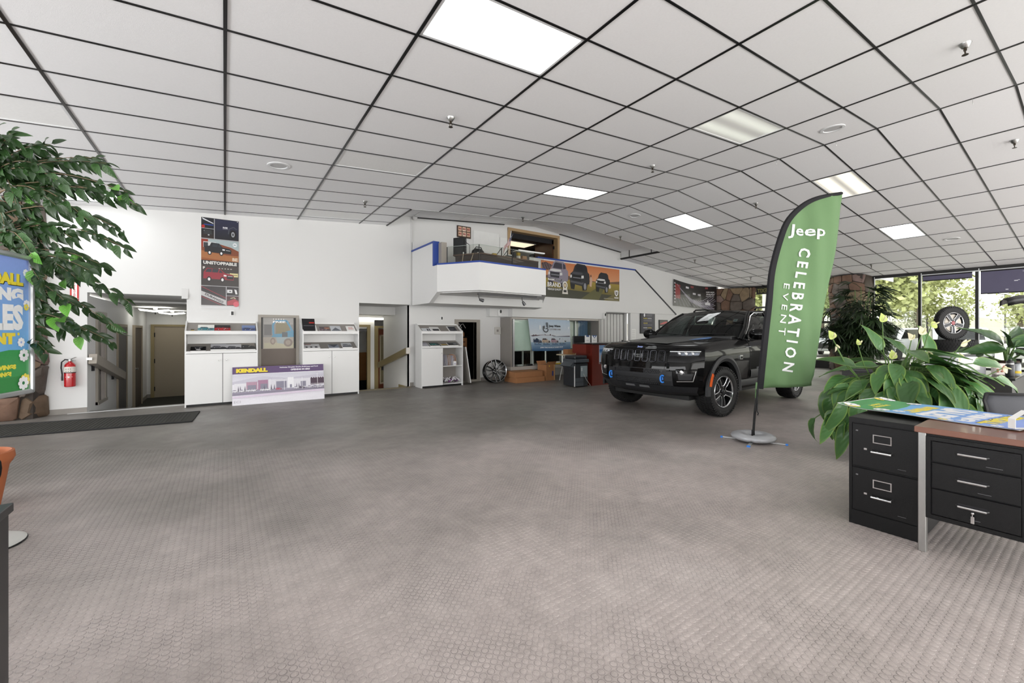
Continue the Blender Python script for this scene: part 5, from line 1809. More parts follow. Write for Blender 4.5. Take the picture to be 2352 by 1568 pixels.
    MB().tube([(0.97, s * 0.90, 1.165), (1.0, s * 1.0, 1.19)], 0.022, 8).build('stalk', m_blackp, mo)
    # wheel arch mouldings
    for wx in (0.0, 2.964):
        rws = []
        for k in range(25):
            th = math.radians(-4 + 188 * k / 24)
            sec = []
            for r, y in ((0.445, 0.90), (0.455, 0.965), (0.50, 0.985), (0.545, 0.968), (0.55, 0.93)):
                px = wx - math.cos(th) * r * 1.0
                pz = 0.40 + math.sin(th) * r
                sec.append((px, s * y, max(pz, 0.36)))
            rws.append(sec)
        m = MB()
        m.grid(rws)
        m.build('arch_moulding', m_clad, car, smooth=True)
    # amber marker
    th = math.radians(14)
    m = MB()
    rws = []
    for k in range(7):
        t_ = math.radians(12 + 22 * k / 6)
        rws.append([(-math.cos(t_) * r, s * y, 0.40 + math.sin(t_) * r) for r, y in ((0.465, 0.978), (0.485, 0.993), (0.515, 0.993), (0.53, 0.98))])
    m.grid(rws)
    m.build('side_marker', M('amber_marker', '#e2601f', 0.3, coat=0.5), car, smooth=True)
    # charge flap and badge on the front wing
    bx('wing_badge', 0.50, 0.60, s * 0.957 - 0.008, s * 0.957 + 0.008, 0.86, 0.93, m_chrome, car, bevel=0.004)
    bx('wing_badge_plate', 0.52, 0.585, s * 0.966 - 0.004, s * 0.966 + 0.004, 0.875, 0.915, m_gloss, car, bevel=0.002)
a = Art()
a.text('GRAND CHEROKEE', 0, 0, 0.03, '#6f7176', 0.62, bold=0.02)
o = a.build('door_lettering', PRINT_GLOSS, car, (1.42, -0.963, 0.685))
# cabin
bx('cabin_floor', 0.75, 3.8, -0.72, 0.72, 1.05, 1.10, m_int, car)
bx('dashboard', 0.68, 1.12, -0.78, 0.78, 1.10, 1.215, m_int, car, bevel=0.03)
MB().tube([(1.19 + 0.05 * math.cos(t) * 0.3, -0.38 + 0.18 * math.sin(t), 1.24 + 0.18 * math.cos(t)) for t in [2 * PI * k / 20 for k in range(21)]], 0.015, 6, caps=False).build('steering_wheel', m_blackp, car, smooth=True)
for y in (-0.38, 0.38):
    st2 = MB().box(1.75, 1.92, y - 0.25, y + 0.25, 1.0, 1.45).build('front_seat', m_int, car, bevel=0.05, seg=2)
    bx('headrest', 1.80, 1.90, y - 0.13, y + 0.13, 1.47, 1.62, m_int, st2, bevel=0.03)
bx('rear_seat', 2.7, 2.9, -0.65, 0.65, 1.0, 1.45, m_int, car, bevel=0.05)
MB().lathe([(0.001, 0), (0.03, 0.0), (0.03, 0.012)], 12, Matrix.Translation((1.40, 0.0, 1.63)) @ Matrix.Scale(3.5, 4, (0, 1, 0)) @ Matrix.Rotation(-PI / 2, 4, 'Y')).build('rear_view_mirror', m_blackp, car)
rg = MB()
rg.add([(3.72, -0.6, 1.63), (3.72, 0.6, 1.63), (3.95, 0.72, 1.25), (3.95, -0.72, 1.25)], [(0, 1, 2, 3)])
rg.build('rear_window', m_carglass, car)
bx('underbody', -0.55, 3.7, -0.68, 0.68, 0.27, 0.36, m_int, car)

# wheels
RT, RW = 0.388, 0.265
m_rimdark = M('dark_alloy', '#26272a', 0.3, 0.6, var=0.05)
m_rimsilver = M('machined_alloy', '#c5c7c9', 0.22, 0.9, var=0.03)


def wheel_parts():
    """axis along -y, outer face towards -y; returned as (name, mesh) pairs"""
    R = Matrix.Rotation(PI / 2, 4, 'X')
    h = RW / 2
    out = []
    m = MB()
    m.lathe([(0.240, h - 0.03), (0.262, h - 0.008), (0.30, h), (0.345, h - 0.004), (0.372, h - 0.022), (0.379, h - 0.05), (0.379, -h + 0.05), (0.372, -h + 0.022), (0.345, -h + 0.004), (0.30, -h), (0.262, -h + 0.008), (0.24, -h + 0.03)], 48, R, caps=False)
    out.append(('tyre', m.mesh('tyre', m_rubber, smooth=True), None))
    tr = MB()
    nb = 52
    for k in range(nb):
        for r in range(5):
            yy = (r - 2) * 0.050
            th = 2 * PI * (k + 0.5 * (r % 2)) / nb
            B = Matrix.Rotation(th, 4, 'Y') @ Matrix.Translation((0, yy, 0.379 if abs(r - 2) < 2 else 0.372)) @ Matrix.Rotation(0.35 if r % 2 else -0.35, 4, 'Z')
            tr.box(-0.016, 0.016, -0.020, 0.020, -0.004, 0.0085, B)
        for s in (-1, 1):
            th = 2 * PI * k / nb
            B = Matrix.Rotation(th, 4, 'Y') @ Matrix.Translation((0, s * (h - 0.012), 0.358))
            tr.box(-0.013, 0.013, -0.016, 0.016, -0.014, 0.014, B)
    out.append(('tread', tr.mesh('tread', m_rubber), 'stuff'))
    m = MB()
    m.lathe([(0.238, h - 0.028), (0.246, h - 0.018), (0.240, h - 0.012), (0.228, h - 0.03), (0.222, 0.02), (0.15, -0.02), (0.001, -0.02)], 48, R, caps=False)
    out.append(('rim', m.mesh('rim', m_rimdark, smooth=True), None))
    m = MB()
    m.lathe([(0.246, h - 0.018), (0.240, h - 0.0105), (0.230, h - 0.022)], 48, R, caps=False)
    out.append(('rim_edge', m.mesh('rim_edge', m_rimsilver, smooth=True), None))
    for k in range(5):
        a0 = 2 * PI * k / 5 + PI / 2
        sp = MB()
        rws = []
        for r, w, y in ((0.04, 0.034, -h + 0.045), (0.10, 0.030, -h + 0.035), (0.16, 0.034, -h + 0.028), (0.232, 0.050, -h + 0.028)):
            rws.append([(r, y + 0.02, -w), (r, y, -w * 0.8), (r, y, w * 0.8), (r, y + 0.02, w)])
        sp.grid(rws, M4=Matrix.Rotation(a0, 4, 'Y'))
        out.append(('spoke', sp.mesh('spoke', m_rimdark), None))
        lo = MB()
        b0 = a0 + PI / 5
        pts = []
        for r, w in ((0.085, -0.022), (0.14, -0.058), (0.205, -0.098), (0.226, -0.07), (0.234, 0.0), (0.226, 0.07), (0.205, 0.098), (0.14, 0.058), (0.085, 0.022), (0.085, -0.022)):
            pts.append((r * 1.0, -h + 0.026 + 0.012 * (r < 0.1), w))
        lo.tube(pts, 0.0075, 6, caps=False, M4=Matrix.Rotation(b0, 4, 'Y'))
        out.append(('spoke_edge', lo.mesh('spoke_edge', m_rimsilver, smooth=True), None))
        nu = MB()
        nu.lathe([(0.012, 0), (0.012, 0.014), (0.008, 0.018)], 6, Matrix.Rotation(b0 + 0.3, 4, 'Y') @ Matrix.Translation((0.058, -h + 0.05, 0)) @ R)
        out.append(('lug_nut', nu.mesh('lug_nut', m_chrome), None))
    m = MB()
    m.lathe([(0.08, 0.07), (0.07, 0.085), (0.036, 0.09), (0.034, 0.10), (0.028, 0.104), (0.001, 0.104)], 24, R, caps=False)
    out.append(('hub_cap', m.mesh('hub_cap', m_rimdark, smooth=True), None))
    m = MB()
    m.lathe([(0.001, -0.03), (0.165, -0.03), (0.165, 0.0), (0.001, 0.0)], 32, R)
    out.append(('brake_disc', m.mesh('brake_disc', m_steel), None))
    a = Art(lambda x, y, z: (math.sin(x / 0.32) * (0.318 + z), -h - 0.0005 + y, -math.cos(x / 0.32) * (0.318 + z)))
    a.text('WRANGLER', 0.02, -0.016, 0.032, '#3a3a3c', 0.26, bold=0.03)
    # letters read from outside, feet towards the rim
    out.append(('sidewall_lettering', a.m, 'art'))
    aa = a
    aa.m.v = [tuple(aa.f(-p[0], p[1], -p[2])) for p in aa.m.v]
    return out[:-1] + [('sidewall_lettering', aa.m.mesh('sidewall_lettering', PRINT), None)]


WP = wheel_parts()


def put_wheel(parent, loc, rz, name='wheel', skip=()):
    w = bpy.data.objects.new(name, None)
    C.objects.link(w)
    w.parent = parent
    w.location = loc
    w.rotation_euler = (0, 0, rz)
    for nm, me_, kd in WP:
        if nm in skip:
            continue
        o = inst(nm, me_, w)
        if kd:
            o['kind'] = kd
    return w


for wx in (0.0, 2.964):
    put_wheel(car, (wx, -0.83, RT), math.radians(-6) if wx == 0 else 0)
    put_wheel(car, (wx, 0.83, RT), PI + (math.radians(-6) if wx == 0 else 0))
bx('axle', -0.04, 0.04, -0.75, 0.75, 0.33, 0.41, m_int, car)
bx('axle', 2.92, 3.0, -0.75, 0.75, 0.33, 0.41, m_int, car)

# ================================================================== FEATHER FLAG
YAW = -0.6053
flag = thing('feather_flag', 'tall green feather flag reading Jeep CELEBRATION EVENT on a silver water bag base', 'flag', (5.20, 2.445, 0.0), YAW)
KF = 0.969


def fp(x, z):
    return (x * KF, 1.3 + (z - 1.3) * KF)


FL = [(0.055, 0.604), (0.09, 0.95), (0.13, 1.33), (0.167, 1.66), (0.205, 2.05), (0.30, 2.42), (0.41, 2.685), (0.60, 2.873), (0.81, 2.97), (1.09, 3.02)]
FR = [(0.737, 0.636), (0.80, 1.05), (0.86, 1.40), (0.915, 1.70), (0.975, 2.07), (1.03, 2.42), (1.075, 2.68), (1.10, 2.86), (1.118, 2.965), (1.124, 3.02)]


def samp(P_, v):
    q = v * (len(P_) - 1)
    i = min(int(q), len(P_) - 2)
    t = q - i
    p0, p1, p2, p3 = P_[max(i - 1, 0)], P_[i], P_[i + 1], P_[min(i + 2, len(P_) - 1)]
    return tuple(0.5 * (2 * b + (c - a) * t + (2 * a - 5 * b + 4 * c - d) * t * t + (3 * b - a - 3 * c + d) * t ** 3) for a, b, c, d in zip(p0, p1, p2, p3))


def ripple(x, z):
    e = min(1.0, max(0.0, (x - 0.06 - 0.1 * (z - 0.6)) / 0.25))
    return e * (0.016 * math.sin(13 * x - 2.6 * z + 0.6) + 0.010 * math.sin(27 * x + 1.5 * z) + 0.012 * math.sin(3.1 * z + 4 * x)) + 0.02 * math.exp(-((z - 0.72) / 0.12) ** 2) * math.sin(9 * x + 20 * z)


m_flag = M('green_flag_cloth', '#65865a', 0.75, var=0.05, scale=3, bump=0.15, bscale=30)
m_sleeve = M('black_sleeve_cloth', '#121217', 0.8, var=0.1)
rows_, slv = [], []
for i in range(49):
    v = i / 48
    l, r = samp(FL, v), samp(FR, v)
    row = []
    for k in range(27):
        u = k / 26
        x, z = fp(l[0] * (1 - u) + r[0] * u, l[1] * (1 - u) + r[1] * u)
        row.append((x, ripple(x, z), z))
    rows_.append(row)
m = MB()
m.grid(rows_)
cl = m.build('cloth', m_flag, flag, smooth=True, angle=180)
so = cl.modifiers.new('thickness', 'SOLIDIFY')
so.thickness = 0.002
so.offset = 1
pole = [fp(x, z) for x, z in [(0.0, 0.03), (0.02, 0.30)] + [samp(FL, k / 30) for k in range(31)]]
MB().tube([(x, 0.0, z) for x, z in pole], [0.014] * 2 + [0.012 - 0.007 * k / 30 for k in range(31)], 8).build('pole', m_black, flag, smooth=True)
sl = MB()
rws = []
for k in range(41):
    v = k / 40
    p = Vector(samp(FL, v))
    q = Vector(samp(FL, min(1, v + 0.02))) - Vector(samp(FL, max(0, v - 0.02)))
    q.normalize()
    n = Vector((q.y, -q.x))
    w = 0.058 * (1 - 0.6 * v ** 4)
    ring = []
    for a_, b_ in ((-0.014, 0), (0.0, -0.022), (0.55, -0.024), (1.0, -0.022), (1.0, 0.022), (0.55, 0.024), (0.0, 0.022)):
        o_ = n * (a_ * w if a_ > 0 else a_)
        x, z = fp(p.x + o_.x, p.y + o_.y)
        ring.append((x, b_, z))
    rws.append(ring)
sl.grid(rws, closed=True)
sl.build('sleeve', m_sleeve, flag, smooth=True)
a = Art(lambda x, y, z: (x, y * 6 + ripple(x, z) - 0.003, z))
jx, jz = fp(0.645, 2.445)
a.text('Jeep', jx, jz, 0.165, '#f1f1f3', 0.425, bold=0.014, rot=-0.06)
a.build('lettering', PRINT, flag)
a = Art(a.f)
cx_, cz_ = fp(0.575, 2.345)
a.text('C E L E B R A T I O N', cx_, cz_, 0.128, '#f1f1f3', 1.49, 'l', bold=0.022, rot=math.radians(-98.6))
a.build('lettering', PRINT, flag)
a = Art(a.f)
cx_, cz_ = fp(0.385, 1.905)
a.text('E V E N T', cx_, cz_, 0.082, '#eef0ee', 0.62, 'l', bold=0.0, rot=math.radians(-97.5))
a.build('lettering', PRINT, flag)
m_bag = M('silver_water_bag', '#b4b6ba', 0.33, 0.25, var=0.06, scale=12, bump=0.25, bscale=18)
bag = MB()
rws = []
for i in range(41):
    th = 2 * PI * i / 40
    pin = 1 - 0.25 * math.exp(-((th - 4.1) / 0.10) ** 2) - 0.25 * math.exp(-((th - 1.0) / 0.10) ** 2)
    ring = []
    for k in range(12):
        ph = 2 * PI * k / 12
        rr_ = 0.145 + 0.095 * math.cos(ph) * pin + 0.003 * math.sin(40 * th) * (math.cos(ph) > 0.5)
        ring.append((rr_ * math.cos(th), rr_ * math.sin(th), 0.055 + 0.042 * math.sin(ph) * pin))
    rws.append(ring)
bag.grid(rws, closed=True)
fix_normals(bag.build('water_bag', m_bag, flag, smooth=True, angle=180))
for k, th in enumerate((2.6, 0.6, 4.05, 5.65)):
    lg = bx('base_leg', 0.0, 0.345, -0.016, 0.016, 0.002, 0.014, m_alu, flag, bevel=0.002)
    lg.rotation_euler = (0, 0, th)
    bx('blue_tip', 0.325, 0.35, -0.017, 0.017, 0.0, 0.016, m_hook, lg)
MB().lathe([(0.035, 0.014), (0.03, 0.05), (0.018, 0.06), (0.018, 0.13)], 16).build('socket', m_black, flag)
MB().tube([(0.035, -0.015, 0.62), (0.04, -0.02, 0.44), (0.035, -0.02, 0.36), (0.05, -0.02, 0.33), (0.04, -0.02, 0.31)], 0.006, 6).build('tie_cord', m_black, flag)
MB().prism([(0.03, 0.70), (0.05, 0.70), (0.036, 0.50), (0.022, 0.52)], -0.004, 0.0).build('loose_flap', m_flag, flag)


# ================================================================== SPRING SALE POSTER (stand on the left, loose sheet on the desk)
def flower(a, x, z, r, c, mid, n=8):
    pts = []
    for k in range(n * 6):
        th = 2 * PI * k / (n * 6)
        rr_ = r * (0.80 + 0.22 * abs(math.cos(n * th / 2)) ** 0.6)
        pts.append((x + rr_ * math.cos(th), z + rr_ * math.sin(th)))
    a.poly(pts, c)
    a.disc(x, z, r * 0.26, r * 0.26, mid, 10)


def sale_art(W, H):
    a = Art()
    w = W / 2
    a.grad(-w, 0, w, H, '#63b8e4', '#8ea6ea')
    a.poly([(-w, 0), (w, 0), (w, 0.305 * H), (0.2 * W, 0.31 * H), (-0.1 * W, 0.285 * H), (-w, 0.22 * H)], '#3f9a55')
    a.poly([(-w, 0), (w, 0), (w, 0.11 * H), (-w, 0.10 * H)], '#368a45')
    for k, (dx, dz, c) in enumerate(((0.008, -0.008, '#22241f'), (0, 0, '#efdc45'))):
        a.text('KENDALL', dx * 0.6, 0.795 * H + dz * 0.6, 0.088 * H, c, 0.82 * W, bold=0.09 - 0.015 * k)
    a.text('SPRING', 0, 0.675 * H, 0.098 * H, '#f0f1f4', 0.82 * W, bold=0.08)
    a.text('SALES', 0, 0.455 * H, 0.195 * H, '#f2f3f6', 0.82 * W, bold=0.06)
    a.text('EVENT', -0.02 * W, 0.352 * H, 0.085 * H, '#efd94a', 0.62 * W, bold=0.09)
    a.disc(0.335 * W, 0.428 * H, 0.018 * W, 0.018 * W, '#efd94a', 10)
    a.text('SAVINGS', 0.30 * W, 0.165 * H, 0.036 * H, '#e9e04a', 0.34 * W, 'r', bold=0.08)
    a.text('LONG!', 0.23 * W, 0.115 * H, 0.036 * H, '#e9e04a', 0.25 * W, 'r', bold=0.08)
    for x, z, r, c in ((0.445, 0.90, 0.045, '#f0f1f6'), (0.455, 0.66, 0.05, '#f0f1f6'), (0.45, 0.635, 0.04, '#f0dd55'), (0.37, 0.365, 0.055, '#f3f4f7'), (0.41, 0.265, 0.075, '#f3f4f7'),
                       (0.43, 0.075, 0.075, '#f0dd55'), (0.40, 0.02, 0.08, '#f3f4f7'), (-0.44, 0.9, 0.05, '#f0dd55'), (-0.40, 0.25, 0.07, '#f3f4f7'), (-0.43, 0.05, 0.08, '#f3f4f7'), (-0.3, 0.03, 0.05, '#f0dd55')):
        flower(a, x * W, max(z * H, r * W * 1.0), r * W, c, '#2c7d46' if z < 0.3 else '#9fb7ea')
    return a


# the stand: round base, post, silver snap frame
sd = thing('poster_stand', 'silver framed spring sale poster on a post stand at the left edge', 'poster stand', (-1.17, 3.92, 0.0), math.radians(-284.5))
SWd, SHt = 0.62, 0.92
bx('backing', -SWd / 2, SWd / 2, 0.0, 0.012, 0.89, 0.89 + SHt, m_alu, sd)
sale_art(SWd - 0.05, SHt - 0.05).build('poster', PRINT, sd, (0, -0.002, 0.915))
m_snap = M('silver_snap_frame', '#c3c6c8', 0.3, 0.7, var=0.05)
for nm, x0_, x1_, z0_, z1_ in (('frame_side', -SWd / 2 - 0.006, -SWd / 2 + 0.028, 0.884, 0.896 + SHt), ('frame_side', SWd / 2 - 0.028, SWd / 2 + 0.006, 0.884, 0.896 + SHt), ('frame_rail', -SWd / 2, SWd / 2, 0.884, 0.916), ('frame_rail', -SWd / 2, SWd / 2, 0.864 + SHt, 0.896 + SHt)):
    bx(nm, x0_, x1_, -0.022, 0.006, z0_, z1_, m_snap, sd, bevel=0.008)
MB().lathe([(0.019, 0.02), (0.019, 1.75)], 16, Matrix.Translation((0, 0.035, 0))).build('post', m_snap, sd, smooth=True)
MB().lathe([(0.0, 0.0), (0.195, 0.0), (0.20, 0.012), (0.17, 0.026), (0.03, 0.034), (0.0, 0.034)], 40, Matrix.Translation((-0.05, 0.045, 0))).build('round_base', M('light_grey_base', '#c8c8c3', 0.4, var=0.03), sd, smooth=True)
MB().lathe([(0.202, 0.0), (0.204, 0.006), (0.196, 0.012)], 40, Matrix.Translation((-0.05, 0.045, 0)), caps=False).build('rubber_rim', m_rubber, sd)

# ================================================================== DESK, FILE CABINET AND WHAT LIES ON THEM
m_bsteel = M('scuffed_black_steel', '#070708', 0.45, var=0.35, scale=26, bump=0.12, bscale=260, detail=6, spec=0.3)
m_walnut = M('walnut_laminate', '#7b5547', 0.28, var=0.12, scale=9, coat=0.2)
m_scuff = M('pale_scuff', '#6b6c6e', 0.7)
desk = thing('steel_desk', 'black steel desk with a brown top and steel legs, front right', 'desk', (3.40, 0.66, 0.0))
# local: x away from the drawers' face, y along the desk (negative towards the picture edge)
bx('desktop', -0.025, 0.76, -1.55, 0.012, 0.708, 0.742, m_walnut, desk, bevel=0.003)
bx('apron', 0.02, 0.74, -1.53, -0.01, 0.655, 0.708, m_bsteel, desk)
for x in (0.0, 0.70):
    for y in (-0.035, -1.54):
        bx('leg', x, x + 0.04, y, y + 0.035, 0.0, 0.708, m_steel, desk, bevel=0.003)
ped = bx('pedestal', 0.012, 0.66, -0.405, -0.036, 0.215, 0.700, m_bsteel, desk)
bx('pedestal_rim', 0.0, 0.012, -0.41, -0.395, 0.21, 0.69, m_bsteel, ped)
bx('pedestal_rim', 0.0, 0.012, -0.055, -0.036, 0.21, 0.69, m_bsteel, ped)
bx('pedestal_rim', 0.0, 0.012, -0.395, -0.055, 0.21, 0.235, m_bsteel, ped)
bx('pedestal_rim', 0.0, 0.012, -0.395, -0.055, 0.668, 0.69, m_bsteel, ped)
for k, (z0_, z1_) in enumerate(((0.547, 0.665), (0.395, 0.540), (0.240, 0.388))):
    d = bx('drawer', -0.004, 0.014, -0.390, -0.060, z0_, z1_, m_bsteel, desk, bevel=0.002)
    zc = (0.617, 0.468, 0.325)[k]
    bx('pull_recess', -0.0055, -0.003, -0.275, -0.165, zc - 0.002, zc + 0.014, m_dark, d)
    MB().tube([(-0.006, -0.160, zc), (-0.018, -0.166, zc - 0.002), (-0.018, -0.274, zc - 0.002), (-0.006, -0.280, zc)], 0.006, 6).build('handle', m_chrome, d, smooth=True)
    bx('scuff', -0.0048, -0.004, -0.33 + 0.04 * k, -0.27 + 0.03 * k, z0_ + 0.02, z0_ + 0.022, m_scuff, d)
MB().lathe([(0.0, 0.0), (0.006, 0.0), (0.006, 0.008), (0.0, 0.009)], 12, Matrix.Translation((-0.004, -0.222, 0.300)) @ Matrix.Rotation(-PI / 2, 4, 'Y')).build('lock', m_chrome, desk)
ky = thing('key', 'steel key left in the lock of the bottom desk drawer', 'key', (3.385, 0.438, 0.29))
bx('shank', -0.004, 0.0025, -0.002, 0.002, -0.006, 0.010, m_chrome, ky)
bx('bow', -0.003, 0.0, -0.007, 0.007, -0.045, -0.006, m_chrome, ky, bevel=0.001)
cab = thing('file_cabinet', 'scuffed black two-drawer steel file cabinet beside the desk', 'file cabinet', (3.52, 0.675, 0.0))
bx('case', 0.006, 0.66, 0.0, 0.352, 0.0, 0.722, m_bsteel, cab, bevel=0.003)
bx('plinth', 0.0, 0.006, 0.0, 0.352, 0.0, 0.095, m_bsteel, cab)
bx('side_stile', 0.0, 0.006, 0.335, 0.352, 0.095, 0.722, m_bsteel, cab)
bx('top_rail', 0.0, 0.006, 0.0, 0.335, 0.69, 0.722, m_bsteel, cab)
for z0_, z1_ in ((0.398, 0.684), (0.102, 0.388)):
    d = bx('drawer', -0.008, 0.008, 0.003, 0.332, z0_, z1_, m_bsteel, cab, bevel=0.003)
    zc = z1_ - 0.085
    m = MB()
    for p in ((0.128, 0.222, zc + 0.022, zc + 0.028), (0.128, 0.222, zc - 0.028, zc - 0.022), (0.128, 0.134, zc - 0.022, zc + 0.022), (0.216, 0.222, zc - 0.022, zc + 0.022)):
        m.box(-0.013, -0.008, *p)
    m.build('label_holder', m_chrome, d)
    MB().tube([(-0.008, 0.228, zc - 0.075), (-0.035, 0.224, zc - 0.083), (-0.035, 0.126, zc - 0.083), (-0.008, 0.122, zc - 0.075)], 0.0075, 8).build('handle', m_chrome, d, smooth=True)
    bx('latch', -0.014, -0.008, 0.252, 0.268, zc - 0.082, zc - 0.070, m_chrome, d)
    bx('scuff', -0.0095, -0.008, 0.06, 0.10, z0_ + 0.03, z0_ + 0.032, m_scuff, d)
    bx('scuff', -0.0095, -0.008, 0.30, 0.312, z1_ - 0.05, z1_ - 0.042, m_scuff, d)
# loose poster on top, overhanging the cabinet
lp = thing('loose_poster', 'loose spring sale poster lying across the file cabinet and desk', 'poster', (3.965, 0.24, 0.747))
SL_, SWl = 0.90, 0.64
ang = math.radians(170.5) 
lp.rotation_euler = (0, 0, ang)


def lie(x, y, z):
    """poster coordinates to the sheet lying flat: up the poster runs away along -y of the room"""
    s_ = SL_ - z
    lift = 0.02 * max(0, (s_ - 0.72) / 0.18) ** 2 + 0.004 * math.sin(6 * s_ + 5 * x) ** 2
    return (x, -(s_ - 0.0), lift - y)


m = MB()
for z0_, sgn in ((0.0, 1), (-0.0015, -1)):
    m.grid([[tuple(Vector(lie(-SWl / 2 + SWl * i / 8, 0, SL_ * j / 16)) + Vector((0, 0, z0_))) for i in range(9)] for j in range(17)])
m.build('sheet', m_paper, lp, smooth=True)
a = sale_art(SWl - 0.02, SL_ - 0.02)


def cutfine(A):
    """split the big flat shapes so that they can follow the curl of the paper"""
    bmx = bmesh.new()
    for v in A.m.v:
        bmx.verts.new(v)
    bmx.verts.ensure_lookup_table()
    lay = bmx.loops.layers.float_color.new('Col')
    for f_, c_ in zip(A.m.f, A.m.c):
        try:
            ff = bmx.faces.new([bmx.verts[i] for i in f_])
        except ValueError:
            continue
        for q, l_ in enumerate(ff.loops):
            cc = c_[q] if isinstance(c_[0], (tuple, list)) else c_
            l_[lay] = tuple(cc) + (1,)
    for k in range(1, 18):
        bmesh.ops.bisect_plane(bmx, geom=bmx.verts[:] + bmx.edges[:] + bmx.faces[:], plane_co=(0, 0, k * 0.05), plane_no=(0, 0, 1))
    for k in range(-4, 5):
        bmesh.ops.bisect_plane(bmx, geom=bmx.verts[:] + bmx.edges[:] + bmx.faces[:], plane_co=(k * 0.07, 0, 0), plane_no=(1, 0, 0))
    return bmx


bmx = cutfine(a)
for v in bmx.verts:
    x, y, z = lie(v.co.x, v.co.y * 0.5 - 0.0008, v.co.z + 0.01)
    v.co = (x, y, z)
me_ = bpy.data.meshes.new('artwork')
bmx.to_mesh(me_)
bmx.free()
me_.materials.append(PRINT)
inst('artwork', me_, lp)
tn = thing('paper_tent', 'white folded paper standing like a little house on the loose poster', 'paper', (3.70, 0.265, 0.758), YAW)
for x in (-0.075, 0.075):
    s = 1 if x > 0 else -1
    MB().prism([(0.0, 0.0), (0.035, 0.0), (0.035, 0.055), (0.0, 0.055)], x - 0.001, x + 0.001, axis='x').build('side', m_paper, tn)
    MB().add([(x, 0, 0.055), (x, 0.035, 0.055), (0, 0.035, 0.10), (0, 0, 0.10)], [(0, 1, 2, 3)]).build('roof_flap', m_paper, tn)
MB().add([(-0.075, 0, 0.0), (0.075, 0, 0.0), (0.075, 0.035, 0.0), (-0.075, 0.035, 0.0)], [(0, 1, 2, 3)]).build('bottom', m_paper, tn)
# office chair behind the desk
ch = thing('office_chair', 'dark grey mesh office chair behind the steel desk', 'chair', (4.80, 0.52, 0.0), YAW)
m_mesh = M('dark_grey_mesh', '#4a4b50', 0.75, var=0.06, scale=90)
bk = MB()
rws = []
for i in range(9):
    z = 0.47 + 0.385 * i / 8
    w = 0.245 * (1 - 0.12 * (1 - i / 8)) if i < 8 else 0.215
    rws.append([(w * u, -0.20 + 0.05 * u * u - 0.03 * math.sin(PI * i / 8), z) for u in [k / 5 for k in range(-5, 6)]])
bk.grid(rws)
bo_ = bk.build('backrest', m_mesh, ch, smooth=True)
bo_.modifiers.new('t', 'SOLIDIFY').thickness = 0.02
edge = [(r[0][0], r[0][1], r[0][2]) for r in rws] + list(rws[-1]) + [(r[-1][0], r[-1][1], r[-1][2]) for r in reversed(rws)]
MB().tube(edge, 0.012, 6).build('back_frame', m_blackp, ch, smooth=True)
bx('seat', -0.25, 0.25, -0.20, 0.26, 0.43, 0.50, m_mesh, ch, bevel=0.025)
MB().lathe([(0.03, 0.08), (0.03, 0.43)], 12).build('column', m_blackp, ch)
for k in range(5):
    th = 2 * PI * k / 5
    MB().tube([(0, 0, 0.10), (0.30 * math.cos(th), 0.30 * math.sin(th), 0.065)], [0.025, 0.018], 6).build('leg', m_blackp, ch)
    MB().lathe([(0.0, -0.012), (0.028, -0.012), (0.028, 0.012), (0.0, 0.012)], 12, Matrix.Translation((0.30 * math.cos(th), 0.30 * math.sin(th), 0.028)) @ Matrix.Rotation(PI / 2, 4, 'X')).build('caster', m_blackp, ch)
for s in (-1, 1):
    MB().tube([(s * 0.26, 0.1, 0.46), (s * 0.29, 0.1, 0.64), (s * 0.29, -0.12, 0.66)], 0.016, 6).build('armrest', m_blackp, ch)

# black desk at the lower left corner
bd = thing('black_counter', 'black laminate desk end at the lower left corner', 'desk', (-0.56, 2.02, 0.0))
m_blam = M('black_laminate', '#1a1a1c', 0.3, var=0.08)
m_blside = M('black_laminate_side', '#2b2a2a', 0.45, var=0.08)
bx('desktop', -1.5, 0.0, -1.6, 0.0, 0.722, 0.75, m_blam, bd, bevel=0.002)
bx('end_panel', -0.035, -0.008, -1.56, -0.012, 0.0, 0.722, m_blside, bd)
bx('back_panel', -1.46, -0.035, -0.05, -0.02, 0.12, 0.722, m_blside, bd)
bx('end_panel', -1.49, -1.46, -1.56, -0.012, 0.0, 0.722, m_blside, bd)
# black chair by the terracotta pot
bc = thing('black_chair', 'black chair back showing before the terracotta pot', 'chair', (-1.165, 3.58, 0.0), YAW + PI)
rws = []
for i in range(7):
    z = 0.42 + 0.21 * i / 6
    w = 0.22 * (0.72 + 0.28 * math.sin(PI * 0.5 * i / 4)) if i < 6 else 0.19
    rws.append([(w * u, 0.02 * u * u, z) for u in [k / 5 for k in range(-5, 6)]])
m = MB()
m.grid(rws)
m.build('backrest', m_blackp, bc, smooth=True).modifiers.new('t', 'SOLIDIFY').thickness = 0.03
bx('seat', -0.22, 0.22, 0.02, 0.44, 0.38, 0.43, m_blackp, bc, bevel=0.02)
for x in (-0.19, 0.19):
    for y in (0.05, 0.41):
        MB().tube([(x, y, 0.38), (x * 1.08, y, 0.0)], 0.013, 6).build('leg', m_black, bc)

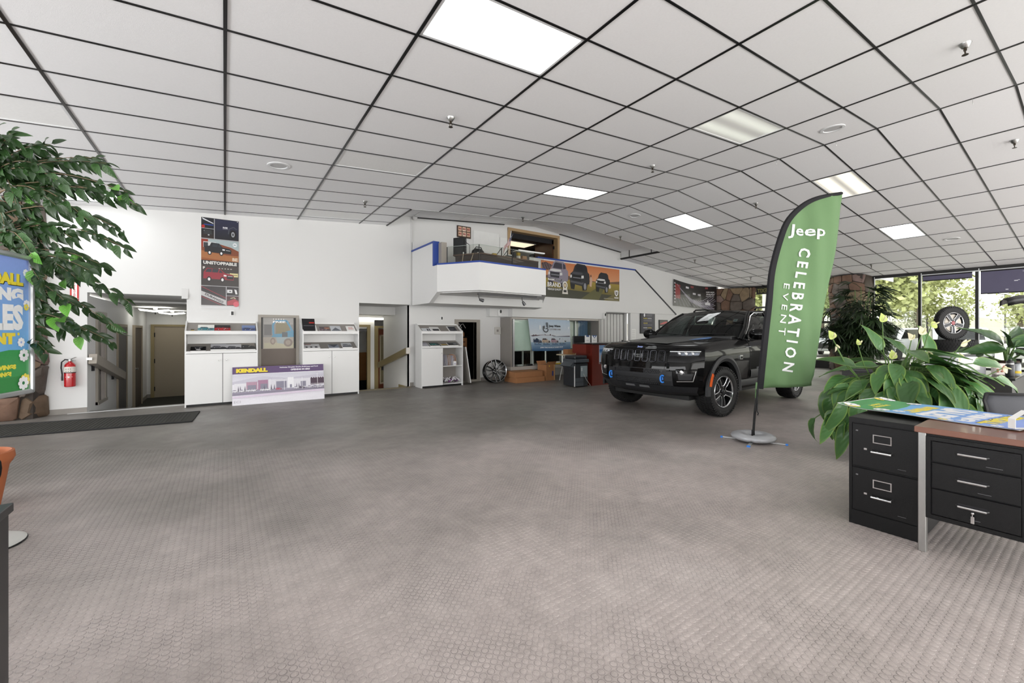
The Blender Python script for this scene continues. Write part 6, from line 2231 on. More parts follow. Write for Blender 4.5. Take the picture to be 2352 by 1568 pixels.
# ================================================================== MAT AND BOARD BY THE CABINETS
mt = thing('floor_mat', 'long charcoal ribbed entrance mat before the left hallway', 'mat', (0, 0, 0))
m_mat = M('charcoal_mat', '#34342f', 0.9, var=0.2, scale=90, bump=0.3, bscale=300)
q = [(-3.6, 7.93), (-0.385, 7.58), (-0.33, 8.45), (-3.6, 8.90)]
MB().prism(q, 0.0012, 0.010, axis='z').build('pile', m_mat, mt)
rb = MB()
for k in range(70):
    u0 = 0.02 + 0.96 * k / 70
    pa = Vector(q[0] + (0,)).lerp(Vector(q[1] + (0,)), u0)
    pb = Vector(q[3] + (0,)).lerp(Vector(q[2] + (0,)), u0)
    d = (pb - pa).normalized() * 0.05
    rb.box(-0.010, 0.010, 0.04, (pb - pa).length - 0.04, 0.010, 0.013, Matrix.Translation(pa) @ Matrix.Rotation(math.atan2(pb.y - pa.y, pb.x - pa.x) - PI / 2, 4, 'Z'))
o = rb.build('rib', m_mat, mt)
o['kind'] = 'stuff'
MB().tube([p + (0.008,) for p in q + q[:1]], 0.011, 4).build('border', m_rubber, mt)
kb = thing('announcement_board', 'white foam board reading KENDALL OPENING IN 2023 leaning on the left cabinet', 'board', (0.86, 8.80, 0.0))
KW, KH = 1.50, 0.685
Rk = Matrix.Rotation(math.radians(-13), 4, 'X')
kb_rot = math.atan2(8.79 - 8.83, 1.6 - 0.1)
kb.rotation_euler = (0, 0, kb_rot)
bx('board', -KW / 2, KW / 2, 0, 0.006, 0, KH, m_paper, kb).matrix_local = Rk
a = Art()
w = KW / 2
a.rect(-w, 0, w, KH, '#e9e7ee')
a.grad(-w, 0.42, w, KH * 0.80, '#dcdae4', '#cdccd8')
a.poly([(-w, 0.42), (-0.3, 0.50), (0.1, 0.45), (w, 0.5), (w, 0.44), (-w, 0.37)], '#c9c6d3')
a.rect(-w, KH * 0.81, w, KH, '#5f4a72')
a.rect(-w + 0.02, KH * 0.795, w - 0.0, KH * 0.806, '#f4f3f6')
for k, (dx, c) in enumerate(((0.006, '#26202a'), (0, '#f0d93c'))):
    a.text('KENDALL', -w + 0.30 + dx, KH * 0.845 - dx, 0.076, c, 0.49, bold=0.09)
a.text('Soldotna Chrysler Dodge RAM Jeep and Ford', 0.32, KH * 0.925, 0.028, '#efedf2', 0.66, bold=0.04)
a.text('OPENING IN 2023', 0.34, KH * 0.855, 0.032, '#efedf2', 0.33, bold=0.05)
a.poly([(-w, 0.20), (w, 0.215), (w, 0.27), (-w, 0.27)], '#a39db0')
a.poly([(-w, 0.17), (w, 0.20), (w, 0.23), (-w, 0.21)], '#8f8899')
for x0_, x1_, z1_, c in ((-0.72, -0.54, 0.385, '#e6e4ea'), (-0.54, -0.37, 0.405, '#b795a8'), (-0.36, -0.20, 0.43, '#a9809a'), (-0.20, -0.08, 0.43, '#e1dfe6'), (-0.08, 0.14, 0.435, '#d9d7df'), (0.12, 0.22, 0.455, '#efeef2'), (0.22, 0.50, 0.425, '#e2e0e7')):
    a.rect(x0_, 0.255, x1_, z1_, c)
for x0_, x1_, z0_, z1_ in ((-0.52, -0.39, 0.26, 0.345), (-0.32, -0.21, 0.26, 0.36), (-0.07, 0.10, 0.26, 0.39), (0.34, 0.43, 0.27, 0.37), (0.155, 0.19, 0.26, 0.32)):
    a.rect(x0_, z0_, x1_, z1_, '#8d8a9b')
a.poly([(0.51, 0.29)] + [(0.51 + 0.24 * k / 12, 0.415 + 0.022 * (k % 2)) for k in range(13)] + [(0.75, 0.30)], '#4a3648')
for k in range(9):
    a.rect(0.52 + k * 0.026, 0.305, 0.535 + k * 0.026, 0.315, '#e9e6ec', False)
for k, x in enumerate((-0.66, -0.63, -0.56, -0.15, -0.10, 0.27, 0.31, -0.26)):
    a.poly([(x - 0.012, 0.25), (x + 0.012, 0.25), (x, 0.345)], '#6f6878')
for x, c in ((-0.70, '#e8e6ec'), (-0.60, '#e8e6ec'), (-0.50, '#e4e2e9'), (-0.42, '#efedf2'), (-0.28, '#e8e6ec'), (-0.2, '#efedf2'), (-0.03, '#c2566b'), (0.27, '#dedce4'), (0.36, '#54495c'), (0.5, '#d5d2db'), (0.6, '#b9b4c2'), (0.69, '#d5d2db')):
    a.car(x, 0.222, 0.10, c, dark='#4a4454', glass='#7a7486', kind='suv')
for x, z in ((-0.17, 0.445), (0.36, 0.45), (0.63, 0.52), (0.06, 0.42)):
    a.line([(x, 0.22), (x, z)], 0.007, '#efeef2')
    a.rect(x - 0.025, z, x + 0.025, z + 0.006, '#b9b5c2')
a.poly([(-w, 0.155), (-0.1, 0.175), (w, 0.19), (w, 0.165), (-0.1, 0.14), (-w, 0.12)], '#ddcfe0')
a.text('ECI', -w + 0.075, 0.035, 0.042, '#b9b6bd', 0.10)
a.build('artwork', PRINT, kb).matrix_local = Rk

# ================================================================== PLANTS
def leaf_mat(name, c_in, c_out, rough=0.35, var=0.25, bright=1.0):
    m = bpy.data.materials.new(name)
    m.use_nodes = True
    nt = m.node_tree
    b = nt.nodes['Principled BSDF']
    at = nt.nodes.new('ShaderNodeAttribute')
    at.attribute_name = 'Col'
    oi = nt.nodes.new('ShaderNodeObjectInfo')
    mx = nt.nodes.new('ShaderNodeMix')
    mx.data_type = 'RGBA'
    mx.inputs[6].default_value = S(c_in) + (1,)
    mx.inputs[7].default_value = S(c_out) + (1,)
    nt.links.new(at.outputs['Fac'], mx.inputs[0])
    mr = nt.nodes.new('ShaderNodeMapRange')
    mr.inputs['To Min'].default_value = (1 - var) * bright
    mr.inputs['To Max'].default_value = (1 + var * 1.4) * bright
    nt.links.new(oi.outputs['Random'], mr.inputs['Value'])
    wv = nt.nodes.new('ShaderNodeTexWave')
    wv.wave_type = 'BANDS'
    wv.bands_direction = 'DIAGONAL'
    wv.inputs['Scale'].default_value = 6.0
    wv.inputs['Distortion'].default_value = 1.5
    tc = nt.nodes.new('ShaderNodeTexCoord')
    nt.links.new(tc.outputs['Object'], wv.inputs['Vector'])
    m2 = nt.nodes.new('ShaderNodeMix')
    m2.data_type = 'RGBA'
    m2.blend_type = 'MULTIPLY'
    m2.inputs[0].default_value = 1.0
    nt.links.new(mx.outputs[2], m2.inputs[6])
    nt.links.new(mr.outputs[0], m2.inputs[7])
    nt.links.new(m2.outputs[2], b.inputs['Base Color'])
    bp = nt.nodes.new('ShaderNodeBump')
    bp.inputs['Strength'].default_value = 0.35
    bp.inputs['Distance'].default_value = 0.004
    nt.links.new(wv.outputs['Fac'], bp.inputs['Height'])
    nt.links.new(bp.outputs[0], b.inputs['Normal'])
    b.inputs['Roughness'].default_value = rough
    b.inputs['Specular IOR Level'].default_value = 0.45
    MATS[name] = m
    return m


def leaf_mesh(name, mat, width, droop, nx=8, ny=4, fold=0.10, wavy=0.03, tip=1.5, rimw=1.0, seed=1):
    """blade of length 1 along +x, face up; colour attribute is 1 on the rim"""
    rd = random.Random(seed)
    m = MB()
    rws, cs = [], []
    for i in range(nx + 1):
        u = i / nx
        w = width * (math.sin(PI * min(1, u * 1.0) ** 0.62)) ** 0.85 if 0 < u < 1 else 0.0
        w = max(w, 0.004)
        ph = rd.uniform(-1, 1)
        ang_ = droop * u
        x = math.sin(ang_) / droop if droop > 0.01 else u
        z = -(1 - math.cos(ang_)) / droop if droop > 0.01 else 0
        rws.append([(x - math.sin(ang_) * 0, s_ * w, z + fold * abs(s_) * w * 2 + wavy * math.sin(7 * u + ph + (2 if s_ > 0 else 0)) * abs(s_) ** 2) for s_ in [k / (ny / 2) - 1 for k in range(ny + 1)]])
    n = ny + 1
    vs = [p for r in rws for p in r]
    for i in range(nx):
        for k in range(ny):
            idx = [(i, k), (i, k + 1), (i + 1, k + 1), (i + 1, k)]
            cc = []
            for a_, b_ in ((i, k), (i + 1, k), (i + 1, k + 1), (i, k + 1)):
                e = max(0.75 * (abs(b_ / (ny / 2) - 1) > 0.99), 0.5 * (a_ / nx) ** 12)
                cc.append((e * rimw,) * 3)
            m.col = tuple(cc)
            m.f.append(tuple(a_ * n + b_ for a_, b_ in ((i, k), (i + 1, k), (i + 1, k + 1), (i, k + 1))))
            m.c.append(m.col)
    m.v = vs
    return m.mesh(name, mat, smooth=True, angle=180)


def orient(d, up, L):
    """matrix putting a unit leaf along d with its face towards up"""
    x = Vector(d).normalized()
    z = (Vector(up) - x * Vector(up).dot(x)).normalized()
    y = z.cross(x)
    return Matrix(((x.x, y.x, z.x, 0), (x.y, y.y, z.y, 0), (x.z, y.z, z.z, 0), (0, 0, 0, 1))) @ Matrix.Scale(L, 4)


rnd = random.Random(21)
# ---- peace lily between the flag and the desk
m_lily = leaf_mat('lily_leaf', '#4b7740', '#93b04e', 0.36, 0.34, 0.72)
m_stem = M('green_stem', '#55733a', 0.5, var=0.2)
lily = thing('peace_lily', 'big peace lily with pale green flowers between the feather flag and the desk', 'plant', (5.8, 1.27, 0.0), YAW)
lily.scale = (1.055, 1.055, 1.0)
MB().lathe([(0.0, 0.0), (0.24, 0.0), (0.29, 0.40), (0.31, 0.42), (0.31, 0.45), (0.27, 0.45), (0.26, 0.40), (0.0, 0.40)], 28).build('pot', M('dark_planter', '#2a2622', 0.5, var=0.1), lily, smooth=True)
LM = [leaf_mesh('lily_leaf', m_lily, w_, d_, 9, 10, 0.12, 0.02, seed=k) for k, (w_, d_) in enumerate(((0.19, 0.35), (0.21, 0.7), (0.20, 1.05), (0.18, 1.35), (0.15, 0.9)))]
stems = MB()


def lily_leaf(P_, d, up, L, me_=None):
    o = bpy.data.objects.new('leaf', me_ or rnd.choice(LM))
    C.objects.link(o)
    o.parent = lily
    o.matrix_local = Matrix.Translation(P_) @ orient(d, up, L)
    b = Vector((P_[0] * 0.12, P_[1] * 0.12, 0.42))
    q = Vector(P_)
    mid = b.lerp(q, 0.55) + Vector((0, 0, 0.22))
    stems.tube([b, b.lerp(mid, 0.6) + Vector((0, 0, 0.05)), mid, q.lerp(mid, 0.35), q, q + Vector(d).normalized() * 0.03], [0.009, 0.008, 0.007, 0.006, 0.005, 0.003], 5, caps=False)


for k in range(230):
    az = rnd.uniform(0, 2 * PI)
    t = math.sqrt(rnd.uniform(0.0, 1.0))
    if k < 160:
        az = rnd.uniform(PI * 1.0, PI * 2.0)          # fuller towards the viewer
    r = 0.08 + 0.62 * t
    z = 1.09 - 0.62 * t ** 1.5 + rnd.uniform(-0.16, 0.06)
    P_ = (r * math.cos(az) * 1.02, r * math.sin(az) * 0.85, z)
    el = 0.45 - 1.75 * t + rnd.uniform(-0.35, 0.30)
    a2 = az + rnd.uniform(-0.6, 0.6)
    d = (math.cos(a2) * math.cos(el), math.sin(a2) * math.cos(el), math.sin(el))
    up = Vector((math.cos(a2) * 0.8, math.sin(a2) * 0.8, 0.9)) + Vector((rnd.uniform(-0.4, 0.4), rnd.uniform(-0.4, 0.1), 0))
    lily_leaf(P_, d, up, rnd.uniform(0.30, 0.43), LM[min(4, max(0, int(1 + t * 2.4 + rnd.uniform(-0.8, 0.8))))])
for P_, d, L in (((-0.18, 0.0, 1.10), (-0.25, 0.05, 0.95), 0.34), ((0.35, 0.05, 1.02), (0.12, 0, 1.0), 0.42), ((0.08, 0, 1.05), (-0.45, 0, 0.8), 0.33), ((-0.50, -0.1, 0.95), (-0.9, 0, 0.45), 0.36),
                 ((0.62, -0.1, 0.98), (0.9, -0.1, 0.1), 0.44), ((0.78, -0.15, 0.84), (0.85, -0.1, -0.35), 0.46), ((-0.75, -0.25, 0.62), (-0.45, -0.2, -0.9), 0.40), ((-0.82, -0.2, 0.50), (-0.3, -0.1, -0.95), 0.34), ((-0.55, -0.35, 0.55), (-0.2, -0.3, -0.95), 0.38)):
    lily_leaf(P_, d, (0.1, -0.8, 0.6), L)
o = stems.build('petiole', m_stem, lily, smooth=True, angle=180)
o['kind'] = 'stuff'
m_spathe = leaf_mat('spathe', '#b9c96c', '#c6d486', 0.5, 0.08, 0.9)
m_spathe2 = leaf_mat('aged_spathe', '#d9d3b4', '#c9a86a', 0.5, 0.08, 0.9)
SPM = [leaf_mesh('spathe', mm_, w_, d_, 8, 6, 0.10, 0.01, seed=9, rimw=0.4) for mm_, w_, d_ in ((m_spathe, 0.50, 0.5), (m_spathe, 0.42, 0.9), (m_spathe2, 0.50, 0.7), (m_spathe2, 0.20, 0.9))]
FLW = [(2003, 735, 0.10, 0, 0.0), (1892, 775, 0.10, 0, -0.3), (1948, 790, 0.07, 1, 0.2), (2024, 822, 0.10, 0, 0.1), (2090, 765, 0.10, 2, 0.1), (2112, 745, 0.09, 1, 1.0), (2068, 778, 0.085, 2, -0.2), (2100, 805, 0.10, 1, 2.6), (2178, 790, 0.13, 3, 0.9), (2172, 812, 0.10, 3, 2.7), (2272, 845, 0.08, 2, 2.0), (1898, 792, 0.07, 3, 2.9)]
for px, py, L, kind_, tw in FLW:
    x, z = (px - 2066) * 0.0043, 1.3 - (py - 762.5) * 0.0043
    f = bpy.data.objects.new('flower', None)
    C.objects.link(f)
    f.parent = lily
    f.location = (x, -0.12, z)
    sp = bpy.data.objects.new('spathe', SPM[kind_])
    C.objects.link(sp)
    sp.parent = f
    sp.matrix_local = Matrix.Translation((0, 0, -L * 0.2)) @ orient((math.sin(tw), -0.15, math.cos(tw)), (0.2, -1.0, 0.25), L)
    MB().tube([(0, -0.012, 0.0), (math.sin(tw) * L * 0.3, -0.035, math.cos(tw) * L * 0.3), (math.sin(tw) * L * 0.5, -0.04, math.cos(tw) * L * 0.5)], [0.006, 0.008, 0.005], 6).build('spadix', M('cream_spadix', '#d8d6a8', 0.6), f)
    MB().tube([(-x * 0.75, 0.1, 0.55 - z), (-x * 0.2, 0.05, (0.55 - z) * 0.35), (0, 0, -L * 0.15)], [0.006, 0.005, 0.004], 6).build('stem', m_stem, f)

# ---- leafy fig tree in a terracotta pot, left
m_fig = leaf_mat('fig_leaf', '#36562c', '#3f6233', 0.3, 0.35, 0.75)
m_fig2 = leaf_mat('young_fig_leaf', '#5f9d3a', '#6dab45', 0.35, 0.15, 0.95)
m_bark = M('pale_bark', '#8d7a62', 0.8, var=0.2, scale=20)
fig = thing('fig_tree', 'leafy fig tree in a terracotta pot reaching in from the left', 'tree', (-1.43, 4.635, 0.0), YAW)
MB().lathe([(0.0, 0.0), (0.14, 0.0), (0.185, 0.31), (0.19, 0.32), (0.195, 0.33), (0.20, 0.335), (0.215, 0.37), (0.21, 0.415), (0.195, 0.42), (0.185, 0.40), (0.18, 0.36), (0.0, 0.36)], 32, Matrix.Translation((-0.10, 0, 0))).build('pot', M('terracotta', '#b0653d', 0.75, var=0.1, scale=8), fig, smooth=True, angle=30)
MB().lathe([(0.0, 0.37), (0.175, 0.375)], 24, Matrix.Translation((-0.10, 0, 0)), caps=False).build('soil', M('dark_soil', '#2c2119', 0.95, var=0.3, scale=50), fig)
MB().tube([(0, 0, 0.38), (-0.03, 0.02, 0.9), (0.02, 0, 1.4), (-0.02, 0.0, 1.9), (0.0, 0.02, 2.45)], [0.035, 0.03, 0.026, 0.02, 0.012], 8).build('trunk', m_bark, fig, smooth=True)
FM = [leaf_mesh('fig_leaf', m_fig, w_, d_, 5, 4, 0.18, 0.02, seed=k) for k, (w_, d_) in enumerate(((0.22, 0.3), (0.24, 0.6), (0.20, 0.9)))]
FM2 = leaf_mesh('young_fig_leaf', m_fig2, 0.30, 0.4, 5, 4, 0.15, 0.02, seed=4)
tips = [(90, 318), (130, 350), (180, 345), (238, 372), (262, 430), (288, 462), (150, 400), (200, 430), (247, 560), (215, 510), (255, 630), (238, 520), (180, 600), (170, 650), (248, 690), (243, 762), (215, 752), (180, 806), (130, 770), (95, 690), (60, 600), (110, 560), (70, 480), (60, 390), (20, 340), (30, 440), (110, 480), (30, 520), (40, 640), (150, 545), (205, 640), (225, 700), (105, 780), (20, 580), (120, 640), (160, 700), (200, 790), (150, 760), (60, 700), (100, 335), (210, 440), (160, 480), (60, 325), (140, 600), (90, 450), (50, 560), (85, 520), (15, 400)]
leaves = []
brm = MB()
for n, (px, py) in enumerate(tips):
    tx, tz = (px + 36) * 0.003145, 1.3 - (py - 762.5) * 0.003145
    ty = rnd.uniform(-0.22, 0.22)
    z0_ = min(2.4, max(0.9, tz + 0.10 - 0.12 * tx + rnd.uniform(-0.1, 0.25)))
    pts = []
    for k in range(9):
        u = k / 8
        arch = 0.14 * math.sin(PI * u) * (1 if tz < 2.3 else 0.6)
        pts.append(Vector((tx * u, ty * u ** 1.2, z0_ + (tz - z0_) * u ** 1.5 + arch)))
    brm.tube(pts, [0.006 - 0.005 * k / 8 for k in range(9)], 5, caps=False)
    nl = int(12 + 17 * math.hypot(tx, tz - z0_))
    for k in range(nl):
        u = 0.22 + 0.78 * (k + 0.5) / nl if tx > 0.35 else 0.15 + 0.85 * (k + 0.5) / nl
        i = min(7, int(u * 8))
        p = pts[i].lerp(pts[i + 1], u * 8 - i)
        t = (pts[i + 1] - pts[i]).normalized()
        side = 1 if k % 2 else -1
        d = t * 0.7 + Vector((rnd.uniform(-0.3, 0.3), rnd.uniform(-0.7, 0.7), side * 0.45 - 0.40))
        leaves.append((p + d * 0.012, d, Vector((rnd.uniform(-0.5, 0.5), -0.9, rnd.uniform(0.2, 1.0))), rnd.uniform(0.075, 0.122), rnd.random() < 0.045 or (n in (15, 18) and rnd.random() < 0.3)))
brm.build('branch', m_bark, fig, smooth=True, angle=180)['kind'] = 'stuff'
vis = [l for l in leaves if l[0].x > 0.06]
hid = [l for l in leaves if l[0].x <= 0.06]
vis.sort(key=lambda l: -l[3])
extra = MB()
for n, (p, d, up, L, young) in enumerate(vis + hid):
    if n < 300:
        o = bpy.data.objects.new('leaf', FM2 if young else rnd.choice(FM))
        C.objects.link(o)
        o.parent = fig
        o.matrix_local = Matrix.Translation(p) @ orient(d, up, L)
    else:
        src = rnd.choice(FM)
        T = Matrix.Translation(p) @ orient(d, up, L)
        extra.col = (0.0, 0.0, 0.0)
        extra.add([tuple(v.co) for v in src.vertices], [tuple(q.vertices) for q in src.polygons], T)
if extra.v:
    extra.build('leaves', m_fig, fig, smooth=True, angle=180)['kind'] = 'stuff'

# ---- palm with narrow leaflets before the stone column on the right
m_palm = leaf_mat('palm_leaflet', '#2c4023', '#31482a', 0.45, 0.45, 0.62)
palm = thing('potted_palm', 'dark bushy palm with narrow leaflets before the right stone column', 'plant', (15.1, 4.12, 0.0), YAW)
MB().lathe([(0.0, 0.0), (0.25, 0.0), (0.33, 0.5), (0.30, 0.5), (0.0, 0.46)], 24).build('pot', M('dark_planter', '#2a2622', 0.5), palm, smooth=True)


def frond_mesh(seed):
    rd = random.Random(seed)
    m = MB()
    m.col = (0.0, 0.0, 0.0)
    n = rd.randint(9, 12)
    for k in range(n):
        an = -1.35 + 2.7 * k / (n - 1) + rd.uniform(-0.1, 0.1)
        L = rd.uniform(0.26, 0.40)
        dr = rd.uniform(0.25, 0.75)
        pts = [(L * u * math.cos(an), L * u * math.sin(an), -dr * L * u * u) for u in (0.05, 0.35, 0.7, 1.0)]
        nx_, ny_ = -math.sin(an), math.cos(an)
        w = [0.006, 0.020, 0.017, 0.002]
        rws_ = [[(x - nx_ * ww_, y - ny_ * ww_, z), (x + nx_ * ww_, y + ny_ * ww_, z)] for (x, y, z), ww_ in zip(pts, w)]
        m.grid(rws_)
    m.tube([(-0.25, 0, -0.03), (-0.1, 0, 0.01), (0, 0, 0)], 0.005, 4, caps=False)
    return m.mesh('frond', m_palm)


FR_ = [frond_mesh(k) for k in range(4)]
can = MB()
for k in range(26):
    az, r = rnd.uniform(0, 2 * PI), rnd.uniform(0.1, 0.75)
    h = rnd.uniform(1.2, 2.75) - 0.35 * r
    can.tube([(0.15 * math.cos(az), 0.15 * math.sin(az), 0.45), (r * 0.6 * math.cos(az), r * 0.6 * math.sin(az), 0.45 + h * 0.45), (r * math.cos(az), r * math.sin(az), h)], 0.009, 5, caps=False)
    for q in range(11):
        u = 0.32 + 0.68 * q / 10
        x, y, z = r * u * math.cos(az), r * u * math.sin(az), 0.45 + (h - 0.45) * u
        a2 = az + rnd.uniform(-2.2, 2.2)
        el = rnd.uniform(-0.4, 0.6)
        d = Vector((math.cos(a2) * math.cos(el), math.sin(a2) * math.cos(el), math.sin(el)))
        o = bpy.data.objects.new('frond', rnd.choice(FR_))
        C.objects.link(o)
        o.parent = palm
        o.matrix_local = Matrix.Translation(Vector((x, y, z)) + d * 0.26) @ orient(d, (rnd.uniform(-0.4, 0.4), rnd.uniform(-0.8, 0.2), 0.9), rnd.uniform(0.9, 1.2))
can.build('cane', m_stem, palm, smooth=True)['kind'] = 'stuff'

# ---- broad leaved plant on the far black desk
m_broad = leaf_mat('broad_leaf', '#3a5f35', '#76903f', 0.3, 0.3, 0.72)
bp_ = thing('broad_leaf_plant', 'plant with long broad leaves standing on the far black desk', 'plant', (8.52, 0.80, 0.752), YAW)
MB().lathe([(0.0, 0.0), (0.09, 0.0), (0.115, 0.16), (0.12, 0.17), (0.10, 0.17), (0.0, 0.15)], 20).build('pot', M('brown_pot', '#4a3426', 0.6), bp_, smooth=True)
BM_ = [leaf_mesh('broad_leaf', m_broad, w_, d_, 9, 4, 0.22, 0.03, seed=k, rimw=0.4) for k, (w_, d_) in enumerate(((0.15, 0.5), (0.17, 0.8), (0.14, 0.25)))]
for d, P_, L in (((-0.75, -0.1, 0.45), (-0.05, 0, 0.38), 0.62), ((-0.95, -0.1, 0.02), (-0.08, -0.05, 0.33), 0.62), ((-1.0, 0.1, -0.08), (-0.3, 0, 0.27), 0.58), ((0.55, 0, 0.75), (0.03, 0, 0.33), 0.50), ((0.9, -0.2, 0.35), (0.05, -0.05, 0.35), 0.5), ((0.9, -0.3, -0.35), (0.02, -0.06, 0.30), 0.48),
                ((0.2, -0.8, -0.3), (0.0, -0.08, 0.28), 0.38), ((-0.5, -0.5, 0.6), (-0.02, -0.03, 0.35), 0.42), ((-0.6, -0.6, -0.5), (-0.08, -0.1, 0.24), 0.36), ((0.6, -0.4, 0.6), (0.05, 0, 0.36), 0.40), ((0.75, 0.2, 0.1), (0.3, 0, 0.33), 0.42)):
    o = bpy.data.objects.new('leaf', rnd.choice(BM_))
    C.objects.link(o)
    o.parent = bp_
    o.matrix_local = Matrix.Translation(P_) @ orient(d, (0.1, -0.75, 0.8), L)
    MB().tube([(0, 0, 0.14), (P_[0] * 0.5, P_[1] * 0.5, P_[2] * 0.7), P_], [0.014, 0.012, 0.008], 6).build('stalk', m_stem, bp_)

# ---- far black desk and what stands on it
d2_ = thing('black_desk', 'black office desk behind the peace lily near the right edge', 'desk', (7.72, 0.68, 0.0))
bx('desktop', -0.04, 1.3, -0.03, 1.7, 0.722, 0.75, m_blam, d2_, bevel=0.003)
bx('front_panel', 0.0, 0.03, 0.0, 1.66, 0.0, 0.722, m_blside, d2_)
bx('end_panel', 0.03, 1.26, 0.0, 0.03, 0.0, 0.722, m_blside, d2_)
bx('back_panel', 1.24, 1.26, 0.03, 1.66, 0.0, 0.722, m_blside, d2_)
pr = thing('white_printer', 'white printer with papers on the far black desk', 'printer', (8.05, 1.18, 0.752), YAW)
MB().prism([(-0.24, 0.0), (0.22, 0.0), (0.22, 0.17), (0.10, 0.23), (-0.16, 0.23), (-0.24, 0.10)], -0.15, 0.2).build('body', M('printer_grey', '#c3c6cb', 0.4), pr, bevel=0.006)
bx('paper', -0.16, 0.12, -0.165, -0.152, 0.06, 0.20, m_paper, pr)
bx('output_tray', -0.12, 0.14, -0.10, 0.12, 0.232, 0.255, m_blackp, pr)
bx('tray_paper', -0.10, 0.08, -0.09, 0.1, 0.255, 0.275, m_paper, pr)
bg = thing('candy_bag', 'clear bag of orange sweets on the far black desk', 'bag', (8.12, 0.82, 0.752), YAW)
MB().prism([(-0.08, 0.0), (0.09, 0.0), (0.085, 0.15), (-0.085, 0.155)], -0.03, 0.03).build('film', M('milky_film', '#cfc6c0', 0.3, var=0.1), bg, bevel=0.012)
rd = random.Random(5)
for k in range(9):
    MB().lathe([(0.0, -0.014), (0.013, -0.008), (0.013, 0.008), (0.0, 0.014)], 8, Matrix.Translation((rd.uniform(-0.06, 0.06), -0.032, rd.uniform(0.03, 0.12)))).build('sweet', M('orange_sweet', '#cf8f73', 0.5), bg, smooth=True)
bt = thing('drink_bottle', 'black insulated drink bottle on the far black desk', 'bottle', (7.98, 0.72, 0.752))
MB().lathe([(0.0, 0.0), (0.038, 0.0), (0.04, 0.01), (0.04, 0.135), (0.034, 0.15), (0.0, 0.15)], 20).build('body', m_black, bt, smooth=True)
MB().lathe([(0.034, 0.15), (0.035, 0.16), (0.034, 0.165)], 20).build('steel_collar', m_steel, bt)
MB().lathe([(0.034, 0.165), (0.033, 0.19), (0.015, 0.20), (0.015, 0.215), (0.0, 0.216)], 20).build('cap', m_blackp, bt, smooth=True)
jr = thing('glass_jar', 'clear jar with a yellow label at the right end of the far black desk', 'jar', (8.22, 0.69, 0.752))
MB().lathe([(0.0, 0.0), (0.04, 0.0), (0.042, 0.01), (0.042, 0.13), (0.036, 0.15), (0.0, 0.15)], 18).build('glass', M('jar_glass', '#8f9498', 0.1, var=0.1), jr, smooth=True)
MB().lathe([(0.0425, 0.03), (0.0425, 0.06)], 18, caps=False).build('yellow_label', M('yellow_label', '#d3b52c', 0.5), jr)
MB().lathe([(0.038, 0.15), (0.038, 0.165), (0.0, 0.166)], 18).build('lid', m_blackp, jr)
# curved black lamp shade at the right edge
lm_ = thing('arc_lamp', 'black curved lamp head against the bright window at the right edge', 'lamp', (9.3, 0.72, 0.0), YAW)
hd_ = MB()
rws = []
for i in range(9):
    u = i / 8
    x = -0.27 + 0.60 * u
    w = 0.03 + 0.10 * math.sin(PI * min(1, u * 0.9 + 0.05))
    zt = 1.735 + 0.085 * math.sin(PI * (0.12 + 0.75 * u))
    rws.append([(x, -w, zt - 0.10), (x, -w * 0.9, zt - 0.03), (x, 0, zt), (x, w * 0.9, zt - 0.03), (x, w, zt - 0.10)])
hd_.grid(rws)
fo = hd_.build('shade', m_black, lm_, smooth=True)
fo.modifiers.new('t', 'SOLIDIFY').thickness = 0.008
MB().tube([(0.02, 0, 1.66), (0.20, 0, 1.665), (0.55, 0, 1.66)], 0.018, 8).build('lamp_tube', M('lamp_tube_white', '#d9d7d0', 0.3), lm_)
MB().tube([(0.25, 0, 1.80), (0.6, 0, 1.72), (0.72, 0.1, 1.2), (0.72, 0.1, 0.02)], 0.014, 8).build('arm', m_black, lm_, smooth=True)
MB().lathe([(0.0, 0.0), (0.16, 0.0), (0.16, 0.02), (0.0, 0.03)], 24, Matrix.Translation((0.72, 0.1, 0))).build('base', m_black, lm_)

# ---- wheel display near the windows
wt = thing('wheel_display', 'showroom display wheel with a red hub cap before the windows', 'wheel', (12.6, 1.93, 1.49), YAW)
for nm, me_, kd in WP:
    if nm in ('sidewall_lettering', 'brake_disc', 'hub_cap'):
        continue
    o = inst(nm, me_, wt)
    if kd:
        o['kind'] = kd
MB().lathe([(0.0, 0.0), (0.17, 0.0), (0.20, 0.01)], 24, Matrix.Translation((0, -0.06, 0)) @ Matrix.Rotation(PI / 2, 4, 'X'), caps=False).build('wheel_disc', M('display_alloy', '#8d877e', 0.35, 0.5, var=0.15), wt, smooth=True)
MB().lathe([(0.0, 0.10), (0.035, 0.10), (0.045, 0.09), (0.05, 0.06)], 20, Matrix.Rotation(PI / 2, 4, 'X'), caps=False).build('red_hub_cap', M('red_hub', '#8d1424', 0.3), wt, smooth=True)
wt.scale = (0.88, 0.42, 0.92)
for k, lab in enumerate(('upper black tyre lying flat under the display wheel', 'second black tyre lying flat in the display stack', 'third black tyre lying flat in the display stack', 'bottom black tyre of the display stack')):
    ts = thing('stacked_tyre', lab, 'tyre', (12.6, 1.93, 1.005 - k * 0.285), 0.3 * k)
    for nm, me_, kd in WP[:2]:
        o = inst(nm, me_, ts)
        o.rotation_euler = (PI / 2, 0, 0)
        if kd:
            o['kind'] = kd
    ts.scale = (1, 1, 1)
bx('stack_plinth', 12.3, 12.9, 1.6, 2.25, 0.0, 0.01, m_dark)
tag(bpy.data.objects['stack_plinth'], 'thin dark board under the stack of display tyres', 'board')

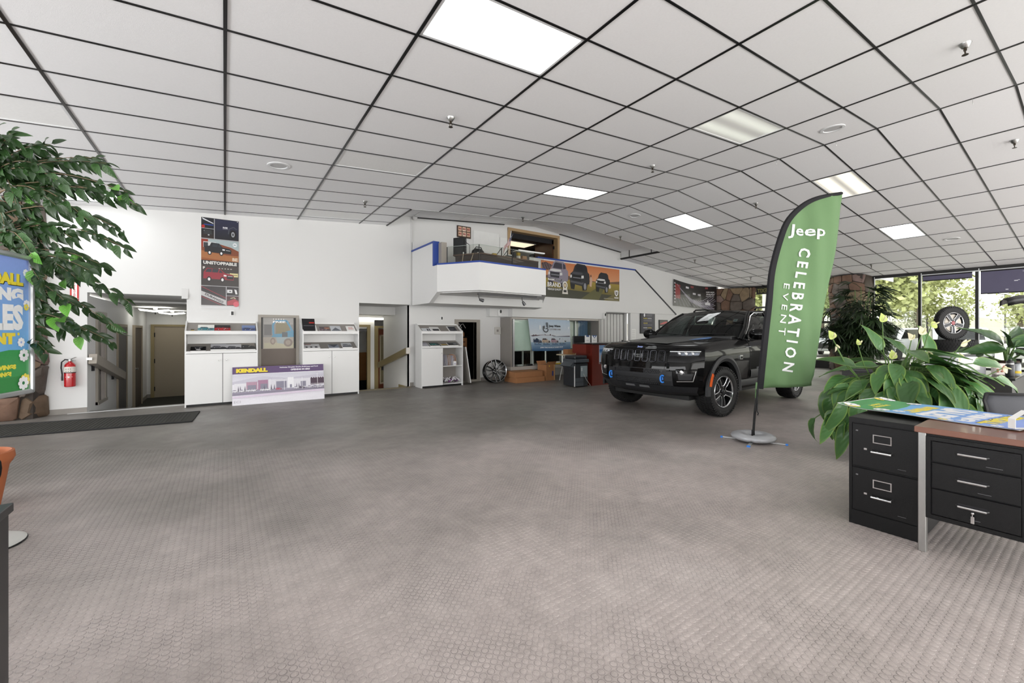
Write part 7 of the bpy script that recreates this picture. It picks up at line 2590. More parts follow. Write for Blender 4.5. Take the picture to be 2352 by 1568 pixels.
# ================================================================== UNDER THE LOFT
# alloy rim leaning on the wall
rm = thing('alloy_rim', 'black alloy rim with bright spoke edges leaning against the wall by the store room', 'wheel rim', (5.72, 9.05, 0.295), math.radians(-14))
R_ = Matrix.Rotation(math.radians(-10), 4, 'X') @ Matrix.Rotation(PI / 2, 4, 'X')
m_rb = M('rim_gloss_black', '#0c0c0e', 0.25, 0.3, coat=0.5)
MB().lathe([(0.285, 0.11), (0.292, 0.10), (0.285, 0.085), (0.262, 0.07), (0.255, -0.10), (0.285, -0.12), (0.29, -0.13), (0.280, -0.13), (0.245, -0.10), (0.25, 0.06)], 48, R_, caps=False).build('barrel', m_rb, rm, smooth=True)
MB().lathe([(0.293, 0.105), (0.286, 0.114), (0.278, 0.107)], 48, R_, caps=False).build('bright_lip', m_rimsilver, rm, smooth=True)
MB().lathe([(0.0, 0.075), (0.05, 0.08), (0.075, 0.06), (0.08, 0.02), (0.0, 0.02)], 24, R_).build('hub', m_rb, rm, smooth=True)
for k in range(6):
    a0 = 2 * PI * k / 6 + 0.2
    T = R_ @ Matrix.Rotation(a0, 4, 'Z')
    for s in (-1, 1):
        sp = MB()
        sp.add([(0.06, s * 0.018, 0.07), (0.15, s * 0.022, 0.085), (0.27, s * 0.085, 0.10), (0.27, s * 0.115, 0.10), (0.14, s * 0.055, 0.085), (0.06, s * 0.04, 0.07),
                (0.06, s * 0.018, 0.03), (0.15, s * 0.022, 0.045), (0.27, s * 0.085, 0.06), (0.27, s * 0.115, 0.06), (0.14, s * 0.055, 0.045), (0.06, s * 0.04, 0.03)],
               [(0, 1, 4, 5), (1, 2, 3, 4), (0, 6, 7, 1), (1, 7, 8, 2), (3, 9, 10, 4), (4, 10, 11, 5)], T)
        sp.build('spoke', m_rb, rm)
        MB().tube([(0.09, s * 0.021, 0.085), (0.15, s * 0.026, 0.092), (0.27, s * 0.088, 0.108)], 0.005, 5, M4=T).build('spoke_edge', m_rimsilver, rm)
    MB().lathe([(0.010, 0.0), (0.010, 0.085), (0.0, 0.086)], 8, T @ Matrix.Translation((0.048, 0, 0))).build('bolt_hole', m_steel, rm)


def carton(name, label, loc, rz, sx, sy, sz, tape=True, flaps=False, logo=None):
    t = thing(name, label, 'box', loc, rz)
    bx('carton', 0, sx, 0, sy, 0, sz, m_card, t, bevel=0.004)
    if tape:
        bx('tape', 0.0, sx, sy / 2 - 0.02, sy / 2 + 0.02, sz, sz + 0.0015, M('brown_tape', '#b98c5d', 0.4), t)
        bx('seam', 0.01, sx - 0.01, -0.0015, 0, sz * 0.93, sz * 0.94, M('carton_seam', '#6e4c32', 0.8), t)
    if flaps:
        for y0, s in ((0.0, -1), (sy, 1)):
            MB().add([(0, y0, sz), (sx, y0, sz), (sx, y0 + s * 0.05, sz + 0.09), (0, y0 + s * 0.05, sz + 0.09)], [(0, 1, 2, 3)]).build('flap', m_card, t)
    return t


carton('long_carton', 'lower long flat carton on the floor under the service window', (6.08, 8.60, 0.0), -0.02, 0.92, 0.55, 0.135)
carton('long_carton', 'upper long flat carton stacked on another under the service window', (6.06, 8.62, 0.1365), 0.0, 0.90, 0.52, 0.14)
t = carton('tall_carton', 'tall open carton with blue tape beside the stacked long cartons', (7.06, 8.60, 0.0), 0.08, 0.34, 0.34, 0.42, False, True)
bx('blue_label', 0.22, 0.27, -0.002, 0, 0.12, 0.25, M('blue_label', '#2a3f84', 0.5), t)
bx('tape_strip', 0.29, 0.315, -0.002, 0, 0.0, 0.42, M('pale_tape', '#c9a778', 0.4), t)
bx('yellow_tag', 0.10, 0.14, -0.002, 0.0, 0.37, 0.405, M('yellow_tag', '#d8b23a', 0.5), t)
# store room cartons seen through the doorway
for n, (x, z, sx, sz, lab) in enumerate(((5.15, 0.55, 0.42, 0.20, 'bottom brown carton in the dark store room'), (5.22, 0.78, 0.40, 0.36, 'large brown carton with slots in the dark store room'), (5.02, 1.176, 0.52, 0.12, 'flat brown carton at the top of the store room stack'), (4.80, 0.78, 0.34, 0.36, 'left brown carton in the dark store room'))):
    t = carton('store_carton', lab, (x, 10.35, z), 0, sx, 0.4, sz, False)
    for q in range(2):
        bx('slot', sx * 0.62, sx * 0.85, -0.002, 0, sz * (0.3 + 0.35 * q), sz * (0.3 + 0.35 * q) + 0.02, m_dark, t)
sh = thing('store_shelf', 'dark shelf unit holding cartons in the store room', 'shelf', (4.75, 10.3, 0.0))
for z in (0.52, 0.755, 1.155):
    bx('shelf_board', 0, 0.95, 0.0, 0.5, z, z + 0.018, m_blackp, sh)
for x in (0.0, 0.93):
    bx('upright', x, x + 0.02, 0.0, 0.5, 0, 1.5, m_blackp, sh)
wh = thing('hanging_cable', 'white cable loops hanging at the top of the store room', 'cable', (5.15, 10.2, 1.36))
for k in range(3):
    MB().tube([(-0.2 + 0.14 * k, 0, 0.0), (-0.12 + 0.16 * k, 0, 0.14), (0.02 + 0.12 * k, 0, 0.17), (0.1 + 0.12 * k, 0, 0.05)], 0.008, 5).build('loop', m_lam, wh)
bx('hook_rail', -0.25, 0.3, 0.02, 0.05, 0.16, 0.19, m_dark, wh)

# banner on the service window
JW = thing('wave_banner', 'blue grey banner reading Jeep Wave CUSTOMER CARE hung on the service window', 'banner', (7.52, 9.03, 0.785))
bw, bh = 1.47, 0.885


def jwf(x, y, z):
    v = z / bh
    u = x / bw + 0.5
    xl, xr = -0.60 - 0.14 * v + 0.0, 0.82 - 0.05 * v
    return (xl + (xr - xl) * u, y + 0.012 * math.sin(9 * u + 3 * v), z - 0.03 * u * v - 0.015 * math.sin(PI * u) * (1 - v))


m = MB()
m.grid([[jwf(-bw / 2 + bw * i / 16, 0.004, bh * j / 8) for i in range(17)] for j in range(9)])
m.build('vinyl', m_paper, JW, smooth=True)
a = Art(jwf)
b2 = bw / 2
for k in range(14):
    x0_, x1_ = -b2 + bw * k / 14, -b2 + bw * (k + 1) / 14
    a.grad(x0_, 0.42, x1_, bh, '#cfd6dc', '#a9bdcf')
    a.grad(x0_, 0.0, x1_, 0.24, '#2f5c86', '#8fa9bf')
    a.rect(x0_, 0.24, x1_, 0.42, '#c6d0d8', False)
    a.k -= 2
a.k += 3
a.poly([(-b2 + 0.02, 0.40)] + [(-b2 + 0.02 + 0.9 * k / 40, 0.43 + 0.035 * ((k * 37) % 11) / 11 + (0.05 if k in (22, 31) else 0)) for k in range(41)] + [(b2 - 0.55, 0.41), (b2 - 0.02, 0.425), (b2 - 0.02, 0.39)], '#5d4c55')
a.rect(-b2 + 0.02, 0.385, b2 - 0.02, 0.40, '#8e9fae')
for x, c in ((-0.50, '#20304a'), (-0.20, '#b9a48f'), (0.12, '#a78a95'), (0.42, '#c5cfd8')):
    a.car(x, 0.20, 0.30, c, dark='#15161c', glass='#2d3440', kind='suv')
    a.rect(x - 0.12, 0.165, x + 0.12, 0.205, '#5c7895')
a.text('JOIN THE WAVE AT EVERY STOP', 0.0, 0.075, 0.04, '#e9edf1', 0.86, bold=0.06)
# waving hand mark: two tall fingers, two short ones and the cupped palm
for x, z0_, z1_ in ((-0.145, 0.66, 0.80), (-0.10, 0.64, 0.80), (-0.275, 0.615, 0.69), (-0.235, 0.615, 0.705)):
    a.line([(x, z0_), (x + 0.012, z1_)], 0.024, '#16171b')
arc = [(-0.185 + 0.09 * math.cos(th), 0.615 + 0.085 * math.sin(th)) for th in [PI + PI * k / 14 for k in range(15)]]
a.line(arc, 0.026, '#16171b')
a.line([(-0.10, 0.61), (-0.13, 0.632), (-0.19, 0.625)], 0.022, '#16171b')
a.text('Jeep Wave', -0.045, 0.66, 0.075, '#17181c', 0.42, 'l', bold=0.05)
a.text('CUSTOMER CARE', -0.05, 0.588, 0.042, '#6a5350', 0.43, 'l', bold=0.0)
a.build('artwork', PRINT, JW)
for x in (-0.70, 0.72):
    bx('hanging_clip', x - 0.02, x + 0.02, 0.0, 0.069, bh - 0.05, bh - 0.02, m_chrome, JW)

# office copier
pt = thing('office_copier', 'dark grey office copier standing before the reception desk', 'copier', (6.74, 7.15, 0.0), -0.08)
pt.scale = (0.82, 1.08, 1.0)
m_cop = M('copier_dark_grey', '#2a2d31', 0.4, var=0.06)
m_cop2 = M('copier_mid_grey', '#474c51', 0.4, var=0.05)
bx('cabinet', 0.0, 0.48, 0.0, 0.42, 0.02, 0.56, m_cop, pt, bevel=0.01)
bx('scanner', -0.01, 0.50, -0.02, 0.43, 0.58, 0.66, m_cop2, pt, bevel=0.01)
bx('neck', 0.04, 0.46, 0.04, 0.40, 0.56, 0.58, m_dark, pt)
bx('document_feeder', 0.02, 0.48, 0.02, 0.40, 0.66, 0.74, m_cop, pt, bevel=0.02)
for z0_, z1_ in ((0.03, 0.12), (0.13, 0.22)):
    bx('paper_drawer', 0.0, 0.30, -0.012, 0.0, z0_, z1_, m_cop2, pt, bevel=0.004)
bx('toner_panel', 0.20, 0.44, -0.012, 0.0, 0.24, 0.50, M('pale_panel', '#8b979b', 0.4), pt, bevel=0.004)
MB().prism([(-0.14, 0.50), (0.0, 0.60), (0.0, 0.46), (-0.02, 0.46)], 0.04, 0.40).build('side_tray', m_cop2, pt)
bx('light_edge', -0.012, 0.0, 0.0, 0.02, 0.02, 0.5, m_lam, pt)
bx('power_tag', 0.225, 0.245, -0.016, -0.012, 0.38, 0.46, m_lam, pt)
MB().tube([(0.30, -0.012, 0.32), (0.36, -0.05, 0.18), (0.50, -0.06, 0.04), (0.56, 0.0, 0.008)], 0.006, 5).build('cable', M('grey_cable', '#a7a7a3', 0.5), pt)

# reception desk
rc = thing('reception_desk', 'red mahogany reception desk behind the front of the car', 'desk', (7.31, 7.16, 0.0))
m_mah = M('red_mahogany', '#6e2418', 0.35, var=0.16, scale=5, coat=0.2)
bx('end_panel', 0.0, 0.04, 0.0, 0.56, 0.0, 1.0, m_mah, rc)
bx('front_panel', 0.04, 2.4, 0.0, 0.04, 0.0, 1.0, m_mah, rc)
bx('end_panel', 2.36, 2.4, 0.04, 0.56, 0.0, 1.0, m_mah, rc)
bx('counter_top', -0.03, 2.43, -0.04, 0.62, 1.0, 1.03, M('dark_counter_edge', '#1d1213', 0.3, coat=0.3), rc, bevel=0.004)
bx('side_screen', -0.14, 0.0, 0.06, 0.54, 0.78, 1.0, m_mah, rc)
lh = thing('lighthouse_picture', 'picture of a domed stone building by blue water on the reception desk front', 'picture', (7.72, 7.158, 0.52))
bx('board', -0.17, 0.19, -0.008, 0, 0, 0.46, m_paper, lh)
a = Art()
a.grad(-0.17, 0.0, 0.19, 0.46, '#b9cfe6', '#7fa4d0')
a.rect(-0.17, 0.30, 0.19, 0.36, '#3f6fae')
a.rect(-0.17, 0.27, 0.19, 0.30, '#6f97c6')
a.rect(-0.12, 0.02, 0.10, 0.22, '#d8b8ac')
a.rect(-0.10, 0.02, -0.06, 0.12, '#a98880', False)
a.rect(0.0, 0.02, 0.04, 0.12, '#a98880')
a.poly([(-0.08, 0.22), (0.05, 0.22), (0.03, 0.29), (-0.06, 0.29)], '#7b6f78')
a.rect(-0.05, 0.29, 0.02, 0.33, '#43475a')
a.disc(-0.015, 0.34, 0.035, 0.04, '#3c4054')
a.line([(-0.015, 0.37), (-0.015, 0.42)], 0.008, '#3c4054')
a.rect(-0.17, 0.0, 0.19, 0.05, '#5b4a50')
a.build('artwork', PRINT_GLOSS, lh, (0.0, -0.008, 0))
for n, (x, lab) in enumerate(((7.42, 'white acrylic display with a notched blue top on the reception desk, left one'), (7.66, 'white acrylic display with a blue roundel on the reception desk, right one'))):
    t = thing('acrylic_display', lab, 'display', (x, 7.42, 1.031))
    bx('panel', -0.09, 0.09, 0.0, 0.012, 0.0, 0.19, m_paper, t, bevel=0.003)
    bx('foot', -0.09, 0.09, 0.0, 0.07, 0.0, 0.006, M('clear_foot', '#cfd3d6', 0.2), t)
    a = Art()
    if n == 0:
        a.rect(-0.05, 0.15, 0.05, 0.19, '#34507c')
    else:
        a.poly([(-0.09, 0.19), (0.09, 0.19), (0.0, 0.11)], '#3f5f92')
        a.disc(0.0, 0.155, 0.022, 0.022, '#dfe5ea')
    a.rect(-0.05, 0.05, 0.05, 0.055, '#9a9ba0')
    a.rect(-0.05, 0.07, 0.03, 0.075, '#9a9ba0')
    a.build('print', PRINT, t, (0, 0, 0))
mo_ = thing('desk_monitor', 'black monitor on a floor stand behind the reception desk', 'monitor', (7.62, 7.90, 0.0), math.radians(-10))
bx('screen', -0.20, 0.20, 0.0, 0.05, 0.90, 1.20, m_black, mo_, bevel=0.01)
bx('neck', -0.03, 0.03, 0.03, 0.06, 0.02, 0.92, m_black, mo_)
bx('foot', -0.16, 0.16, -0.10, 0.16, 0.0, 0.02, m_black, mo_)
tb = thing('side_table', 'white trestle table behind the copier with a carton on it', 'table', (7.75, 8.45, 0.0), 0.0)
tb.scale = (0.75, 0.75, 1.0)
bx('tabletop', -0.45, 0.5, -0.5, 0.2, 0.675, 0.704, M('beige_tabletop', '#c9bba0', 0.5), tb, bevel=0.004)
for x in (-0.36, 0.40):
    MB().tube([(x, -0.4, 0.0), (x, -0.15, 0.675), (x, 0.12, 0.0)], 0.014, 6).build('trestle_leg', m_lam, tb)
t = carton('small_carton', 'small brown carton on the trestle table behind the copier', (7.55, 8.28, 0.7055), -0.1, 0.26, 0.22, 0.13)
sl_ = thing('yellow_tape_roll', 'yellow strip roll lying on the service window sill', 'roll', (7.48, 9.12, 0.3715))
MB().tube([(0.0, 0.0, 0.02), (0.25, 0.02, 0.02), (0.55, 0.0, 0.02)], 0.02, 8).build('strip', M('yellow_strip', '#d9bf3a', 0.5), sl_)
MB().lathe([(0.0, 0), (0.03, 0), (0.03, 0.16), (0.0, 0.16)], 12, Matrix.Translation((0.36, 0.02, 0.055)) @ Matrix.Rotation(PI / 2, 4, 'Y')).build('core', M('cream_roll', '#d8d3c4', 0.5), sl_)
for k, (x, lab) in enumerate(((6.62, 'small pale device at the left of the service window sill'), (6.95, 'small dark device on the service window sill'))):
    t = thing('sill_device', lab, 'device', (x, 9.14, 0.3715))
    bx('body', -0.10, 0.08, 0.0, 0.08, 0.0, 0.05, M('pale_green_grey', '#9fa8a3', 0.5) if k == 0 else m_blackp, t, bevel=0.008)
    bx('foot', -0.11, 0.10, -0.01, 0.09, 0.0, 0.008, m_dgrey, t)

# picture and posters on the wall right of the window
t = thing('framed_notice', 'tall dark framed notice with white and yellow lines beside the folding door', 'framed notice', (12.40, WY - 0.003, 1.25))
bx('frame', -0.41, 0.41, -0.03, 0.0, 0.0, 1.14, m_black, t, bevel=0.006)
a = Art()
a.rect(-0.37, 0.04, 0.37, 1.10, '#3a3945')
a.rect(-0.14, 0.93, 0.16, 1.02, '#9a99a0')
a.disc(-0.09, 0.97, 0.05, 0.045, '#e1e1e6')
a.text('5 YEAR GUARANTEE', 0.0, 0.845, 0.04, '#d6c24a', 0.50, bold=0.03)
a.rect(-0.24, 0.80, 0.26, 0.825, '#e6e6ea')
for z, w_, c in ((0.77, 0.48, '#77767f'), (0.745, 0.48, '#77767f'), (0.72, 0.40, '#77767f'), (0.67, 0.35, '#85848c'), (0.64, 0.35, '#85848c'), (0.61, 0.33, '#85848c')):
    a.rect(-0.24 + (0.14 if z < 0.7 else 0), z, -0.24 + w_ + (0.14 if z < 0.7 else 0), z + 0.012, c)
a.disc(-0.19, 0.65, 0.045, 0.06, '#e3e3e6')
a.text('BLADES', -0.24, 0.52, 0.036, '#d6c24a', 0.2, 'l', bold=0.03)
a.text('CONTROL', -0.02, 0.52, 0.036, '#e9e9ec', 0.24, 'l', bold=0.03)
for z in (0.48, 0.455, 0.43):
    a.rect(-0.24, z, 0.22, z + 0.012, '#77767f')
a.text('BRAKES', -0.24, 0.35, 0.036, '#d6c24a', 0.22, 'l', bold=0.03)
for z in (0.31, 0.285):
    a.rect(-0.24, z, 0.24, z + 0.012, '#77767f')
a.text('MORE', -0.25, 0.185, 0.036, '#e9e9ec', 0.2, 'l', bold=0.03)
a.text('CONTROL', -0.03, 0.185, 0.036, '#d6c24a', 0.24, 'l', bold=0.03)
a.rect(-0.12, 0.12, 0.12, 0.132, '#8c8b93')
a.rect(-0.12, 0.10, 0.08, 0.11, '#8c8b93')
a.build('print', PRINT_GLOSS, t, (0, -0.03, 0))
t = thing('red_car_picture', 'small black framed picture of a red car beside the parked car mirror', 'picture', (13.32, WY - 0.003, 1.25))
bx('frame', -0.26, 0.26, -0.025, 0.0, 0.0, 0.5, m_black, t)
a = Art()
a.rect(-0.23, 0.03, 0.23, 0.47, '#1c191b')
a.poly([(-0.20, 0.36), (0.0, 0.42), (0.2, 0.45), (0.22, 0.40), (0.0, 0.34), (-0.2, 0.33)], '#b3242c')
a.text('NEW', -0.1, 0.22, 0.05, '#dcdcdc', 0.2, bold=0.05)
a.build('print', PRINT_GLOSS, t, (0, -0.025, 0))
t = thing('wall_notices', 'sheet of pale paper notices taped to the wall under the framed notice', 'paper', (11.66, WY - 0.003, 1.05))
bx('sheet', -0.1, 0.12, -0.003, 0, 0.0, 0.36, m_paper, t)
a = Art()
for k in range(5):
    a.rect(-0.08, 0.05 + k * 0.06, 0.08, 0.065 + k * 0.06, '#c9cac9')
a.build('print', PRINT, t, (0, -0.003, 0))
# truck banner
t = thing('truck_banner', 'wide sunset banner with three grey trucks hung under the blue capping', 'banner', (9.20, WY - 0.045, 2.33))
W2, H2 = 3.36, 1.06
bx('vinyl', -W2 / 2, W2 / 2, -0.004, 0, 0, H2, m_paper, t)
a = Art()
w = W2 / 2
a.grad(-w, 0.55, w, H2, '#d59a70', '#c9794a')
a.poly([(-w, 0.62), (-0.9, 0.70), (0.1, 0.62), (0.8, 0.56), (w, 0.66), (w, 0.4), (-w, 0.4)], '#6f5442')
a.grad(-w, 0.0, w, 0.56, '#2f3424', '#a08c3a')
a.poly([(-w, 0.0), (w, 0.0), (w, 0.16), (0.4, 0.22), (-w, 0.30)], '#3a3a2a')
a.poly([(-0.1, 0.0), (0.9, 0.55), (1.05, 0.55), (0.7, 0.0)], '#5c5a34')
a.poly([(0.9, 0.0), (w, 0.34), (w, 0.0)], '#6f6638')
a.car(-1.02, 0.42, 0.80, '#8c8594', dark='#2c2a33', kind='front', glass='#3a3844')
a.poly([(-1.62, 0.78), (-1.35, 0.80), (-1.25, 0.95), (-1.5, 1.02), (-1.66, 0.98)], '#33262a')
for k in range(6):
    a.line([(-1.64 + k * 0.06, 0.80), (-1.58 + k * 0.06, 1.0)], 0.012, '#b59a9a')
a.car(-0.14, 0.38, 0.84, '#2b2c30', dark='#0f1012', kind='front', glass='#23242a')
a.poly([(0.27, 0.42), (0.36, 0.40), (0.40, 0.60), (0.36, 0.72), (0.30, 0.70)], '#c9a995')
a.disc(0.335, 0.745, 0.035, 0.04, '#7d5644')
a.car(0.88, 0.34, 0.66, '#232429', dark='#0e0f11', kind='front', glass='#2a2b31')
a.disc(1.20, 0.46, 0.05, 0.07, '#d8cfc8')
a.text('RAM', -1.42, 0.50, 0.05, '#f1efec', 0.24, 'l', bold=0.05)
a.rect(-1.14, 0.52, -0.93, 0.53, '#e8e6e2')
a.text('BRAND', -1.44, 0.31, 0.13, '#f3f2f0', 0.52, 'l', bold=0.02)
a.text('VEHICLE QUALITY', -1.44, 0.20, 0.065, '#f1efec', 0.54, 'l', bold=0.02)
a.disc(-0.76, 0.38, 0.10, 0.12, '#e9e7e2', 20)
a.disc(-0.76, 0.38, 0.065, 0.08, '#6b5a40', 18)
a.disc(-0.76, 0.38, 0.045, 0.055, '#d9c9a8', 16)
a.poly([(-0.88, 0.12), (-0.64, 0.12), (-0.68, 0.30), (-0.84, 0.30)], '#dcd8cf')
a.rect(-0.82, 0.17, -0.70, 0.24, '#2c2a28')
a.poly([(1.42, 0.34), (1.54, 0.36), (1.62, 0.34), (1.60, 0.22), (1.52, 0.15), (1.44, 0.22)], '#e9e7e4')
a.poly([(1.45, 0.33), (1.52, 0.30), (1.59, 0.33), (1.56, 0.24), (1.52, 0.20), (1.48, 0.24)], '#3a3a30')
a.line([(1.47, 0.31), (1.50, 0.26), (1.54, 0.26), (1.57, 0.31)], 0.014, '#e9e7e4')
a.text('RAM', 1.52, 0.085, 0.045, '#f1efec', 0.19, bold=0.06)
a.rect(0.92, 0.06, 1.38, 0.07, '#cfcabd')
a.rect(1.1, 0.03, 1.62, 0.037, '#8d8877')
a.build('artwork', PRINT_GLOSS, t, (0, -0.004, 0))
# dark vehicle banner by the stairs, sagging along the top
t = thing('dark_vehicle_banner', 'dark banner with sweeping silver car lines hung by the stairs and stone corner', 'banner', (15.47, WY - 0.008, 2.25))
W3, H3 = 3.0, 1.0


def sag(x, y, z):
    v = z / H3
    u = x / W3 + 0.5
    return (x, y, z * (1 - 0.10 * math.sin(PI * u)) + (0.06 - 0.10 * u) * 1.0 - (0.0 if v > 0.5 else 0.0))


m = MB()
m.grid([[sag(-W3 / 2 + W3 * i / 12, 0.003, H3 * j) for i in range(13)] for j in (0, 0.5, 1.0)])
m.build('vinyl', m_paper, t)
a = Art(sag)
w = W3 / 2
for k in range(12):
    a.rect(-w + W3 * k / 12, 0, -w + W3 * (k + 1) / 12, H3, '#1b181b', False)
a.k += 1
a.rect(-w + 0.10, 0.30, -w + 0.42, 0.85, '#8d2a2e')
for k in range(7):
    a.rect(-w + 0.03, 0.12 + k * 0.12, -w + 0.12, 0.17 + k * 0.12, '#b9b4bb', False)
for k in range(9):
    pts = [(-w + 0.2 + 0.10 * k + q * 0.26, 0.86 - 0.07 * k - (0.55 - 0.035 * k) * math.sin(PI * min(1.0, q / 10 * 0.95))) for q in range(11)]
    a.line([p for p in pts if p[0] < w - 0.02 and p[1] > 0.01], 0.016 + 0.012 * (k % 3), ('#b9b6c2', '#6f6a78', '#8f8a99')[k % 3])
for k in range(12):
    a.line([(-w + 0.25 + k * 0.23, 0.02), (-w + 0.10 + k * 0.17, 0.36)], 0.012, '#a9a5b4')
for x, z, c in ((-0.62, 0.83, '#d9d7dc'), (-0.3, 0.90, '#8d3a3e'), (-0.15, 0.62, '#c9c6cc'), (0.2, 0.60, '#b9b6bd'), (0.72, 0.93, '#8d3a3e')):
    a.rect(x - 0.1, z - 0.05, x + 0.1, z + 0.03, c)
a.text('SLEEK MEETS', 1.0, 0.72, 0.055, '#dedde0', 0.62, bold=0.03)
a.text('SPORT PLAY', 1.02, 0.62, 0.06, '#e6e5e8', 0.62, bold=0.04)
a.text('NEW FOR YOU', 0.98, 0.54, 0.045, '#cfced2', 0.6, bold=0.03)
a.poly([(0.62, 0.18), (1.0, 0.18), (1.0, 0.28), (0.87, 0.30), (0.84, 0.40), (0.79, 0.40), (0.77, 0.30), (0.62, 0.27)], '#dcdbe0')
a.build('artwork', PRINT_GLOSS, t)

# ================================================================== ON THE LOFT
lc = thing('loft_counter', 'dark brown counter running behind the glass of the loft balcony', 'counter', (0, 0, 2.193))
m_ctr = M('dark_brown_veneer', '#2a1a14', 0.5, var=0.06, scale=3)


def band2(name, p, q, z0, z1, th, mat, parent):
    return band(name, p, q, z0, z1, th, mat, parent)


band('front_panel', (4.02, 7.92), (4.36, 7.42), 0.0, 0.72, 0.03, m_ctr, lc)
band('front_panel', (4.36, 7.42), (5.95, 7.53), 0.0, 0.72, 0.03, m_ctr, lc)
MB().prism([(3.98, 7.95), (4.33, 7.38), (5.98, 7.56), (5.98, 8.05), (4.6, 7.95), (4.3, 8.25)], 0.72, 0.745, axis='z').build('counter_top', M('brown_counter_top', '#5a4436', 0.4), lc)
band('end_panel', (5.95, 7.56), (5.95, 8.0), 0.0, 0.72, 0.03, m_ctr, lc)
gp = thing('balcony_glass', 'clear glass guard panels standing on the loft balcony capping', 'glass guard', (0, 0, 2.736))
m_gg = glass_mat('guard_glass', (0.92, 0.93, 0.91), 1.35)
for p, q in (((3.80, 7.86), (4.20, 7.25)), ((4.22, 7.245), (5.05, 7.30)), ((5.07, 7.30), (5.98, 7.37))):
    band('glass_panel', p, q, 0.0, 0.33, 0.008, m_gg, gp)
    band('glass_edge', p, q, 0.33, 0.336, 0.008, M('glass_edge_green', '#a8b3ac', 0.2), gp)
for p in ((3.80, 7.86), (4.21, 7.245), (5.06, 7.30)):
    bx('glass_joint', p[0] - 0.006, p[0] + 0.006, p[1] - 0.006, p[1] + 0.010, 0.0, 0.33, m_black, gp)
bx('white_top_rail', 5.25, 5.98, 7.33, 7.36, 0.335, 0.36, m_lam, gp)
t = thing('computer_tower', 'black computer tower on the left end of the loft counter', 'computer', (4.16, 7.98, 2.9395), math.radians(30))
t.scale = (0.8, 0.62, 0.95)
bx('case', -0.09, 0.09, -0.2, 0.2, 0.0, 0.40, m_blackp, t, bevel=0.006)
bx('rear_plate', 0.02, 0.085, -0.203, -0.2, 0.03, 0.38, M('tower_rear', '#55565a', 0.4, var=0.4, scale=60), t)
for k in range(5):
    bx('socket', 0.03, 0.07, -0.206, -0.203, 0.06 + k * 0.06, 0.085 + k * 0.06, m_black, t)
MB().tube([(0.05, -0.2, 0.3), (0.18, -0.25, 0.26), (0.22, -0.22, 0.08), (0.20, -0.2, 0.01)], 0.009, 6).build('cable', m_black, t)
t = thing('shoulder_bag', 'black bag slumped on the loft counter beside the computer tower', 'bag', (4.56, 7.90, 2.9395), math.radians(4))
t.scale = (0.85, 0.85, 0.85)
MB().lathe([(0.0, 0.0), (0.17, 0.0), (0.19, 0.08), (0.17, 0.16), (0.10, 0.21), (0.0, 0.22)], 16, Matrix.Scale(0.65, 4, (0, 1, 0))).build('body', m_black, t, smooth=True)
MB().tube([(-0.15, -0.02, 0.16), (-0.08, -0.04, 0.25), (0.06, -0.04, 0.25), (0.14, -0.02, 0.16)], 0.012, 6).build('strap', m_black, t, smooth=True)
bx('tag', -0.10, -0.05, -0.13, -0.125, 0.06, 0.10, m_paper, t)
t = thing('cable_loop', 'pale cable loop hanging down the loft counter front', 'cable', (4.08, 7.67, 2.6))
MB().tube([(0, 0, 0.33), (-0.04, -0.03, 0.18), (0.0, -0.05, 0.05), (0.09, -0.12, 0.12), (0.13, -0.16, 0.28), (0.14, -0.16, 0.335)], 0.006, 5).build('cable', M('beige_cable', '#b8a78d', 0.5), t)
MB().lathe([(0.0, 0.0), (0.012, 0.0), (0.012, 0.03), (0.0, 0.03)], 8, Matrix.Translation((0, 0, 0.33))).build('plug', m_lam, t)
for n, (x, y, lab) in enumerate(((5.08, 7.75, 'small black desk mount with an angled arm on the loft counter, left one'), (5.34, 7.90, 'small black desk mount with an angled arm on the loft counter, right one'))):
    t = thing('desk_mount', lab, 'desk mount', (x, y, 2.9395))
    MB().tube([(0, 0, 0), (0.0, 0.0, 0.24)], 0.012, 6).build('post', m_black, t)
    MB().tube([(-0.14, 0.0, 0.06), (0.0, -0.01, 0.24), (0.03, 0.0, 0.25)], 0.008, 6).build('arm', m_black, t)
    MB().lathe([(0.0, 0), (0.06, 0), (0.05, 0.02), (0.0, 0.02)], 12).build('foot', m_black, t)
for n, (x, y, w_, h_, c, lab) in enumerate(((4.84, 7.68, 0.10, 0.07, '#c9a62a', 'yellow box on the loft counter'), (5.20, 7.66, 0.16, 0.06, '#1a1a1c', 'black desk phone on the loft counter'), (5.36, 7.66, 0.08, 0.14, '#141416', 'black upright box on the loft counter'), (5.46, 7.64, 0.07, 0.08, '#d9d4ca', 'cream small box on the loft counter'), (4.55, 7.66, 0.07, 0.05, '#d4c9ba', 'pale plug box on the loft counter'))):
    t = thing('counter_item', lab, 'box', (x, y, 2.9395), 0.1 * n)
    bx('body', -w_ / 2, w_ / 2, -0.04, 0.04, 0, h_, M('item_%s' % c[1:], c, 0.5), t, bevel=0.008)
    bx('top_cap', -w_ / 2.4, w_ / 2.4, -0.032, 0.032, h_, h_ + 0.006, m_dgrey, t)
t = thing('display_case', 'small glass case with yellow and tan things at the right end of the loft counter', 'case', (5.76, 7.84, 2.9395), math.radians(4))
bx('backboard', -0.26, 0.26, 0.10, 0.11, 0.0, 0.22, m_dgrey, t)
bx('yellow_item', -0.20, -0.12, -0.02, 0.06, 0.0, 0.20, M('yellow_item', '#d3ac27', 0.5), t)
bx('tan_item', -0.05, 0.08, -0.02, 0.06, 0.0, 0.14, M('tan_item', '#b98d6c', 0.6, var=0.4, scale=20), t)
bx('lid', -0.27, 0.27, -0.06, 0.12, 0.22, 0.235, m_lam, t)
bx('glass_front', -0.26, 0.26, -0.055, -0.05, 0.0, 0.22, m_gg, t)
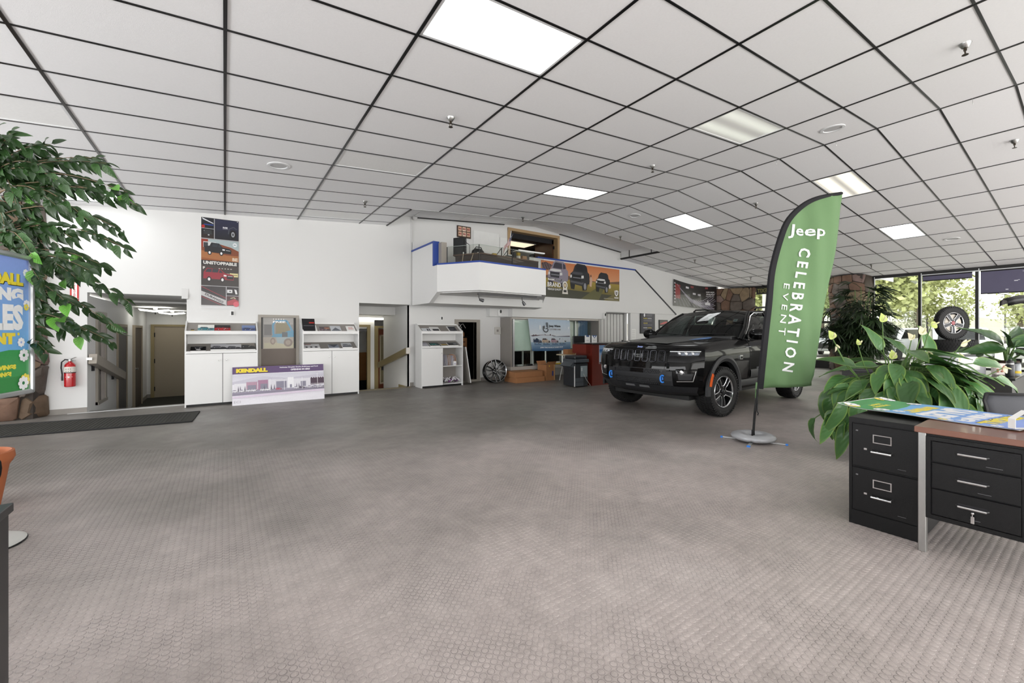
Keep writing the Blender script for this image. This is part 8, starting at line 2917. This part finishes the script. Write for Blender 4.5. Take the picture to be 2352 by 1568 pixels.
# flag on its stick
t = thing('stars_and_stripes', 'small stars and stripes flag drooping from a leaning white stick on the loft', 'flag', (5.40, 7.97, 2.9395))
MB().tube([(0.0, 0.0, 0.0), (0.09, 0.0, 0.72)], 0.008, 6).build('stick', m_lam, t)
MB().lathe([(0.0, 0), (0.04, 0), (0.03, 0.03), (0.0, 0.035)], 12).build('stand', m_blackp, t)
fl_ = MB()
cols_ = {}
for i in range(13):
    for j in range(10):
        u0, u1, v0, v1 = j / 10, (j + 1) / 10, i / 13, (i + 1) / 13

        def fpt(u, v):
            return (0.085 - 0.20 * u + 0.11 * (1 - v) * 0.5 - 0.05 * u + 0.02 * math.sin(9 * u), -0.02 + 0.03 * math.sin(8 * u + 2 * v), 0.68 - 0.05 * v * 0.0 - 0.34 * u - 0.20 * v)
        blue_ = u0 < 0.4 and v0 < 0.53
        fl_.col = S('#26305f') if blue_ else (S('#9c2a33') if i % 2 == 0 else S('#e6e3e0'))
        fl_.add([fpt(u0, v0), fpt(u1, v0), fpt(u1, v1), fpt(u0, v1)], [(0, 1, 2, 3)])
for k in range(12):
    u, v = 0.05 + 0.1 * (k % 4), 0.06 + 0.16 * (k // 4)
    p = fpt(u, v)
    fl_.col = S('#e6e3e0')
    fl_.add([(p[0] - 0.006, p[1] - 0.004, p[2]), (p[0], p[1] - 0.004, p[2] - 0.006), (p[0] + 0.006, p[1] - 0.004, p[2]), (p[0], p[1] - 0.004, p[2] + 0.006)], [(0, 1, 2, 3)])
fl_.build('cloth', PRINT, t)
# photographs and white panels on the loft wall
t = thing('photo_frame', 'brown frame of six family photographs on the loft wall', 'photo frame', (5.06, WY + 0.047, 3.72))
bx('frame', -0.20, 0.20, -0.025, 0.0, 0.0, 0.30, M('brown_frame', '#3b261c', 0.4), t, bevel=0.004)
a = Art()
for k in range(6):
    x, z = -0.12 + 0.12 * (k % 3), 0.09 + 0.13 * (1 - k // 3)
    a.rect(x - 0.05, z - 0.055, x + 0.05, z + 0.055, ('#d8b79c', '#e0c9b4', '#c9a58c')[k % 3])
    for dx, c in ((-0.02, '#7a4a38'), (0.018, '#b24a5e')):
        a.disc(x + dx, z + 0.005, 0.018, 0.026, c, 10)
        a.disc(x + dx, z + 0.03, 0.012, 0.014, '#d9a98c', 8)
a.build('photographs', PRINT_GLOSS, t, (0, -0.025, 0))
for n, (x, w_, z0_, h_, lab) in enumerate(((5.74, 0.80, 3.40, 0.56, 'white board on the loft wall beside the photographs'), (6.28, 0.24, 3.34, 0.54, 'narrow white panel beside the office door on the loft'))):
    t = thing('whiteboard', lab, 'board', (x, WY + 0.046, z0_))
    bx('panel', -w_ / 2, w_ / 2, -0.015, 0.0, 0.0, h_, M('white_board', '#e3e4e3', 0.3), t)
    bx('edge', -w_ / 2 - 0.006, w_ / 2 + 0.006, -0.017, -0.013, -0.008, 0.0, m_wall_grey, t)
    bx('edge', w_ / 2, w_ / 2 + 0.008, -0.017, -0.013, 0.0, h_, m_wall_grey, t)
# office door on the loft and the dim office behind
od = struct(bpy.data.objects.new('door_9', None), 'tan framed opening to the dim office on the loft')
C.objects.link(od)
od.location = (7.36, WY + 0.05, 2.36)
m_tanf = M('tan_wood_frame', '#a98d68', 0.45, var=0.06)
bx('door_jamb', -0.94, -0.86, -0.03, 0.16, 0, 1.80, m_tanf, od)
bx('door_jamb', 0.86, 0.94, -0.03, 0.16, 0, 1.80, m_tanf, od)
bx('door_head', -0.94, 0.94, -0.035, 0.16, 1.75, 1.83, m_tanf, od)
MB().prism([(-0.86, 1.60), (0.86, 1.60), (0.86, 1.75), (-0.86, 1.75)], 0.16, 0.17).build('head_shadow', m_dark, od)
bx('door_leaf', 0.80, 0.86, 0.16, 1.0, 0, 1.72, M('dark_walnut_door', '#4a2f1f', 0.4, var=0.15), od)
for z in (0.9, 1.45):
    bx('hinge', 0.83, 0.87, 0.12, 0.16, z, z + 0.09, m_dark, od)
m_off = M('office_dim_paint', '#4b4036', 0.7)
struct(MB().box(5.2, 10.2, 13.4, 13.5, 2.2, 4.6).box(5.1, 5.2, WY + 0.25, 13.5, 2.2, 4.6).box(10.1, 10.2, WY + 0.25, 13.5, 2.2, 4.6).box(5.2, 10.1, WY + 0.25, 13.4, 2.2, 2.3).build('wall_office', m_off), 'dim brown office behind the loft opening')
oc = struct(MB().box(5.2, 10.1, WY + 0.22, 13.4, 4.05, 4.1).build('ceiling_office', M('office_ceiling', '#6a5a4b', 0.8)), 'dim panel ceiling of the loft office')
for y in (10.3, 10.9, 11.5, 12.1):
    bx('ceiling_tee', 5.2, 10.1, y - 0.01, y + 0.01, 4.044, 4.05, m_dark, oc)
for x in (6.7, 7.9, 9.1):
    bx('ceiling_tee', x - 0.01, x + 0.01, WY + 0.25, 13.4, 4.043, 4.05, m_dark, oc)
t = thing('office_light', 'lit panel in the dim ceiling of the loft office', 'ceiling light', (7.42, 10.58, 4.05))
bx('frame', -0.62, 0.60, -0.31, 0.31, -0.012, 0.0, m_frame, t)
bx('diffuser', -0.58, 0.56, -0.27, 0.27, -0.02, -0.012, M('office_diffuser', '#ffe6c4', 0.3, emit=1.2), t)
t = copy_tree(proto)
t['label'] = 'sprinkler in the dim ceiling of the loft office'
t['group'] = 'office sprinkler'
t.location = (8.75, 10.7, 4.05)
t = thing('office_plant', 'dark potted plant in the loft office', 'plant', (9.05, 10.6, 2.303))
MB().lathe([(0.0, 0), (0.12, 0), (0.15, 0.7), (0.0, 0.7)], 14).build('pot', m_dark, t)
for k in range(14):
    an = k * 2.4
    o = inst('leaf', BM_[k % 3], t)
    o.matrix_local = Matrix.Translation((0, 0, 0.75 + 0.03 * k)) @ orient((math.cos(an), math.sin(an), 0.6), (0, -0.3, 1), 0.4)
# track lights under the balcony
t = thing('track_light', 'dark track with two small spot lamps under the loft balcony', 'track light', (4.40, 7.62, 2.118))
bx('track', 0.0, 1.55, -0.02, 0.02, -0.03, 0.0, M('track_grey', '#4e4d4f', 0.4), t)
for x, an in ((0.02, 0.2), (1.15, 0.9)):
    h = MB().tube([(x, 0, -0.03), (x, 0, -0.08), (x + 0.02, 0, -0.13)], 0.008, 6).build('stem', m_black, t)
    MB().lathe([(0.0, 0.0), (0.025, 0.0), (0.035, 0.05), (0.038, 0.09), (0.03, 0.09), (0.0, 0.07)], 14, Matrix.Translation((x + 0.02, 0, -0.13)) @ Matrix.Rotation(PI / 2 + an, 4, 'Y')).build('spot', M('spot_grey', '#6d6e70', 0.3, 0.6), h, smooth=True)
# EXIT sign over the glass door, seen from behind
t = thing('exit_sign', 'dark EXIT sign reading backwards over the far glass door', 'sign', (17.70, 7.98, 2.82), -PI / 2)
bx('housing', -0.22, 0.22, 0.0, 0.06, 0.0, 0.28, M('dark_olive_sign', '#23241a', 0.4), t)
a = Art(lambda x, y, z: (-x, y, z))
a.text('EXIT', 0.0, 0.06, 0.16, '#8e8a52', 0.36, bold=0.02)
eo = a.build('lettering', PRINT, t)
bx('bracket', -0.02, 0.02, 0.02, 0.04, 0.28, 0.36, m_dark, t)

# ================================================================== OUTSIDE THE WINDOWS
gr = struct(MB().box(18.3, 160, -90, 140, -0.25, -0.12).build('ground', M('pale_asphalt', '#a7a49d', 0.9, var=0.12, scale=0.4)), 'pale car park outside the window wall')
struct(MB().box(18.0, 19.6, -5.8, 30, -0.2, -0.1).build('sidewalk', M('pale_concrete', '#c4c0b8', 0.9, var=0.06)), 'concrete walk outside the window wall')
m_foliage = [M('spring_foliage_' + n, c, 0.8, var=0.35, scale=0.8) for n, c in (('yellow', '#adb27a'), ('green', '#8d9c66'), ('grey', '#a8ac94'))]
m_trunk = M('grey_trunk', '#6b6257', 0.9, var=0.2)


def tree(loc, h, r, mat, label, n=900, trunk=0.25):
    t = thing('tree', label, 'tree', loc)
    MB().tube([(0, 0, 0), (0.1, 0, h * 0.45), (0, 0.1, h * 0.9)], [trunk, trunk * 0.7, trunk * 0.2], 7).build('trunk', m_trunk, t)
    m = MB()
    rd = random.Random(int(h * 100 + r * 10))
    blobs = [(rd.uniform(-0.6, 0.6) * r, rd.uniform(-0.6, 0.6) * r, h * rd.uniform(0.35, 0.88), r * rd.uniform(0.35, 0.6)) for _ in range(14)]
    for k in range(int(n * 2.2)):
        bx_, by_, bz_, br_ = rd.choice(blobs)
        v = Vector((rd.gauss(0, 1), rd.gauss(0, 1), rd.gauss(0, 1))).normalized() * br_ * rd.uniform(0.4, 1.0)
        c = Vector((bx_, by_, bz_)) + v
        s = rd.uniform(0.11, 0.25) * (h / 9) ** 0.5
        a_ = Vector((rd.uniform(-1, 1), rd.uniform(-1, 1), rd.uniform(-1, 1))).normalized() * s
        b_ = a_.cross(Vector((rd.uniform(-1, 1), rd.uniform(-1, 1), rd.uniform(-1, 1)))).normalized() * s * 0.7
        m.add([c - a_, c - b_, c + a_, c + b_], [(0, 1, 2, 3)])
    o = m.build('crown', mat, t)
    o['kind'] = 'stuff'
    return t


for x, y, h, r, mi_, n, lab in ((46, 13.5, 9.5, 3.4, 1, 1800, 'leafy spring tree seen through the first pane beyond the canopy'), (35.2, 8.5, 8.3, 2.6, 0, 1800, 'tall spring tree behind the first window post'), (57.6, 11.1, 10.6, 3.6, 0, 1700, 'yellow green tree right of the first window post'),
                                (52, 17.5, 9.0, 3.4, 1, 1500, 'green tree behind the white canopy roof'), (60, 8.9, 5.8, 2.4, 0, 700, 'small pale tree by the light pole'), (55, 4.4, 5.0, 2.2, 0, 700, 'small round pale tree in the third window'),
                                (70, 2.4, 4.6, 2.4, 2, 500, 'far grey brown tree low in the third window'), (58, 27.6, 10.5, 4.2, 1, 1500, 'dense tree seen through the far glass door'), (45, 20.8, 9.0, 3.4, 0, 1500, 'yellow green tree seen through the far glass door'),
                                (66, 13, 6.0, 3.0, 2, 600, 'far pale tree behind the tall spring trees'), (75, 5.5, 4.0, 2.5, 2, 500, 'far low tree behind the parked cars')):
    tree((x, y, -0.12), h, r, m_foliage[mi_], lab, n)
# far wooded rise
hillm = MB()
rd = random.Random(8)
pts = [(120, -60 + k * 6, 4.2 + rd.uniform(-0.8, 0.8)) for k in range(32)]
hillm.grid([[(x, y, -0.2) for x, y, z in pts], [(x + 1, y, z) for x, y, z in pts], [(x + 14, y, z * 0.9) for x, y, z in pts]])
struct(hillm.build('hills', M('far_woods', '#b5b3a2', 0.9, var=0.2, scale=0.3)), 'far wooded rise beyond the car park')
# white canopy
cp = thing('white_canopy', 'white metal canopy on posts outside the first pane', 'canopy', (22.8, 6.6, -0.1))
m_cw = M('white_painted_steel', '#e3e1dc', 0.4)
for k in range(9):
    MB().prism([(-2.4 + 0.55 * k, 0.0), (-2.4 + 0.55 * k + 0.275, 0.06), (-2.4 + 0.55 * k + 0.55, 0.0), (-2.4 + 0.55 * k + 0.55, 0.02), (-2.4 + 0.55 * k + 0.275, 0.08), (-2.4 + 0.55 * k, 0.02)], -0.8, 6.0, axis='y').build('roof_sheet', m_cw, cp).location = (0, 0, 3.85)
bx('fascia', -2.5, 2.6, -0.85, -0.8, 3.72, 3.95, m_cw, cp)
bx('beam', -2.5, 2.6, 0.2, 0.3, 3.6, 3.85, m_alu, cp)
bx('beam', -2.5, 2.6, 2.6, 2.7, 3.6, 3.85, m_alu, cp)
for x in (-2.0, 0.4, 2.3):
    for y in (0.0, 2.65):
        bx('post', x, x + 0.12, y, y + 0.12, 0.0, 3.7, m_cw, cp)
# car park lamps
for n, (x, y, h, lab) in enumerate(((62, 11.3, 6.6, 'double headed car park lamp post before the pale sky'), (80, 7.6, 6.2, 'far thin lamp post in the car park'))):
    t = thing('lamp_post', lab, 'lamp post', (x, y, -0.12))
    MB().tube([(0, 0, 0), (0, 0, h)], [0.10, 0.07], 8).build('post', m_dgrey, t)
    for s in (-1, 1):
        MB().tube([(0, 0, h - 0.1), (0, s * 0.7, h + 0.1)], 0.05, 6).build('arm', m_dgrey, t)
        bx('lamp_head', -0.15, 0.15, s * 1.05 - 0.4, s * 1.05 + 0.4, h + 0.06, h + 0.18, m_dgrey, t)


def parked_car(loc, rz, mat, label):
    t = thing('parked_car', label, 'car', loc, rz)
    prof = [(-2.3, 0.35), (2.3, 0.35), (2.35, 0.75), (2.2, 0.95), (1.25, 1.05), (0.6, 1.62), (-1.6, 1.65), (-2.2, 1.1), (-2.35, 0.8)]
    MB().prism(prof, -0.9, 0.9).build('body', mat, t, bevel=0.06)
    gl = [(1.12, 1.08), (0.58, 1.55), (-1.55, 1.57), (-2.0, 1.12)]
    MB().prism(gl, -0.915, 0.915).build('side_glass', m_gloss, t)
    MB().add([(1.26, -0.75, 1.08), (1.26, 0.75, 1.08), (0.66, 0.68, 1.58), (0.66, -0.68, 1.58)], [(0, 1, 2, 3)]).build('windscreen', m_gloss, t)
    bx('grille', 2.33, 2.37, -0.6, 0.6, 0.5, 0.8, m_blackp, t)
    for x in (-1.45, 1.45):
        for y in (-0.86, 0.86):
            MB().lathe([(0.0, -0.1), (0.34, -0.1), (0.34, 0.1), (0.0, 0.1)], 18, Matrix.Translation((x, y, 0.34)) @ Matrix.Rotation(PI / 2, 4, 'X')).build('wheel', m_rubber, t)
    return t


PC = [M('car_white', '#d9dadb', 0.3, coat=0.5), M('car_silver', '#a8abae', 0.3, 0.4, coat=0.5), M('car_dark', '#33373d', 0.3, coat=0.5), M('car_red', '#8a3a34', 0.35, coat=0.4)]
for k, (x, y, c, lab) in enumerate(((31, 12.6, 0, 'white parked car outside, behind the palm'), (30, 9.6, 1, 'silver parked car outside the first pane'), (29.5, 6.9, 0, 'white parked car outside beside the first window post'), (29, 4.2, 0, 'white parked car outside behind the display wheel'),
                                    (28.5, 1.6, 0, 'white parked car outside the third window'), (34, -1.2, 1, 'silver parked car outside at the right edge'), (40, 9.0, 3, 'red parked car farther off beyond the first window post'), (33, 16.0, 2, 'dark parked car outside behind the palm'), (36, 19.5, 0, 'white parked car outside past the feather flag'))):
    parked_car((x, y, -0.12), PI + 0.1 * ((k * 3) % 5 - 2), PC[c], lab)
# roller shades on the panes, two with pale specks
for n, (y0, y1, drop, lab) in enumerate(((2.30, 3.34, 0.14, 'short dark blue roller shade at the top of the second pane'), (1.10, 2.14, 0.62, 'long dark blue roller shade with pale specks on the third pane'), (-0.12, 0.94, 0.62, 'dark blue roller shade on the fourth pane'))):
    t = thing('roller_shade', lab, 'roller shade', (WX - 0.09, (y0 + y1) / 2, HEAD - 0.12))
    h = (y1 - y0) / 2
    bx('cloth', 0, 0.004, -h, h, -drop, 0.0, M('dark_blue_shade', '#5b5870', 0.6, var=0.05), t)
    bx('bottom_bar', -0.008, 0.012, -h, h, -drop - 0.025, -drop, m_dark, t)
    MB().tube([(0.01, -h, 0.0), (0.01, h, 0.0)], 0.02, 8).build('roller', m_dark, t)
    if n:
        rd = random.Random(n)
        for k in range(9):
            yy, zz = rd.uniform(-h * 0.9, h * 0.3), rd.uniform(-drop * 0.9, -0.05)
            bx('pale_speck', -0.003, 0.0, yy, yy + rd.uniform(0.02, 0.09), zz, zz + rd.uniform(0.01, 0.03), M('pale_patch', '#cfd0da', 0.5), t)
